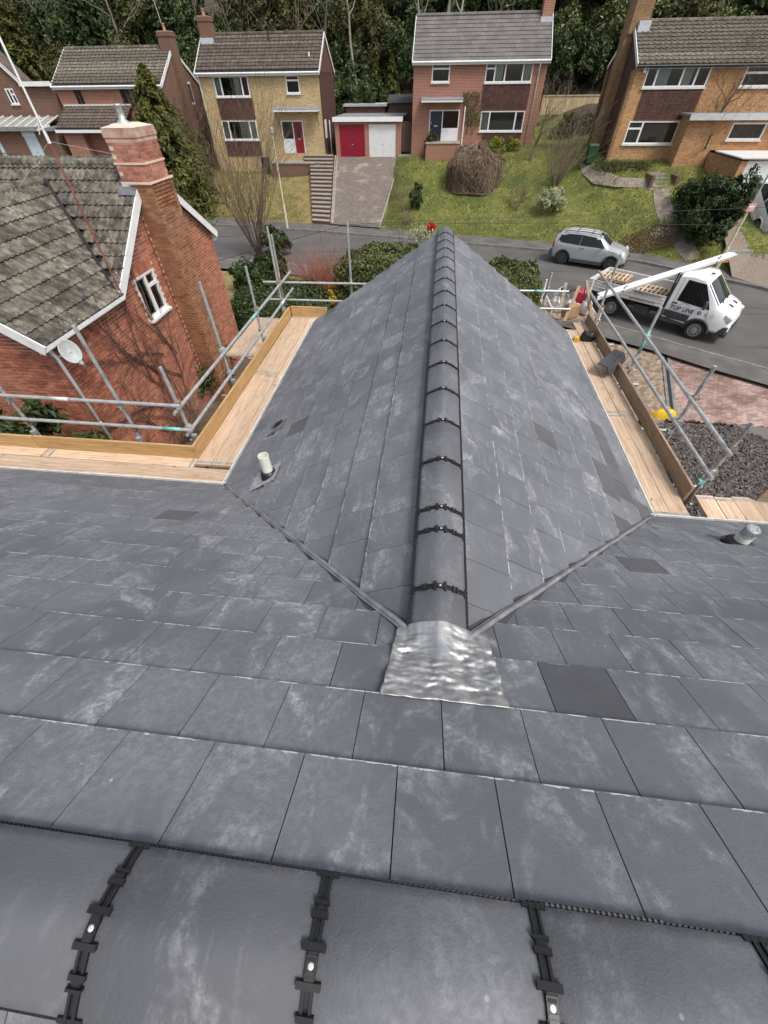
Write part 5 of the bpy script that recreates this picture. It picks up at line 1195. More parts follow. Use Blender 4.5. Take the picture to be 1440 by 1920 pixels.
# lower front extension with lean to roof
e0, e1 = hitY(105, 244, LY2-2.2), hitY(232, 244, LY2-2.2)
mb = MB(); mb.box(e0.x+.3, e0.x+1.9, LY2-2.0, LY2-.01, -4.5, e0.z-.1); mb.box(e1.x-1.6, e1.x-.2, LY2-2.0, LY2-.01, -4.5, e0.z-.1); mb.box(e0.x+1.9, e1.x-1.6, LY2-1.2, LY2-1.0, -4.5, e0.z-.1); mb.build('porch_wall', B_RED, l2)
zt_ = hitY(160, 199, LY2).z; dz = zt_-e0.z; LL = math.hypot(2.3, dz); SE = Slope((0, LY2-.02, zt_), (-1, 0, 0), (0, -2.3/LL, -dz/LL)); mb = MB(); mb.prism([SE.p(-e1.x, 0, -.06), SE.p(-e0.x, 0, -.06), SE.p(-e0.x, LL, -.06), SE.p(-e1.x, LL, -.06)], SE.N*.05); mb.build('porch_roof', DARK, l2)
tiled_slope(l2, 'porch_tiles', SE, -e1.x, -e0.x, LL, TILE_BR); mb = MB(); mb.box(e0.x, e1.x, LY2-2.36, LY2-2.32, e0.z-.15, e0.z+.02); mb.build('porch_fascia', WHITE, l2); mb = MB(); mb.box(e0.x, e1.x, LY2-.05, LY2-.004, zt_-.02, zt_+.1); mb.build('porch_flashing', WHITE_OLD, l2)
# tv aerial
q = hitY(306, 55, 44.7); ae = thing('tv_aerial', 'thin television aerial on the brown chimney', 'aerial', q); mb = MB(); mb.tube([q, q+V(-.15, 0, 1.6)], .025, 6); mb.build('pole', GALV, ae); mb = MB(); mb.tube([q+V(-.5, 0, 1.45), q+V(.3, 0, 1.5)], .015, 5)
for i in range(6): mb.tube([q+V(-.45+.14*i, -.2, 1.46), q+V(-.45+.14*i, .2, 1.46)], .01, 4)
mb.build('boom', GALV, ae)
# timber fence and dark screen right of the red house
fe = thing('timber_fence', 'pale vertical board fence on the bank beside the red brick house', 'fence', (10.5, 50, -.8)); FY = 50.0
F0, F1 = hitY(1018, 180, FY), hitY(1140, 208, FY); x = F0.x; FEN = pm('pale_fence_timber', (.42, .33, .19), (.55, .45, .28), 4, .85, isl=.12)
while x < F1.x: mb = MB(); mb.box(x, x+.138, FY, FY+.02, F1.z-.2, F0.z+rnd(-.02, .02)); mb.build('fence_board', FEN, fe); x += .145
mb = MB(); mb.box(F0.x, F1.x, FY-.04, FY-.002, F0.z-.02, F0.z+.06); mb.build('cap_rail', FEN, fe)
mb = MB(); mb.box(F0.x, F1.x, FY+.021, FY+.06, F1.z+.2, F1.z+.3); mb.build('rail', FEN, fe)
# ================================================================ planting
L_LAUREL = m_leaf('laurel_leaf', (.040, .062, .014), (.150, .165, .050), .35, .15)
L_DARK = m_leaf('dark_evergreen_leaf', (.017, .036, .010), (.064, .092, .024), .4, .15)
L_YEW = m_leaf('yellow_green_conifer', (.055, .072, .015), (.155, .155, .036), .6, .2)
L_CONI = m_leaf('dark_conifer_needles', (.012, .028, .009), (.046, .068, .018), .6, .15)
L_OLIVE = m_leaf('olive_leaf', (.055, .060, .018), (.115, .115, .040), .55, .2)
L_VAR = m_leaf('variegated_leaf', (.22, .25, .10), (.52, .53, .36), .5, .2)
L_GREY = m_leaf('grey_green_conifer', (.055, .070, .040), (.12, .135, .075), .6, .2)
L_YEL = m_leaf('yellow_flower', (.30, .26, .02), (.50, .42, .05), .6, .3)
L_RED = m_leaf('red_petal', (.50, .012, .012), (.65, .05, .04), .5, .3)
L_WHT = m_leaf('white_petal', (.60, .62, .55), (.75, .76, .70), .6, .3)
L_LIME = m_leaf('lime_leaf', (.20, .24, .03), (.34, .36, .06), .5, .25)
L_BLADE = m_leaf('grass_blade', (.10, .12, .025), (.25, .24, .08), .7, .2)
L_DEAD = m_leaf('dead_foliage', (.13, .085, .045), (.26, .18, .10), .8, .1)
W_BARK = pm('brown_bark', (.060, .045, .032), (.13, .10, .075), 8, .95, bump=.5, bsc=25)
W_PALE = pm('pale_bark', (.22, .20, .165), (.38, .36, .31), 6, .9, bump=.3, bsc=25)
W_TWIG = pm('grey_brown_twig', (.135, .10, .065), (.23, .18, .125), 8, .9)
W_DOME = pm('weeping_twig', (.14, .095, .062), (.24, .175, .12), 8, .9)
W_BRUSH = pm('brown_twig', (.085, .058, .040), (.16, .115, .08), 8, .9)
W_REDS = pm('red_dogwood_stem', (.24, .060, .050), (.36, .12, .09), 8, .7)
def leaf(mb, c, n, s, asp=.5, roll=None):
    n = n.normalized(); a = n.orthogonal().normalized(); t = rnd(0, 6.283) if roll is None else roll
    b = n.cross(a); u = a*math.cos(t)+b*math.sin(t); v = n.cross(u)
    mb.add([c-u*s, c+v*s*asp+n*s*.18, c+u*s, c-v*s*asp+n*s*.18], [(0, 1, 2, 3)])
def rdir():
    z = rnd(-1, 1); t = rnd(0, 6.283); r = math.sqrt(1-z*z); return V(r*math.cos(t), r*math.sin(t), z)
def blob(mb, c, rad, n, size, clumps=40, low=-.35, spread=.22, asp=.5, mat=None, out=.6, fill=.25):
    """uneven crown: leaves gathered in clumps over an ellipsoid, some inside"""
    c = Vector(c); rad = Vector(rad); cl = []
    for i in range(clumps):
        d = rdir()
        while d.z < low: d = rdir()
        k = rnd(.72, 1.05); cl.append((V(d.x*rad.x, d.y*rad.y, d.z*rad.z)*k, d, rnd(.6, 1.4)))
    m_ = (rad.x+rad.y+rad.z)/3
    for i in range(n):
        p0_, d, w_ = random.choice(cl)
        q = rdir()*(m_*spread*w_*rnd(.2, 1.0)**.6)
        if random.random() < fill: p0_ = p0_*rnd(.45, .95)
        p = c+p0_+q; nn = (d*out+rdir()*.7+V(0, 0, .35)); leaf(mb, p, nn, size*rnd(.6, 1.3), asp)
def shrub(name, label, cat, base, rad, n, size, mat, clumps=40, asp=.5, stem=W_BARK, group=None, low=-.4, extra=None, spread=.24, fill=.3, hedge=False):
    b = Vector(base); t = thing(name, label, cat, b, group); mb = MB(); c = b+V(0, 0, rad[2]*.85)
    if hedge:                                           # clipped, dense: rounded box of small clumps
        for i in range(n):
            d = rdir()
            while d.z < low: d = rdir()
            k = (abs(d.x)**3+abs(d.y)**3+abs(d.z)**3)**(-1/3); w_ = 1+.16*mnoise.noise(Vector((d.x*2.3+b.x, d.y*2.3, d.z*2.3)))+.10*mnoise.noise(Vector((d.x*7, d.y*7+b.y, d.z*7)))
            q = (1-abs(random.gauss(0, .055))) if random.random() < .8 else rnd(.6, .95); p = c+V(d.x*rad[0], d.y*rad[1], d.z*rad[2])*(k*w_*q); leaf(mb, p, d*.7+rdir()*.75+V(0, 0, .3), size*rnd(.6, 1.3), asp)
    elif n >= 4000:                                       # several unequal lobes make an uneven outline
        lobes = [(c, Vector(rad)*.80, .34)]
        for i in range(6):
            a = rnd(0, 6.283); k = rnd(.38, .62); lobes.append((c+V(math.cos(a)*rad[0]*rnd(.35, .62), math.sin(a)*rad[1]*rnd(.35, .62), rad[2]*rnd(-.35, .55)), Vector(rad)*k, .11))
        for lc, lr, fr in lobes: blob(mb, lc, lr, int(n*fr), size, max(10, int(clumps*fr*1.6)), low, spread*1.15, asp, fill=fill)
    else: blob(mb, c, rad, n, size, clumps, low, spread, asp, fill=fill)
    mb.build('foliage', mat, t, fix=False)
    mb = MB()
    for i in range(5): walker(mb, b+V(rnd(-.2, .2)*rad[0], rnd(-.2, .2)*rad[1], 0), (rnd(-.5, .5), rnd(-.5, .5), 1), .02+.012*rad[2], 6, rad[2]*.22, .2)
    mb.build('stem', stem, t, fix=False)
    if extra: extra(t, c)
    return t
def conifer_mesh(H, R_, n_br, mat, leafs=22, droop=.25, size=.16, jag=.25, top=.05):
    mb = MB(); tk = MB(); tk.tube([(0, 0, 0), (0, 0, H*.5), (0, 0, H*.97)], [H*.018, H*.011, .01], 6)
    for i in range(n_br):
        h = (i+rnd(0, 1))/n_br; z = H*(.04+.94*h); r = R_*((1-h)**.75)*rnd(1-jag, 1+jag*.6)+top; a = rnd(0, 6.283)
        d = V(math.cos(a), math.sin(a), 0)
        for k in range(leafs):
            u = rnd(.25, 1.0)**.7; p = d*(r*u)+V(0, 0, z-droop*r*u*u+.18*r*u); p += rdir()*(.10*r+.05)
            leaf(mb, p, V(d.x*.5, d.y*.5, .8)+rdir()*.7, size*rnd(.6, 1.3), .35)
    return mb.mesh('crown', mat, fix=False), tk.mesh('trunk', W_BARK, True)
def bare_tree_mesh(H, r, mat, kids=.5, depth=3, seg=9, wob=.16, spread=1.0, lean=0., lo=.3):
    mb = MB(); tk = MB(); pts, rr = [V(0, 0, 0)], [r*1.25]; p = V(0, 0, 0); d = V(lean, 0, 1)
    br = []
    for i in range(seg):
        d = (d+V(rnd(-wob, wob), rnd(-wob, wob), .1)).normalized(); p = p+d*(H/seg); pts.append(p.copy()); rr.append(r*(1-.9*(i+1)/seg)+.006)
        if (i+1)/seg > lo:
            for k in range(2): br.append((p.copy(), d.copy(), rr[-1]))
    tk.tube(pts, rr, 6, cap=False)
    for p, d, r0 in br:
        a = rnd(0, 6.283); walker(mb, p, d*.7+V(math.cos(a), math.sin(a), .35)*spread, r0*.55, 8, H*.045, .30, None, kids, depth, .05)
    return mb.mesh('branches', mat, fix=False), tk.mesh('trunk', mat, True)
def two_part(name, label, cat, base, parts, group=None, rz=0, sc=1.0):
    t = thing(name, label, cat, base, group, rz); t.scale = (sc, sc, sc)
    for nm, me in parts: link(nm, me, t, local=True)
    return t
# ---- wood on the hill behind the houses
random.seed(21); MINR = .012
con_v = [conifer_mesh(13, 2.6, 190, L_CONI, 34, .35, .30), conifer_mesh(10, 2.9, 170, L_YEW, 36, .45, .28, .35), conifer_mesh(15, 2.4, 200, L_CONI, 30, .25, .28, .4)]
bare_v = [bare_tree_mesh(15, .20, W_BARK, .35, 2), bare_tree_mesh(14, .15, W_PALE, .30, 2, lo=.35), bare_tree_mesh(12, .16, W_TWIG, .42, 2, spread=1.3)]
def crown_mesh(rad, n, size, mat, clumps=60):
    mb = MB(); blob(mb, (0, 0, rad[2]*.9), rad, n, size, clumps, -.6, .22, fill=.35); return mb.mesh('crown', mat, fix=False)
def stem_mesh(h, r=.1):
    mb = MB()
    for i in range(4): walker(mb, (rnd(-.3, .3), rnd(-.3, .3), 0), (rnd(-.4, .4), rnd(-.4, .4), 1), r, 6, h/6, .15)
    return mb.mesh('trunk', W_BARK, fix=False)
ever_v = [(crown_mesh((2.6, 2.2, 2.2), 5200, .15, L_DARK), stem_mesh(2)), (crown_mesh((2.2, 2.0, 2.6), 5000, .14, L_OLIVE), stem_mesh(2.4)), (crown_mesh((3.0, 2.4, 2.0), 5600, .16, L_LAUREL), stem_mesh(2))]
GW_ = 'woodland trees on the hill behind the houses'
def wood(k, v, x, y, sc=1., rz=None, lab=None):
    z = z_far(x, y)-.1; rz_ = rz
    if not (in_frame((x, y, z+2)) or in_frame((x, y, z+6))): return
    wh = 'above the far left houses' if x < -22 else 'behind the buff brick house' if x < -9.5 else 'behind the double garage' if x < -2.8 else 'behind the red brick house' if x < 7.2 else 'between the red and orange brick houses' if x < 12 else 'behind the orange brick house'
    wh += ' at the wood edge' if y < house_line(x)[0]+19 else ' deep in the wood'
    rz = rnd(0, 6.28) if rz is None else rz
    if k == 'c': two_part('conifer_tree', lab or ['dark drooping conifer ', 'yellowish green conifer ', 'tall narrow dark conifer '][v]+wh, 'tree', (x, y, z), [('crown', con_v[v][0]), ('trunk', con_v[v][1])], GW_, rz, sc)
    elif k == 'b': two_part('bare_tree', lab or ['leafless brown tree ', 'leafless pale trunked tree ', 'twiggy grey leafless tree '][v]+wh, 'tree', (x, y, z), [('branches', bare_v[v][0]), ('trunk', bare_v[v][1])], GW_, rz, sc)
    else: two_part('evergreen_shrub', lab or ['dark broadleaf evergreen ', 'olive green evergreen ', 'glossy green evergreen '][v]+wh, 'shrub', (x, y, z), [('crown', ever_v[v][0]), ('trunk', ever_v[v][1])], 'evergreen shrubs below the wood', rz, sc)
random.seed(5)
for i in range(44):                                     # deep wood
    x = -52+2.6*i+rnd(-1, 1)
    wood('e', random.choice((0, 0, 1, 2)), x, house_line(x)[0]+rnd(15, 18), rnd(.8, 1.25)); wood('e', random.choice((0, 0, 1)), x+1.2, house_line(x)[0]+rnd(20, 26), rnd(1.2, 1.7))
    if i % 2 == 0: wood('c', random.choice((0, 2, 0, 1)), x+rnd(-1, 1), house_line(x)[0]+rnd(24, 36), rnd(.9, 1.2))
    if i % 3 == 0: wood('b', random.choice((0, 2, 0)), x+rnd(-1, 1), house_line(x)[0]+rnd(17, 23), rnd(.8, 1.1))
def at(px_, py_, Y): return hitY(px_, py_, Y)
for px_, v, Yd, sc in ((667, 1, 14, 1.0), (800, 1, 12.5, .95), (832, 1, 12.8, .9), (850, 1, 13.5, .95), (933, 0, 13, .9), (1130, 0, 15, .9), (430, 2, 13, .8), (560, 2, 13, .8)):
    x = hitY(px_, 60, 44+Yd).x; wood('b', v, x, house_line(x)[0]+Yd, sc)
for px_, py_, k, v, Y, sc in ((60, 150, 'c', 1, 55, .95), (20, 150, 'c', 0, 53, .8), (675, 190, 'e', 0, 53.5, .95), (705, 175, 'c', 1, 56, .42), (735, 160, 'c', 1, 55.5, .45), (650, 180, 'e', 2, 55, .8), (1070, 110, 'e', 2, 57, .9), (1105, 130, 'e', 1, 55.5, .7), (1050, 120, 'e', 0, 56, .8), (1140, 120, 'e', 1, 57, .8), (345, 110, 'e', 2, 54, .8), (430, 60, 'e', 0, 58, 1.1), (230, 80, 'e', 0, 57, 1.2), (160, 70, 'c', 0, 58, .8), (520, 60, 'e', 2, 58, 1.0), (580, 50, 'e', 0, 59, 1.2)):
    x = hitY(px_, py_, Y).x; wood(k, v, x, Y, sc)
# ---- named plants near the houses across the street
random.seed(11); MINR = .011
def base_at(px_, py_, Y=None):
    """point of the bank seen at a pixel"""
    lo, hi = 30., 60.
    d = ray(px_, py_); best = None
    t = 24.
    while t < 95:
        p = CAM+d*t/ d.length
        if p.z < (z_far(p.x, p.y) if p.y > far_kerb(p.x) else -6.13): return p
        t += .05
    return CAM+d*60
b = base_at(352, 400); cm = conifer_mesh(8.2, 3.9, 340, L_YEW, 52, .55, .18, .5)
H_ = hitY(272, 115, b.y).z-b.z; two_part('conifer_tree', 'bushy yellow green conifer rising behind the brick chimney', 'tree', b, [('crown', cm[0]), ('trunk', cm[1])], None, 0, H_/8.2)
b = base_at(215, 330); cm = conifer_mesh(6, 2.2, 220, L_GREY, 40, .45, .15, .45); H_ = hitY(165, 150, b.y).z-b.z
two_part('conifer_tree', 'small grey green conifer in front of the lichen roofed house', 'tree', b, [('crown', cm[0]), ('trunk', cm[1])], None, 0, H_/6)
def multistem(name, label, cat, base, H, R_, n, mat, kids=.3, depth=2, r=.02, wob=.12, group=None, grav=.0, seg=10, up=1.0):
    t = thing(name, label, cat, base, group); mb = MB(); b = Vector(base)
    for i in range(n):
        a = rnd(0, 6.283); k = rnd(.15, 1)**.6*R_/H
        walker(mb, b+V(math.cos(a)*.12, math.sin(a)*.12, 0), (math.cos(a)*k, math.sin(a)*k, up), r*rnd(.6, 1.1), seg, H/seg*rnd(.8, 1.08), wob, None, kids, depth, grav)
    mb.build('branches', mat, t, fix=False); return t
b = base_at(345, 330); multistem('bare_shrub', 'tangled grey brown bare shrubs left of the buff brick house', 'shrub', b, 4.3, 2.0, 80, W_BRUSH, .35, 2, .02, .2)
b = base_at(372, 345); shrub('evergreen_shrub', 'tall dark ivy clad thicket against the left corner of the buff house', 'shrub', b, (1.6, 1.4, 2.0), 7000, .10, L_OLIVE, 60, low=-.8)
b = base_at(305, 345); shrub('evergreen_shrub', 'dark evergreen shrub behind the neighbour\'s back gutter', 'shrub', base_at(365, 395)+V(-.6, .5, 0), (2.0, 1.6, 2.3), 9000, .10, L_DARK, 70, low=-.8)
MINR = .0055
p = hitZ(486, 478, -6.13); multistem('bare_tree', 'leafless multi stemmed tree fanning up in front of the tan lawn', 'tree', p, hitY(440, 275, p.y).z+6.13, 2.6, 36, W_BRUSH, .42, 2, .034, .075, seg=12)
p = hitZ(517, 478, -6.13); shrub('evergreen_shrub', 'small dark green shrub at the foot of the bare multi stemmed tree', 'shrub', p, (1.0, .9, .75), 2600, .09, L_DARK, 30)
# dome of weeping twigs
b = base_at(886, 362); t = thing('weeping_shrub', 'brown dome shaped weeping bare shrub on the lawn', 'shrub', b); RX = (hitY(938, 330, b.y).x-hitY(834, 330, b.y).x)/2; RH = hitY(886, 281, b.y+.5).z-b.z
mb = MB(); b = b+V(0, RX*.7, 0)
for i in range(3200):
    a = rnd(0, 6.283); e0 = rnd(.0, 1.3); dirv = V(math.cos(a), math.sin(a), 0); pts = []
    for k in range(5):
        e = e0+(k/4)*rnd(.5, .8)+.0; e = min(e, 1.62); q = rnd(.90, 1.06)*(1+.22*mnoise.noise(Vector((math.cos(a)*2.2, math.sin(a)*2.2, e*2.2)))); sw = rnd(-.12, .12)
        pts.append(b+V(math.cos(a+sw*k)*math.sin(e)*RX*q, math.sin(a+sw*k)*math.sin(e)*RX*q, (max(0, math.cos(e))**.62)*RH*q+.02))
    mb.tube(pts, [.017, .016, .014, .011, .006], 3, cap=False)
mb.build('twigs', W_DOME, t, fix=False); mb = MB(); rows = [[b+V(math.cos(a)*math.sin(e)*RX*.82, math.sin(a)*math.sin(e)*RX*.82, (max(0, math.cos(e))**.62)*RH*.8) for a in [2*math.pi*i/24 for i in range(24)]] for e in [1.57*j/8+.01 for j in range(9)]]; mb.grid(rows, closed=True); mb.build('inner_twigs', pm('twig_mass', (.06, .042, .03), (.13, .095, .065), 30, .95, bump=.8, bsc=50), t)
b = base_at(1040, 352); multistem('bare_shrub', 'pale leafless shrub with upright branches on the sloping lawn', 'shrub', b, hitY(1050, 225, b.y).z-b.z, 2.0, 34, W_TWIG, .45, 2, .034, .14)
b = base_at(1030, 397); shrub('variegated_shrub', 'rounded cream variegated bush below the pale leafless shrub', 'shrub', b, (.95, .85, .72), 3600, .075, L_VAR, 60, .45, fill=.15)
b = base_at(779, 392); shrub('topiary_shrub', 'small dark green clipped shrub near the top of the drive edge', 'shrub', b, (.48, .48, .85), 2200, .07, L_DARK, 50, low=-.9, spread=.16)
for px_, py_ in ((757, 395), (748, 372), (762, 420)): 
    b = base_at(px_, py_); multistem('bare_shrub', 'low brown twiggy plant along the right edge of the drive', 'shrub', b, .8, .7, 26, W_DOME, .3, 1, .01, .25, 'twiggy plants along the drive')
MINR = .008
b = base_at(993, 306); parts = bare_tree_mesh(4.6, .16, W_TWIG, .7, 3, 7, .22, 1.3, 0, .2); H_ = hitY(985, 180, b.y).z-b.z
two_part('bare_tree', 'gnarled leafless tree in front of the red brick house window', 'tree', b, [('branches', parts[0]), ('trunk', parts[1])], None, 1.0, H_/4.6)
b = base_at(965, 395); multistem('bare_shrub', 'small leafless sapling left of the variegated bush', 'shrub', b, 1.5, .7, 10, W_TWIG, .45, 2, .016, .2)
b = base_at(808, 292); shrub('evergreen_shrub', 'narrow olive shrub against the porch brickwork', 'shrub', b, (.5, .4, .8), 1300, .07, L_OLIVE, 24)
b = base_at(893, 275); shrub('evergreen_shrub', 'rounded olive brown shrub under the lower right window', 'shrub', b+V(0, .2, 0), (1.0, .7, .85), 2600, .07, L_OLIVE, 40)
b = base_at(865, 272); shrub('evergreen_shrub', 'dark upright evergreen beside the white canopy post', 'shrub', b, (.4, .4, 1.0), 1500, .07, L_DARK, 24, low=-.9)
b = base_at(945, 285); shrub('evergreen_shrub', 'low yellow green ground shrub right of the olive brown shrub', 'shrub', b, (1.3, .5, .45), 1800, .07, L_LIME, 30)
cw = thing('climbing_plant', 'sparse climber on the red brick wall beside the canopy', 'climber', (2.2, 43.9, -2.6)); mb = MB(); q = hitY(885, 232, 43.93)
for i in range(420): c = hitY(rnd(868, 900), rnd(172, 236), 43.92); leaf(mb, c, V(rnd(-.6, .6), -1, rnd(-.2, .6)), .07)
mb.build('foliage', L_OLIVE, cw, fix=False); mb = MB()
for i in range(5): walker(mb, q+V(rnd(-.4, .4), 0, -.6), (rnd(-.3, .3), 0, 1), .018, 12, .22, .2)
mb.build('stem', W_BARK, cw, fix=False)
# right hand bank
b = base_at(1335, 462); shrub('evergreen_hedge', 'large dark evergreen mass between the stepped path and white garage', 'shrub', b+V(-.5, 1.3, -.2), (1.75, 2.2, 1.9), 18000, .10, L_DARK, 120, spread=.17, low=-.8)
b = base_at(1300, 420); shrub('evergreen_shrub', 'dark bush above the curving garden path', 'shrub', b+V(.4, 1.4, .0), (1.4, 1.3, 1.2), 5000, .09, L_DARK, 60)
b = base_at(1330, 330); parts = bare_tree_mesh(5.5, .17, W_BRUSH, .75, 3, 8, .25, 1.5, .25, .2)
two_part('bare_tree', 'spreading leafless tree before the orange brick porch', 'tree', b+V(0, 1, 0), [('branches', parts[0]), ('trunk', parts[1])], None, 2.0, .82)
b = base_at(1222, 285); multistem('bare_shrub', 'brown bare shrubs under the orange house front window', 'shrub', b+V(0, .4, 0), 1.3, 1.6, 40, W_DOME, .4, 1, .012, .25)
b = base_at(1218, 465); t = thing('flower_bed', 'mound of dead brown grasses and white flowers by the pavement', 'plants', b); mb = MB(); m2 = MB()
for i in range(2600):
    a = rnd(0, 6.28); r_ = rnd(0, 1)**.5; c = b+V(math.cos(a)*1.9*r_, math.sin(a)*1.0*r_+.5, 0); c.z = z_far(c.x, c.y) if c.y > back_of_pavement(c.x) else -6; c.z += rnd(0, .38)*(1-r_*.5); leaf(mb, c, rdir()+V(0, 0, .2), .11, .14)
for i in range(150): c = hitY(1240+random.gauss(0, 12), 440+random.gauss(0, 9), b.y+.6); leaf(m2, c, rdir()+V(0, -.4, .6), .05, .8)
mb.build('dead_grass', L_DEAD, t, fix=False); m2.build('white_flowers', L_WHT, t, fix=False, kind='stuff')
b = base_at(1165, 322); t = thing('planted_border', 'low planted border with bare earth below the orange house', 'plants', b); mb = MB()
for i in range(1500):
    c = base_at(rnd(1115, 1215), rnd(305, 322)); leaf(mb, c+V(0, 0, rnd(0, .15)), rdir()+V(0, 0, 1), .07) if i % 3 == 0 else leaf(mb, mb_last+V(rnd(-.4, .4), rnd(-.2, .2), rnd(-.02, .15)), rdir()+V(0, 0, 1), .07)
    if i % 3 == 0: mb_last = c
mb.build('ground_leaves', L_OLIVE, t, fix=False)
for px_, py_, s_ in ((1060, 265, 1.0), (1085, 262, 1.1), (1110, 255, .9)):
    b = base_at(px_, py_); shrub('evergreen_shrub', 'very dark rounded evergreen behind the pale leafless shrub', 'shrub', b+V(0, 1.5, -.3), (1.0*s_, .9, .9*s_), 2600, .07, L_DARK, 40, group='dark rounded evergreens beside the red brick house')
b = base_at(1085, 155)
# ---- our side: hedges and shrubs round the wing
random.seed(33); MINR = .004
p = hitZ(660, 560, -6.2); shrub('laurel_hedge', 'large glossy green laurel beyond the left verge of the slate wing', 'hedge', (-2.15, 18.8, -6.25), (2.15, 1.75, 1.55), 30000, .07, L_LAUREL, 150, .45, low=-.8, hedge=True)
shrub('laurel_hedge', 'olive green laurel beyond the right verge of the slate wing', 'hedge', (3.0, 18.0, -6.25), (1.35, 1.7, 1.40), 22000, .07, L_LAUREL, 100, .45, low=-.8, hedge=True)
def px_base(px_, py_, z=-6.2): return hitZ(px_, py_, z)
b = px_base(530, 640); shrub('evergreen_shrub', 'dark dense shrub below the left scaffold corner', 'shrub', b+V(0, .6, 0), (2.0, 1.9, 1.05), 24000, .065, L_DARK, 110, .5, low=-.7, hedge=True)
b = px_base(470, 560); shrub('evergreen_shrub', 'dark leafy shrub between the brick gable and scaffold', 'shrub', b+V(.3, 1.2, 0), (1.6, 1.9, .85), 13000, .085, L_DARK, 70, .5, spread=.18, low=-.7)
b = px_base(600, 620); multistem('dogwood', 'thicket of red bare dogwood stems beside the large laurel', 'shrub', b+V(.1, 1.6, 0), 2.3, 1.7, 170, W_REDS, .35, 1, .012, .16)
b = px_base(612, 545); t = thing('spiky_plant', 'spiky green sword leaved plant among the red stems', 'plant', b); mb = MB()
for i in range(70):
    a = rnd(0, 6.28); k = rnd(.1, .6); d = V(math.cos(a)*k, math.sin(a)*k, 1).normalized(); s_ = d.cross(V(0, 0, 1)).normalized()*.025; L_ = rnd(.9, 1.6); q = b+d*L_+V(0, 0, -.15*k*L_)
    mb.add([b-s_, b+s_, b+d*L_*.6+s_*1.2, q, b+d*L_*.6-s_*1.2], [(0, 1, 2, 4), (4, 2, 3)])
mb.build('blades', L_BLADE, t, fix=False)
b = px_base(625, 610); shrub('flowering_shrub', 'small yellow flowering shrub by the far scaffold rail', 'shrub', b+V(.2, .3, .5), (.75, .6, .6), 1800, .05, L_YEL, 40, .6)
b = px_base(545, 640); shrub('flowering_shrub', 'low green shrub flecked yellow under the scaffold rail', 'shrub', b+V(.9, .4, .0), (1.0, .7, .8), 2600, .06, L_OLIVE, 40, .6)
t = thing('red_camellia', 'cluster of red blooms and pale leaves just behind the ridge end', 'flowers', (-1.2, 20.4, -6.2)); mb = MB(); m2 = MB(); q = hitY(808, 426, 20.4)
for i in range(260): leaf(mb, q+rdir()*rnd(.02, .20), rdir(), .06, .7)
for i in range(420): leaf(m2, hitY(797, 438, 20.4)+V(random.gauss(0, .3), random.gauss(0, .2), random.gauss(0, .14)), rdir()+V(0, 0, .5), .06, .5)
mb.build('blooms', L_RED, t, fix=False); m2.build('leaves', L_VAR, t, fix=False); mb = MB()
for i in range(6): walker(mb, (-1.2+rnd(-.3, .3), 20.4, -6.2), (rnd(-.1, .1), 0, 1), .03, 10, .33, .1)
mb.build('stem', W_BARK, t, fix=False)
b = px_base(60, 860); shrub('laurel_bush', 'big leaved dark laurel below the guard rails at the left edge', 'shrub', (-10.0, 5.85, -6.25), (2.8, .8, 1.75), 12000, .10, L_DARK, 90, .42, spread=.16, low=-.8)
b = px_base(330, 830); multistem('bare_shrub', 'brown bare twigs at the foot of the brick wall', 'shrub', b+V(.2, .2, 0), 1.3, 1.2, 70, W_DOME, .3, 1, .009, .25)
b = px_base(415, 740); shrub('evergreen_shrub', 'small dark green bush below the left guard rails', 'shrub', b+V(-.2, .3, 0), (.9, 1.4, .8), 4200, .06, L_DARK, 50, .5)
b = px_base(420, 520); shrub('evergreen_shrub', 'low bright green shrub at the corner of the brick gable', 'shrub', (-7.6, 18.5, -6.2), (1.2, 1.5, .5), 3000, .06, L_LIME, 40, .5)
b = px_base(560, 460); shrub('flowering_shrub', 'reddish brown twiggy planting by the road edge', 'shrub', (-4.9, 22.5, -6.2), (1.8, .9, .8), 3000, .05, L_DEAD, 60, .3)
b = px_base(880, 470); shrub('flowering_shrub', 'brown and white low planting beyond the right verge', 'shrub', (2.6, 21.6, -6.2), (1.5, 1.0, .7), 2600, .05, L_DEAD, 60, .3)
# rough grass on the lawns
random.seed(3); mb = MB(); n = 0
while n < 42000:
    x, v = rnd(-21, 22), rnd(0, 1)**1.3; y0 = back_of_pavement(x); y = lerp(y0+.1, house_line(x)[0]-.2, v)
    if -10.2 < x < -3.8: n += 1; continue
    z = z_far(x, y); h = rnd(.06, .17); a = rnd(0, 6.28); s_ = V(math.cos(a), math.sin(a), 0)*rnd(.01, .03); tp_ = V(x+rnd(-.05, .05), y+rnd(-.05, .05), z+h); mb.add([V(x, y, z)-s_, V(x, y, z)+s_, tp_], [(0, 1, 2)]); n += 1
mb.build('lawn_grass', L_BLADE, kind='stuff', label='tufts of rough grass on the sloping front lawns', cat='grass', fix=False)
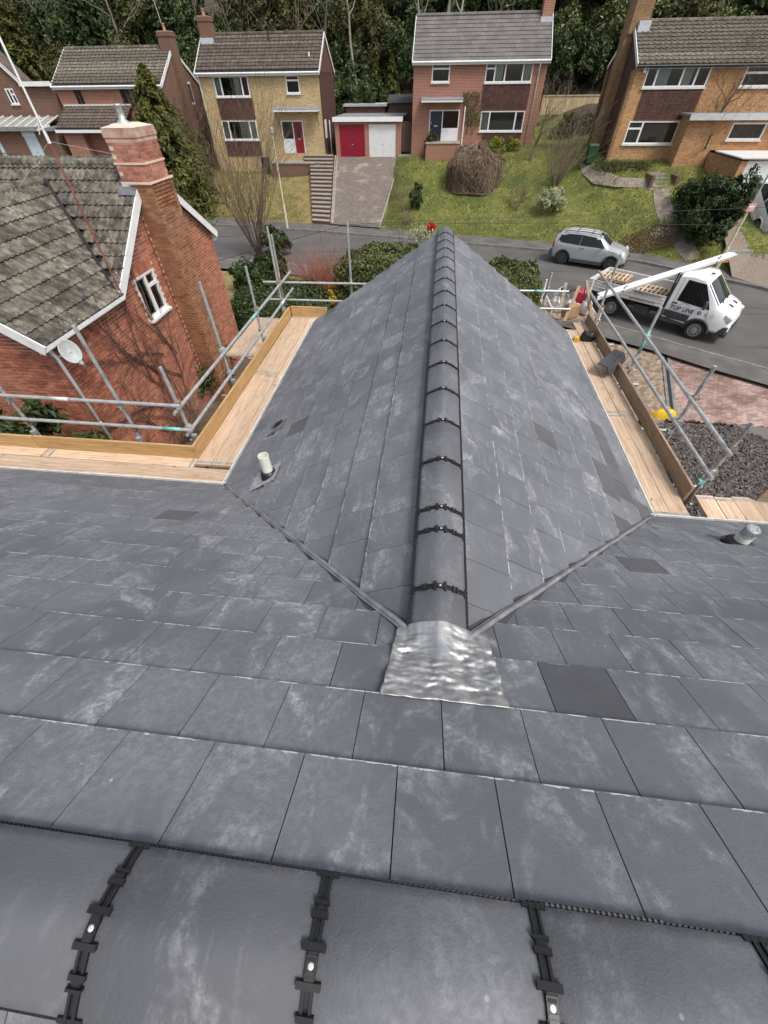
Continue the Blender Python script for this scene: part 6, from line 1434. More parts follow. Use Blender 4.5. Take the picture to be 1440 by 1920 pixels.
# ================================================================ vehicles
def paint(name, c, metal=0., rough=.3, c2=None):
    t = NT(name); p = t.pos(); d = t.ramp(t.noise(p, 3.5, 4), .45, .75); col = t.mix(t.math('MULTIPLY', d, .25), c, c2 or [x*.75 for x in c])
    t.p.inputs['Coat Weight'].default_value = .6; t.p.inputs['Coat Roughness'].default_value = .08; return t.out(col, rough, metal)
P_WHITE = paint('white_vehicle_paint', (.80, .81, .81), 0, .35, (.62, .61, .58)); P_SILVER = paint('silver_vehicle_paint', (.43, .455, .46), .35, .35); P_DARK = paint('dark_vehicle_paint', (.05, .055, .06), .2, .3)
TYRE = pm('tyre_rubber', (.018, .018, .018), (.03, .03, .03), 9, .85); RIM = pm('wheel_silver', (.48, .48, .47), (.36, .36, .35), 12, .4, .5); TRIM = pm('dark_grey_trim', (.045, .047, .05), (.065, .067, .07), 7, .6); CGL = pm('tinted_car_glass', (.010, .013, .015), rough=.06, spec=.4)
LAMP = pm('headlamp_lens', (.62, .64, .64), (.45, .47, .47), 30, .15); TAIL = pm('tail_lamp_red', (.45, .012, .015), (.30, .01, .012), 20, .25); CHROME = pm('chrome', (.7, .7, .7), rough=.15, metal=1.)
def wheel(parent, c, r, w_, side, rim_mat=RIM, spokes=8):
    c = Vector(c); ax = V(0, side, 0); mb = MB(); mb.lathe(c-ax*w_*.5, [(r*.66, 0), (r*.93, 0), (r, w_*.15), (r, w_*.85), (r*.93, w_), (r*.66, w_)], 28, axis=ax); wh = mb.build('wheel', TYRE, parent, sm=False, local=True)
    mb = MB(); c = c+ax*w_*.12; mb.lathe(c-ax*w_*.3, [(r*.665, 0), (r*.665, w_*.72), (r*.60, w_*.74), (r*.58, w_*.45), (r*.14, w_*.52)], 24, axis=ax)
    for i in range(spokes):
        a = 2*math.pi*i/spokes; d = V(math.cos(a), 0, math.sin(a)); t_ = V(-math.sin(a), 0, math.cos(a)); mb.obox(c+d*r*.37+ax*w_*.33, d*r*.27, t_*r*.055, ax*w_*.07)
    mb.lathe(c+ax*w_*.2, [(r*.15, 0), (r*.15, w_*.2), (r*.1, w_*.24)], 12, axis=ax); mb.build('rim', rim_mat, wh, local=True)
def station(st, x):
    if x <= st[0][0]: return st[0][1:]
    for a, b in zip(st, st[1:]):
        if x <= b[0]: t = (x-a[0])/(b[0]-a[0]); return tuple(lerp(p, q, t) for p, q in zip(a[1:], b[1:]))
    return st[-1][1:]
def section(st, x):
    w_, wt, zb, zl, zt = station(st, x)
    return [(w_-.10, zb), (w_-.02, zb+.08), (w_, lerp(zb, zl, .45)), (w_+.0, lerp(zb, zl, .8)), (w_-.02, zl), (lerp(w_, wt, .5), lerp(zl, zt-.08, .5)), (wt, zt-.09), (wt-.10, zt-.02), (wt*.5, zt+.005), (0, zt+.012)]
def loft(st, n=46, arches=(), ar=.36):
    mb = MB(); x0, x1 = st[0][0], st[-1][0]; xs_ = sorted(set([lerp(x0, x1, i/n) for i in range(n+1)]+[s[0] for s in st])); rows = []
    for x in xs_:
        h = section(st, x); h2 = []
        for i, (y, z) in enumerate(h):
            for xa in arches:
                if abs(x-xa) < ar and z < .33+math.sqrt(max(0, ar*ar-(x-xa)**2)) and i < 4: z = .33+math.sqrt(max(0, ar*ar-(x-xa)**2))
            h2.append((y, z))
        rows.append([(x, y, z) for y, z in h2]+[(x, -y, z) for y, z in reversed(h2[:-1])])
    mb.grid(rows); n_ = len(rows[0]); b = 0
    mb.f.append(tuple(range(n_-1, -1, -1))); mb.m.append(0); e = len(rows)-1; mb.f.append(tuple(e*n_+i for i in range(n_))); mb.m.append(0)
    for i in range(len(rows)-1): mb.f.append((i*n_, (i+1)*n_, (i+1)*n_+n_-1, i*n_+n_-1)); mb.m.append(0)
    return mb
def side_y(st, x, z):
    h = section(st, x)
    for (y0, z0), (y1, z1) in zip(h, h[1:]):
        if z0 <= z <= z1 and z1 > z0: return lerp(y0, y1, (z-z0)/(z1-z0))
    return h[-1][0] if z > h[-1][1] else h[0][0]
def side_panel(parent, name, st, poly, mat, side, off=.008, sub=6):
    """panel following the body side; poly in (x, z)"""
    n = len(poly); c = (sum(p[0] for p in poly)/n, sum(p[1] for p in poly)/n); mb = MB(); ring = []
    for i in range(n):
        a, b = poly[i], poly[(i+1) % n]
        for k in range(sub): ring.append((lerp(a[0], b[0], k/sub), lerp(a[1], b[1], k/sub)))
    rows = []
    for s_ in (1., .66, .33, .02): rows.append([V(lerp(c[0], x, s_), side*(side_y(st, lerp(c[0], x, s_), lerp(c[1], z, s_))+off), lerp(c[1], z, s_)) for x, z in ring])
    mb.grid(rows, closed=True); return mb.build(name, mat, parent, local=True, sm=True)
def top_panel(parent, name, pts, mat): mb = MB(); mb.grid(pts); return mb.build(name, mat, parent, local=True, sm=True)
def screen(parent, st, xa, xb, mat, name, inset=.12, off=.012, sgn=1):
    """windscreen between two stations (roof edge xa, scuttle xb)"""
    rows = []
    for i in range(7):
        t = i/6; x = lerp(xa, xb, t); wt, zt = station(st, x)[1], station(st, x)[4]; w2 = wt-inset*(.75 if i else .9)
        rows.append([V(x+off*sgn, w2*u, zt+off-.055*abs(u)**3) for u in (-1, -.7, -.35, 0, .35, .7, 1)])
    return top_panel(parent, name, rows, mat)
def car(name, label, base, head, st, pm_, wb, wr, glass_sides, fs, rs, arch_mat, rails=True, group=None, rim=None, lamp=.135):
    t = thing(name, label, 'car', base, group, math.atan2(head.y, head.x)); xf, xr = wb/2, -wb/2
    body = loft(st, 60, (xf, xr), wr+.06).build('body', pm_, t, local=True, sm=True); sharp(body, 38)
    for s_ in (-1, 1):
        for xa in (xf, xr):
            w_ = station(st, xa)[0]; wheel(t, (xa, s_*(w_-.11), wr), wr, .21, s_, rim or RIM, 10)
            mb = MB(); pts = [(xa+math.cos(a)*(wr+.075), s_*(side_y(st, xa+math.cos(a)*(wr+.07), max(.3, .33+math.sin(a)*(wr+.07)))+.004), .33+math.sin(a)*(wr+.075)) for a in [math.pi*i/14 for i in range(15)]]; mb.tube(pts, .045, 6); mb.build('wheel_arch', arch_mat, t, local=True, sm=True)
        for poly in glass_sides: side_panel(t, 'side_window', st, poly, CGL, s_)
        mb = MB(); mb.box(xr+wr+.1, xf-wr-.1, s_*station(st, 0)[0]-.03, s_*station(st, 0)[0]+.02, station(st, 0)[2]-.02, station(st, 0)[2]+.14); mb.build('sill', arch_mat, t, local=True)
        mb = MB(); xm = glass_sides[0][0][0]; xm = max(p[0] for p in glass_sides[0])-.12; zm = min(p[1] for p in glass_sides[0])+.06; yy = side_y(st, xm, zm); mb.obox((xm, s_*(yy+.11), zm+.03), (.06, 0, 0), (0, .09, 0), (0, 0, .065)); o = mb.build('mirror', TRIM, t, local=True); bevel(o, .03)
        x_ = st[-1][0]; hx = x_-.30; w_ = side_y(st, hx, .72); mb = MB(); mb.lathe((hx+.05, s_*(w_-.09), station(st, hx)[3]-.02), [(lamp*.75, -.05), (lamp, .02), (lamp*.9, .05), (lamp*.3, .065)], 16, axis=V(.75, s_*.45, .35)); mb.build('headlight', LAMP, t, local=True, sm=True)
        xr_ = st[0][0]+.06; mb = MB(); mb.obox((xr_, s_*(station(st, xr_)[0]-.08), .92), (.06, 0, 0), (0, .09, 0), (0, 0, .15)); o = mb.build('tail_light', TAIL, t, local=True); bevel(o, .03)
        mb = MB(); xh = (glass_sides[0][0][0]+.2); mb.obox((xh, s_*(side_y(st, xh, .93)+.02), .93), (.09, 0, 0), (0, .015, 0), (0, 0, .015)); mb.build('door_handle', CHROME, t, local=True)
        if rails: mb = MB(); pts = [(x, s_*(station(st, x)[1]-.05), station(st, x)[4]+(.07 if 1 <= i <= 4 else .0)) for i, x in enumerate([-1.55, -1.4, -.8, -.2, .3, .42])]; mb.tube(pts, .022, 6); mb.build('roof_rail', TRIM, t, local=True, sm=True)
    screen(t, st, *fs, CGL, 'windscreen'); screen(t, st, *rs, CGL, 'rear_window', sgn=-1)
    x_ = st[-1][0]; mb = MB(); mb.obox((x_-.02, 0, .52), (.06, 0, 0), (0, .48, 0), (0, 0, .09)); o = mb.build('grille', BLACK, t, local=True); bevel(o, .03); mb = MB(); mb.obox((x_+.03, 0, .50), (.012, 0, 0), (0, .26, 0), (0, 0, .055)); mb.build('number_plate', WHITE, t, local=True)
    mb = MB(); mb.obox((x_-.06, 0, .34), (.10, 0, 0), (0, .7, 0), (0, 0, .09)); o = mb.build('bumper', arch_mat, t, local=True); bevel(o, .04); mb = MB(); mb.obox((st[0][0]-.02, 0, .5), (.10, 0, 0), (0, .76, 0), (0, 0, .14)); o = mb.build('bumper', arch_mat, t, local=True); bevel(o, .05)
    return t
ST_MINI = [(-2.04, .70, .58, .42, .92, 1.06), (-1.96, .80, .64, .34, 1.0, 1.36), (-1.75, .86, .66, .28, 1.02, 1.50), (-1.2, .89, .68, .25, 1.03, 1.56), (-.4, .895, .69, .24, 1.02, 1.575), (.2, .895, .69, .24, 1.01, 1.545), (.45, .895, .70, .24, 1.0, 1.47), (1.02, .89, .77, .25, .97, 1.10), (1.45, .875, .76, .26, .90, 1.02), (1.80, .81, .68, .30, .80, .92), (1.98, .70, .56, .34, .68, .78), (2.05, .56, .44, .42, .58, .66)]
def between(a, b, half):
    p, q = Vector(a), Vector(b); h = (q-p).normalized(); left = V(-h.y, h.x, 0); return (p+q)/2+left*half, h
p_r, p_f = hitZ(1051, 495, -6.12), hitZ(1137, 508, -6.12); bse, hd = between(p_r, p_f, .82)
mini = car('parked_car', 'small silver hatchback with black roof rails parked on the road', bse, hd, ST_MINI, P_SILVER, 2.62, .335, [[(-.56, 1.03), (.80, 1.02), (.40, 1.43), (-.56, 1.49)], [(-1.82, 1.08), (-.58, 1.03), (-.57, 1.49), (-1.66, 1.46)]], (.30, .98), (-1.78, -1.99), TRIM, rim=pm('dark_alloy', (.10, .10, .105), (.06, .06, .062), 9, .4, .5), lamp=.17)
mb = MB()
for x in (-.9, -.1): mb.tube([(x, -.66, 1.60), (x, 0, 1.63), (x, .66, 1.60)], .02, 6)
mb.build('roof_bars', TRIM, mini, local=True)
mb = MB()
for s_ in (-.22, .22): mb.grid([[V(x, s_+d, station(ST_MINI, x)[4]+.017) for d in (-.07, .07)] for x in [-1.5+.15*i for i in range(12)]])
mb.build('roof_stripes', WHITE, mini, local=True)
ST_EST = [(-2.3, .74, .62, .40, .95, 1.08), (-2.2, .84, .66, .32, 1.0, 1.36), (-1.7, .90, .69, .26, 1.0, 1.52), (-.4, .92, .70, .24, .99, 1.56), (.4, .92, .70, .24, .97, 1.50), (1.2, .91, .78, .25, .93, 1.04), (1.8, .88, .74, .27, .85, .93), (2.15, .74, .58, .32, .70, .78), (2.25, .6, .46, .4, .6, .66)]
EST_H = V(-.10, 1, 0).normalized(); _q = hitZ(1398, 462, -5.70); EST_B = _q+EST_H*1.375-V(-EST_H.y, EST_H.x, 0)*.81
car('parked_car', 'white estate car with tinted rear windows on the drive at the right edge', EST_B, EST_H, ST_EST, P_WHITE, 2.75, .34, [[(-.45, 1.02), (.85, 1.0), (.42, 1.38), (-.4, 1.44)], [(-2.0, 1.06), (-.52, 1.03), (-.48, 1.44), (-1.7, 1.40)]], (.5, 1.15), (-1.8, -2.2), P_WHITE)
estate = bpy.data.objects['parked_car.001']; _c = EST_B.copy(); _g = (z_far(_c.x, _c.y+1)-z_far(_c.x, _c.y-1))/2; estate.rotation_euler.y = -math.atan(_g); estate.location.z = z_far(_c.x, _c.y)+.03
q = hitY(20, 297, 33.5); car('parked_car', 'dark car roof showing above the neighbour\'s ridge', V(q.x, 33.5, q.z-1.45), V(1, -.1, 0).normalized(), ST_EST, P_DARK, 2.75, .34, [[(-.45, 1.02), (.85, 1.0), (.42, 1.38), (-.4, 1.44)], [(-2.0, 1.06), (-.52, 1.03), (-.48, 1.44), (-1.7, 1.40)]], (.5, 1.15), (-1.8, -2.2), TRIM)
# ---- white dropside truck
p_r, p_f = hitZ(1140, 591, -6.13), hitZ(1293, 634, -6.13); bse, hd = between(p_r, p_f, .88); left_ = V(-hd.y, hd.x, 0); WBV = (p_f-p_r).length
van = thing('dropside_truck', 'white dropside truck with lettered door and load of pallets beside the drive', 'truck', bse, None, math.atan2(hd.y, hd.x))
XF, XR = WBV/2, -WBV/2; c0 = XF-1.42
ST_V = [(c0, .98, .84, .55, 1.22, 2.06), (c0+.04, 1.0, .88, .50, 1.25, 2.14), (c0+.55, 1.01, .885, .46, 1.26, 2.19), (c0+.92, 1.01, .885, .44, 1.24, 2.14), (c0+1.04, 1.01, .89, .44, 1.22, 2.05), (c0+1.74, 1.0, .92, .42, 1.14, 1.40), (c0+2.02, .985, .90, .42, 1.02, 1.31), (c0+2.26, .95, .86, .40, .94, 1.20), (c0+2.38, .90, .80, .38, .84, 1.06), (c0+2.45, .84, .74, .38, .74, .90), (c0+2.49, .76, .66, .42, .62, .74)]
o = loft(ST_V, 50, (XF,), .45).build('cab', P_WHITE, van, local=True, sm=True); sharp(o, 38)
for s_ in (-1, 1):
    side_panel(van, 'side_window', ST_V, [(c0+.30, 1.26), (c0+1.54, 1.18), (c0+1.38, 1.46), (c0+1.00, 1.97), (c0+.35, 2.00)], CGL, s_, .010)
    side_panel(van, 'lower_trim', ST_V, [(c0+.02, .56), (c0+1.00, .56), (c0+1.02, .84), (c0+.02, .86)], TRIM, s_, .010)
    mb = MB(); mb.obox((c0+1.36, s_*1.13, 1.34), (.06, 0, 0), (0, .10, 0), (0, 0, .15)); o = mb.build('mirror', TRIM, van, local=True); bevel(o, .04)
    mb = MB(); mb.obox((c0+.28, s_*1.022, 1.16), (.10, 0, 0), (0, .014, 0), (0, 0, .022)); mb.build('door_handle', BLACK, van, local=True)
    mb = MB(); pts = [(XF+math.cos(a)*.46, s_*(side_y(ST_V, XF+math.cos(a)*.45, max(.5, .33+math.sin(a)*.45))+.006), .33+math.sin(a)*.46) for a in [math.pi*i/16 for i in range(17)]]; mb.tube(pts, .05, 6); mb.build('wheel_arch', TRIM, van, local=True, sm=True)
    mb = MB(); mb.obox((c0+2.27, s_*.845, .99), (.15, 0, -.06), (0, .10, 0), (.03, 0, .10)); o = mb.build('headlight', LAMP, van, local=True); bevel(o, .04)
    wheel(van, (XF, s_*.88, .36), .36, .22, s_, RIM, 12); wheel(van, (XR, s_*.80, .36), .36, .34, s_, RIM, 12)
    mb = MB(); mb.tube([(XR+math.cos(a)*.44, s_*.84, .38+math.sin(a)*.44) for a in [math.pi*i/12 for i in range(13)]], .03, 6); mb.build('mudguard', TRIM, van, local=True)
rows = []
for i in range(7):
    x = lerp(c0+1.08, c0+1.74, i/6); wt, zt = station(ST_V, x)[1], station(ST_V, x)[4]; rows.append([V(x+.012, (wt-.04)*u, zt+.014-.06*abs(u)**3) for u in (-1, -.7, -.35, 0, .35, .7, 1)])
top_panel(van, 'windscreen', rows, CGL)
mb = MB(); mb.bar((c0+1.80, -.55, 1.405), (c0+1.62, .1, 1.50), .02, .02); mb.bar((c0+1.80, .1, 1.405), (c0+1.62, .7, 1.50), .02, .02); mb.build('wiper', BLACK, van, local=True)
for s_ in (-1, 1):
    for xs_, za, zb_ in ((c0+.20, .58, 2.0), (c0+1.50, .80, 1.22)):
        mb = MB(); mb.tube([(xs_+(.0 if xs_ < c0+1 else .1*(1-k)), s_*(side_y(ST_V, xs_, lerp(za, zb_, k))+.002), lerp(za, zb_, k)) for k in [i/8 for i in range(9)]], .006, 4); mb.build('door_seam', BLACK, van, local=True)
    mb = MB(); mb.box(c0+.02, XF-.5, s_*.93-.05, s_*.93+.05, .40, .56); mb.build('sill', TRIM, van, local=True)
    mb = MB(); mb.obox((c0+2.30, s_*.86, .56), (.16, 0, 0), (0, .09, 0), (0, 0, .16)); o = mb.build('bumper_corner', TRIM, van, local=True); bevel(o, .04)
mb = MB(); mb.obox((c0+2.46, 0, .60), (.05, 0, 0), (0, .62, 0), (0, 0, .16)); o = mb.build('grille', BLACK, van, local=True); bevel(o, .03)
mb = MB(); mb.obox((c0+2.40, 0, .42), (.13, 0, 0), (0, .88, 0), (0, 0, .12)); o = mb.build('bumper', TRIM, van, local=True); bevel(o, .05)
mb = MB()
for s_ in (-.28, .28): mb.obox((c0+2.08, s_, 1.295), (.09, 0, -.035), (0, .07, 0), (.003, 0, .008))
mb.build('bonnet_vents', BLACK, van, local=True)
mb = MB(); mb.obox((c0+.95, -.3, 2.205), (.06, 0, 0), (0, .04, 0), (0, 0, .02)); mb.build('roof_fitting', TRIM, van, local=True)
mb = MB(); mb.box(XR-1.25, c0+.3, -.42, -.32, .48, .66); mb.box(XR-1.25, c0+.3, .32, .42, .48, .66); mb.box(XR-.6, XR-.1, -.9, -.5, .4, .7); mb.box(XR+.9, XR+1.5, -.9, -.45, .42, .72); mb.build('chassis', TRIM, van, local=True)
bx0, bx1 = XR-1.30, c0-.10; BW_ = 1.05; BEDM = pm('worn_bed_floor', (.09, .075, .06), (.17, .14, .11), 5, .9); BEDW = pm('cream_dropside_panel', (.76, .755, .72), (.66, .65, .61), 5, .5)
mb = MB(); mb.box(bx0, bx1, -BW_, BW_, .86, .93); mb.build('bed_floor', BEDM, van, local=True)
for s_ in (-1, 1):
    mb = MB(); mb.box(bx0, bx1, s_*BW_-.015, s_*BW_+.015, .88, 1.30); d_ = mb.build('dropside', BEDW, van, local=True)
    for z in (.90, 1.03, 1.16, 1.28): mb = MB(); mb.box(bx0+.01, bx1-.01, s_*(BW_+.028)-.012, s_*(BW_+.028)+.012, z, z+.035); mb.build('panel_rib', BEDW, d_, local=True)
mb = MB(); mb.box(bx0-.03, bx0-.002, -BW_, BW_, .88, 1.30); mb.build('tailboard', BEDW, van, local=True)
mb = MB()
for y in (-1.0, -.5, 0, .5, 1.0): mb.box(bx1+.005, bx1+.055, y-.025, y+.025, .9, 2.15)
for z in (1.3, 1.7, 2.13): mb.box(bx1+.008, bx1+.052, -1.0, 1.0, z, z+.05)
mb.box(bx1+.06, bx1+.075, -1.0, 1.0, .9, 1.75); mb.build('headboard', pm('black_steel', (.02, .02, .022), (.035, .034, .034), 8, .6), van, local=True)
# lettering on the door and the dropside
def text_on(parent, body, size, origin, xdir, ydir, mat, name='lettering', shear=0, bold=.0):
    cu = bpy.data.curves.new(name, 'FONT'); cu.body = body; cu.size = size; cu.align_x = 'CENTER'; cu.extrude = .002; cu.shear = shear; cu.offset = bold; cu.resolution_u = 2
    tmp = bpy.data.objects.new('tmp', cu); dg = bpy.context.evaluated_depsgraph_get(); COL.objects.link(tmp); me = bpy.data.meshes.new_from_object(tmp.evaluated_get(bpy.context.evaluated_depsgraph_get())); bpy.data.objects.remove(tmp); bpy.data.curves.remove(cu)
    xd, yd = Vector(xdir).normalized(), Vector(ydir).normalized(); m4 = Matrix((xd, yd, xd.cross(yd))).transposed().to_4x4(); m4.translation = origin; me.transform(m4); me.materials.clear(); me.materials.append(mat); return link(name, me, parent, local=True)
INK = pm('dark_lettering', (.03, .035, .05), rough=.5); INKB = pm('blue_lettering', (.03, .10, .32), rough=.5)
yd = -side_y(ST_V, c0+.75, 1.0)-.016
text_on(van, 'TOP LINE', .21, (c0+.62, yd, .93), (1, 0, 0), (0, 0, 1), INK, shear=.2, bold=.004)
mb = MB(); mb.bar((c0+.42, yd, 1.12), (c0+.66, yd, 1.24), .004, .022, up=(0, 1, 0)); mb.bar((c0+.66, yd, 1.24), (c0+.92, yd, 1.12), .004, .022, up=(0, 1, 0)); mb.bar((c0+.2, yd, .89), (c0+1.05, yd, .89), .004, .014, up=(0, 1, 0)); mb.build('roof_logo', INK, van, local=True)
ys = -side_y(ST_V, c0+1.5, .95)-.016
text_on(van, 'f', .15, (c0+1.28, ys, .96), (1, 0, 0), (0, 0, 1), WHITE, 'social_logo', bold=.004); mb = MB(); mb.lathe((c0+1.28, ys+.006, 1.005), [(.075, -.002), (.075, .002)], 20, axis=(0, 1, 0)); mb.build('logo_disc', INKB, van, local=True)
text_on(van, 'G', .16, (c0+1.52, ys, .95), (1, 0, 0), (0, 0, 1), INK, 'social_logo'); mb = MB(); rows = [[V(c0+1.74+math.cos(a)*r_, ys, 1.0+math.sin(a)*r_) for a in [2*math.pi*i/20 for i in range(21)]] for r_ in (.045, .065)]; mb.grid(rows); mb.build('logo_ring', pm('grey_lettering', (.35, .36, .37), rough=.5), van, local=True)
text_on(van, 'info@toplineroof.co.uk', .115, (bx1-.75, -BW_-.046, 1.200), (1, 0, 0), (0, 0, 1), INK); text_on(van, 'www.toplineroof.co.uk', .115, (bx1-.85, -BW_-.046, .945), (1, 0, 0), (0, 0, 1), INK)
text_on(van, '07478', .10, (bx0+.75, -BW_-.046, 1.2), (1, 0, 0), (0, 0, 1), INK); text_on(van, '01425', .10, (bx0+.7, -BW_-.046, .945), (1, 0, 0), (0, 0, 1), INK)
# load: pallets, and a white track lying over the cab
PAL = pm('pallet_wood', (.46, .33, .20), (.62, .48, .32), 6, .85, isl=.2); PALD = pm('old_pallet_wood', (.16, .12, .085), (.28, .22, .16), 6, .9, isl=.25)
def van_w(x, y, z): return Matrix.Translation(bse)@Matrix.Rotation(math.atan2(hd.y, hd.x), 4, 'Z')@Vector((x, y, z))
def pallet(label, x, y, z, rz, tilt=0, mat=PAL):
    t = thing('pallet', label, 'pallet', van_w(x, y, z), 'pallets on the truck bed', math.atan2(hd.y, hd.x)+rz); t.rotation_euler = (tilt, 0, math.atan2(hd.y, hd.x)+rz)
    for i in range(7): mb = MB(); xx = -.55+i*.183; mb.box(xx-.045, xx+.045, -.5, .5, .10, .122); mb.build('slat', mat, t, local=True)
    for yy in (-.45, 0, .45):
        mb = MB(); mb.box(-.6, .6, yy-.045, yy+.045, .02, .098); mb.build('bearer', mat, t, local=True); mb = MB(); mb.box(-.6, .6, yy-.045, yy+.045, 0, .018); mb.build('bottom_board', mat, t, local=True)
pallet('pale slatted pallet lying nearest the truck cab', bx1-.75, -.25, 1.10, .05, .04); pallet('dark old pallet under the pale pallet nearest the cab', bx1-.78, -.25, .955, .02, 0, PALD)
pallet('pale pallet at the tail end of the truck bed', bx0+.65, .35, 1.12, .1, .03); pallet('dark old pallet under the tail end pallet', bx0+.66, .3, .95, .0, 0, PALD)
pa, pb = hitY(1108, 548, van_w(bx0, .4, 1.4).y), None
_mi = (Matrix.Translation(bse)@Matrix.Rotation(math.atan2(hd.y, hd.x), 4, 'Z')).inverted(); hz0, hz1 = _mi@hitZ(1122, 560, -4.72), _mi@hitZ(1372, 482, -3.62)
tr = thing('hoist_track', 'long white aluminium hoist track strapped over the truck bed and cab', 'hoist track', van_w(*hz0), None, math.atan2(hd.y, hd.x)); d_ = hz1-hz0
mb = MB(); mb.bar((0, 0, .13), d_+V(0, 0, .13), .36, .03); mb.bar((0, -.17, .06), d_+V(0, -.17, .06), .035, .16); mb.bar((0, .17, .06), d_+V(0, .17, .06), .035, .16); mb.build('beam', WHITE, tr, local=True)
for i in range(15): mb = MB(); c_ = d_*(i+.5)/15; mb.obox(c_+V(0, -.192, .05), d_.normalized()*.05, (0, .004, 0), (0, 0, .03)); mb.build('slot', TRIM, tr, local=True)
mb = MB(); mb.bar(d_+V(-.2, .2, .1), d_+V(.55, .25, .22), .1, .08); mb.build('end_carriage', GALV, tr, local=True)
mb = MB(); mb.bar(d_*.86+V(0, 0, .0), d_*.98+V(0, 0, -.1), .12, .06); mb.build('orange_strap', pm('orange_strap', (.55, .20, .06), rough=.7), tr, local=True)
for k in (.2, .9): c_ = d_*k; mb = MB(); mb.obox(c_+V(0, 0, .07), d_.normalized()*.03, (0, .21, 0), (0, 0, .10)); mb.build('strap', BLACK, tr, local=True)
# ================================================================ street furniture
POST = pm('cream_lamp_post', (.60, .57, .42), (.50, .47, .34), 5, .7)
q = hitZ(539, 428, -6.0); zt_ = hitY(517, 252, q.y).z; lp = thing('lamp_post', 'slim cream lamp post on the far pavement before the tan lawn', 'lamp post', q)
mb = MB(); mb.tube([q, q+V(0, 0, 1.4)], .085, 10); mb.build('base', POST, lp); mb = MB(); mb.tube([q+V(0, 0, 1.38), (q.x, q.y, zt_)], [.055, .04], 10); mb.build('column', POST, lp); mb = MB(); mb.lathe((q.x, q.y, zt_-.02), [(.05, 0), (.11, .08), (.12, .30), (.05, .36)], 10); mb.build('lantern', GALV, lp)
q = hitZ(1343, 503, -6.0); zs = hitY(1402, 388, q.y).z; lp = thing('lamp_post', 'grey and cream lamp post with pink notice near the white estate car', 'lamp post', q)
mb = MB(); mb.tube([q, q+V(0, 0, 1.0)], .10, 10); mb.build('base', POST, lp); mb = MB(); mb.tube([q+V(0, 0, .98), (q.x, q.y, zs-.1)], [.06, .055], 10); mb.build('column', POST, lp); mb = MB(); mb.tube([(q.x, q.y, zs-.12), (q.x, q.y, zs+3.2)], [.045, .035], 10); mb.build('upper_column', GALV_OLD, lp)
mb = MB(); mb.box(q.x-.18, q.x+.18, q.y-.10, q.y-.08, zs-.17, zs+.15); sg = mb.build('notice', pm('pink_notice', (.62, .22, .24), (.75, .42, .42), 9, .6), lp); mb = MB(); mb.box(q.x-.12, q.x+.12, q.y-.108, q.y-.101, zs-.05, zs+.06); mb.build('notice_band', WHITE, sg)
def wheelie(label, b, mat, lid):
    t = thing('wheelie_bin', label, 'bin', b); b = Vector(b); mb = MB(); mb.add([b+V(x*w_, y*w_*1.1, z) for z, w_ in ((.08, .22), (.95, .29)) for x, y in ((-1, -1), (1, -1), (1, 1), (-1, 1))], [(0, 1, 2, 3), (4, 5, 6, 7), (0, 1, 5, 4), (1, 2, 6, 5), (2, 3, 7, 6), (3, 0, 4, 7)]); mb.build('body', mat, t)
    mb = MB(); mb.add([b+V(x, y, z) for x, y, z in ((-.31, -.34, .952), (.31, -.34, .952), (.31, .36, .952), (-.31, .36, .952), (-.26, -.2, 1.06), (.26, -.2, 1.06), (.29, .34, 1.04), (-.29, .34, 1.04))], [(0, 1, 2, 3), (4, 5, 6, 7), (0, 1, 5, 4), (1, 2, 6, 5), (2, 3, 7, 6), (3, 0, 4, 7)]); mb.build('lid', lid, t)
    for s_ in (-1, 1): mb = MB(); mb.lathe(b+V(s_*.24, .28, .1), [(.1, -.03), (.1, .03)], 14, axis=(1, 0, 0)); mb.build('wheel', TYRE, t)
    mb = MB(); mb.tube([b+V(-.2, .4, .98), b+V(.2, .4, .98)], .015, 6); mb.build('handle', lid, t)
BIN_G = pm('bin_green_plastic', (.012, .05, .022), (.02, .065, .03), 4, .5); wheelie('dark green wheelie bin beside the orange house gable', base_at(1103, 308), BIN_G, BIN_G)
wheelie('black wheelie bin left of the brick terrace', base_at(502, 325), BLACK, BLACK)
# overhead cables
for nm, lab, pts in (('telephone_cable', 'thin black cable sloping up past the left scaffold pole', [(330, 512, 16), (405, 490, 16), (560, 446, 15), (650, 421, 14.5)]), ('telephone_cable', 'upper of two thin cables crossing the green lawn', [(650, 421, 14.5), (830, 412, 15), (1080, 404, 17), (1450, 388, 20)]), ('telephone_cable', 'lower of two thin cables crossing the green lawn', [(650, 423, 14.5), (830, 419, 15), (1080, 418, 17), (1450, 424, 20)])):
    mb = MB(); mb.tube([hitY(*p) for p in pts], .007, 5); mb.build(nm, BLACK, label=lab, cat='cable')
# ---- right hand bank: curving path, steps, white garage
def strip(name, cl, w_, mat, lift=.04):
    mb = MB(); P3 = [base_at(*c) for c in cl]; rows = []
    for i, p in enumerate(P3):
        d = (P3[min(i+1, len(P3)-1)]-P3[max(i-1, 0)]); d.z = 0; d.normalize(); s_ = V(d.y, -d.x, 0)*w_/2; r_ = []
        for k in (-1, -.33, .33, 1): q = p+s_*k; q.z = (z_far(q.x, q.y) if q.y > back_of_pavement(q.x) else -6.0)+lift; r_.append(q)
        rows.append(r_)
    mb.grid(rows); return mb.build(name, mat, kind='structure', sm=True)
GPATH = pm('worn_concrete_path', (.17, .142, .115), (.27, .23, .19), 3, .9, bump=.3)
strip('garden_path', [(1240, 356), (1240, 375), (1246, 398), (1256, 420), (1268, 443), (1283, 466), (1300, 488)], .9, GPATH)
strip('garden_path', [(1098, 300), (1102, 318), (1122, 335), (1160, 343), (1205, 345), (1228, 350)], .7, GPATH)
b0 = base_at(1242, 354); gs = thing('garden_steps', 'four concrete steps above the curving garden path', 'steps', b0)
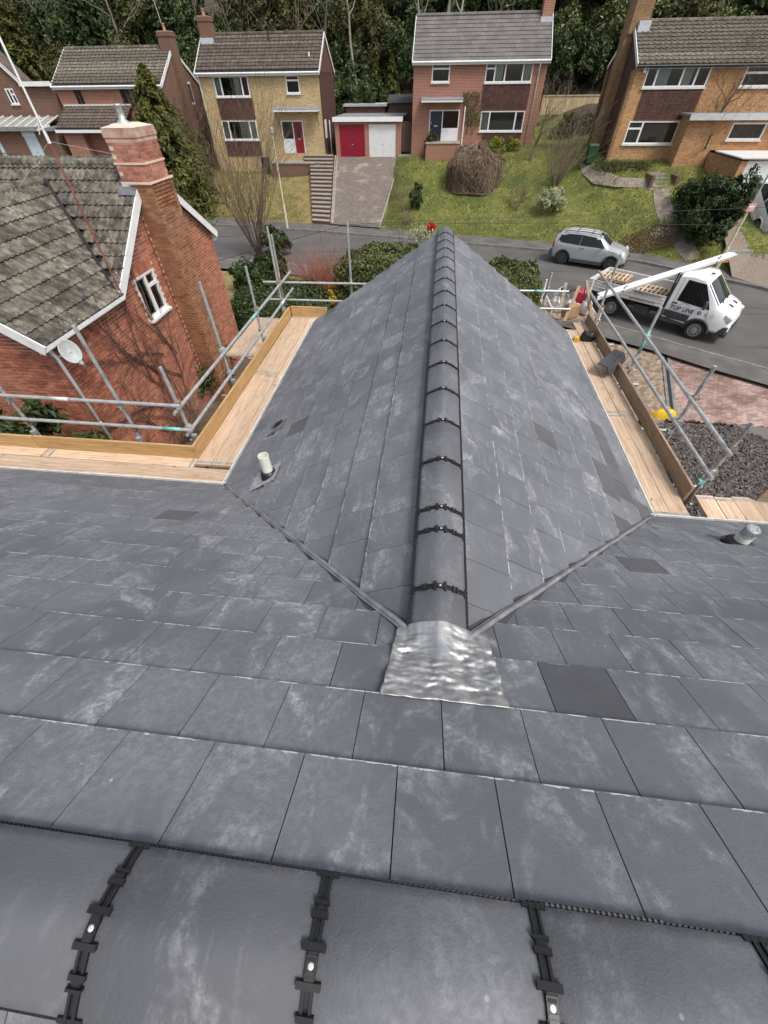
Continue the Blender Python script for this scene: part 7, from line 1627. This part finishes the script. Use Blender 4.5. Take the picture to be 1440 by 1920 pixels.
for i in range(4): mb = MB(); mb.box(b0.x-.65, b0.x+.65, b0.y+.1+.36*i, b0.y+.62+.36*i, b0.z-.4, b0.z+.12+.16*i); mb.build('step', CONC, gs)
for s_ in (-1, 1): mb = MB(); mb.box(b0.x+s_*.75-.09, b0.x+s_*.75+.09, b0.y+.1, b0.y+1.7, b0.z-.3, b0.z+.6); mb.build('side_wall', B_BRN, gs)
gy = 31.5; D_ = rect(1404, 302, 1480, 398, gy); wg = thing('garage', 'garage with white ribbed door at the right edge', 'garage', (D_[0]+1.5, gy, D_[2]))
mb = MB(); mb.box(D_[0]-.35, D_[0]-.003, gy, gy+5, D_[2]-.5, D_[3]+.08); mb.box(D_[0]-.35, D_[0]+4.2, gy, gy+5, D_[3]+.003, D_[3]+.08); mb.build('wall', B_ORG, wg); garage_door(wg, (D_[0], D_[0]+3.8, D_[2], D_[3]), gy-.02, GDOOR_W, 18); mb = MB(); mb.box(D_[0]-.5, D_[0]+4.4, gy-.12, gy+3.2, D_[3]+.09, D_[3]+.15); mb.build('roof', WHITE_OLD, wg)
dv = [base_at(1372, 520), base_at(1500, 560), V(D_[0]+4, gy, D_[2]), V(D_[0]-.2, gy, D_[2])]
mb = MB(); mb.add([dv[0]+V(0, 0, .03), dv[1]+V(0, 0, .03), dv[2]+V(0, 0, .02), dv[3]+V(0, 0, .02)], [(0, 1, 2, 3)]); mb.build('gravel_drive', pm('brown_gravel', (.16, .125, .095), (.27, .22, .17), 14, .95, bump=.5, bsc=30), kind='structure')
# ================================================================ loose things on and by the scaffold
random.seed(9)
def bag(name, label, c, s_, mat, cat='bag', group=None, sq=.0):
    """slumped sack: box pulled in at the top with folds"""
    c = Vector(c); rows = []; n = 20
    for j in range(9):
        t = j/8; z = s_[2]*t; k = 1-.25*t**3-(.6*smooth((t-.75)/.25) if not sq else .1*t); rows.append([c+V(math.copysign(abs(math.cos(a))**.55, math.cos(a))*s_[0]*k*(1+.10*math.sin(3*a+j)+.05*math.sin(7*a)), math.copysign(abs(math.sin(a))**.55, math.sin(a))*s_[1]*k*(1+.08*math.sin(4*a+1.3*j)), z+.03*math.sin(2*a+j)) for a in [2*math.pi*i/n for i in range(n)]])
    mb = MB(); mb.grid(rows, closed=True); b = len(mb.v); mb.f += [tuple(range(n-1, -1, -1)), tuple(8*n+i for i in range(n))]; mb.m += [0, 0]; return mb.build(name, mat, None, sm=True, label=label, cat=cat, group=group)
ZP = ZB+.02; SACKW = pm('white_rubble_sack', (.66, .65, .62), (.50, .48, .45), 9, .6, bump=.4, bsc=25); SACKR = pm('crimson_plastic', (.42, .02, .06), (.30, .015, .05), 8, .4); CARD = pm('cardboard', (.36, .22, .11), (.44, .29, .16), 6, .85)
plat = thing('loading_bay', 'white tube loading cage at the far end of the right scaffold', 'scaffolding', (3.2, 10.2, -6.3))
for x, y in ((2.65, 9.75), (3.75, 9.75), (2.65, 10.9), (3.75, 10.9)): tube_part('standard', (x, y, -6.28), (x, y, -2.0 if y > 10 else -2.2), plat, WHITE_OLD)
for z in (-2.25,):
    for p, q in (((2.65, 9.75), (2.65, 10.9)), ((3.75, 9.75), (3.75, 10.9)), ((2.65, 10.9), (3.75, 10.9))): tube_part('rail', (*p, z), (*q, z), plat, WHITE_OLD)
run_boards(plat, (2.6, 9.72, ZB-.01), (1, 0, 0), (0, 1, 0), 5, [(0, 1.2)], TIMBER)
def spot(x, y, Z): return hitZ(x, y, Z)
bag('rubble_sack', 'white rubble sack slumped at the back of the loading cage', (3.0, 10.55, ZP), (0.180, 0.150, 0.375), SACKW); bag('rubble_sack', 'crimson plastic sack on top of the waste heap', (3.35, 10.35, ZP+.15), (0.128, 0.105, 0.285), SACKR); bag('rubble_sack', 'torn white sack in front of the crimson sack', (3.12, 10.12, ZP), (0.150, 0.120, 0.255), SACKW); bag('rubble_sack', 'large white sack at the right of the waste heap', (3.5, 10.05, ZP), (0.128, 0.150, 0.270), SACKW); bag('rubble_sack', 'pale sack at the left of the waste heap', (2.82, 10.2, ZP), (0.112, 0.150, 0.285), SACKW)
def crate(name, label, c, hs, rz, mat, cat):
    mb = MB(); ca, sa = math.cos(rz), math.sin(rz); mb.obox(c, (ca*hs[0], sa*hs[0], 0), (-sa*hs[1], ca*hs[1], 0), (0, 0, hs[2])); o = mb.build(name, mat, None, label=label, cat=cat); bevel(o, .008); return o
crate('cardboard_box', 'brown cardboard box in the waste heap', (3.12, 9.82, ZP+.13), (.13, .11, .13), .4, CARD, 'box'); crate('plastic_tray', 'dark plastic tray tipped on the waste heap', (3.05, 10.3, ZP+.42), (.16, .11, .04), .8, TRIM, 'tray')
c = spot(1096, 634, ZP); bag('tool_bag', 'small black bag on the right walkway boards', (3.22, 8.62, ZP), (.14, .10, .17), BLACK, sq=1); bag('work_glove', 'crumpled yellow cloth beside the black bag', (2.98, 8.55, ZP), (.07, .06, .08), pm('yellow_cloth', (.60, .42, .06), (.50, .33, .05), 9, .8), 'cloth')
for i, (x0, y0, x1, y1) in enumerate(((2.78, 9.5, 2.95, 10.3), (2.9, 9.4, 3.2, 10.1), (3.55, 9.6, 3.45, 10.5))):
    mb = MB(); mb.bar((x0, y0, ZP+.05), (x1, y1, ZP+.55), .07, .03); mb.build('timber_offcut', TIMBER_G if i else PALD, None, label=['dark timber length leaning at the left of the waste heap', 'grey timber offcut leaning across the waste heap', 'grey timber offcut upright at the right of the waste heap'][i], cat='timber')
# spare ridge tile leaning over the toe board
_p0, _p1 = hitZ(1137, 690, ZB+.22), hitZ(1170, 662, ZB+.34); sp = thing('spare_ridge_tile', 'dark grey spare ridge tile leaning on the right toe board', 'ridge tile', _p0)
_d = (_p1-_p0).normalized(); _s = V(_d.y, -_d.x, 0).normalized(); _u = _s.cross(_d); _L = min(.5, (_p1-_p0).length)
mb = MB(); mb.obox(_p0+_d*_L/2+_s*-.085+_u*.02, _d*_L/2, _s*.09, _u*.010); mb.obox(_p0+_d*_L/2+_s*.045-_u*.055, _d*_L/2, (_s*.45-_u*.9).normalized()*.085, (_s*.9+_u*.45).normalized()*.010); mb.build('tile', pm('dark_ridge_tile', (.05, .051, .056), (.065, .066, .072), 6, .6), sp)
c = hitZ(1243, 783, ZD); tub = thing('yellow_tub', 'bright yellow flexible tub lying by the chipping bed', 'tub', c); YEL = pm('yellow_plastic', (.78, .50, .01), (.66, .40, .01), 5, .45); mb = MB(); rows = []
for r_, h in ((.0, .0), (.24, .0), (.32, .18), (.37, .36), (.39, .37), (.36, .35), (.28, .16), (.20, .02)): rows.append([c+V(math.cos(a)*r_, -.05+h*.25, .03+math.sin(a)*r_*.75) for a in [2*math.pi*i/24 for i in range(24)]])
mb.grid(rows, closed=True); mb.build('body', YEL, tub, sm=True); mb = MB(); mb.tube([c+V(-.1, .04, .30), c+V(-.05, .05, .36), c+V(.05, .05, .36), c+V(.1, .04, .30)], .015, 6); mb.build('handle', YEL, tub)
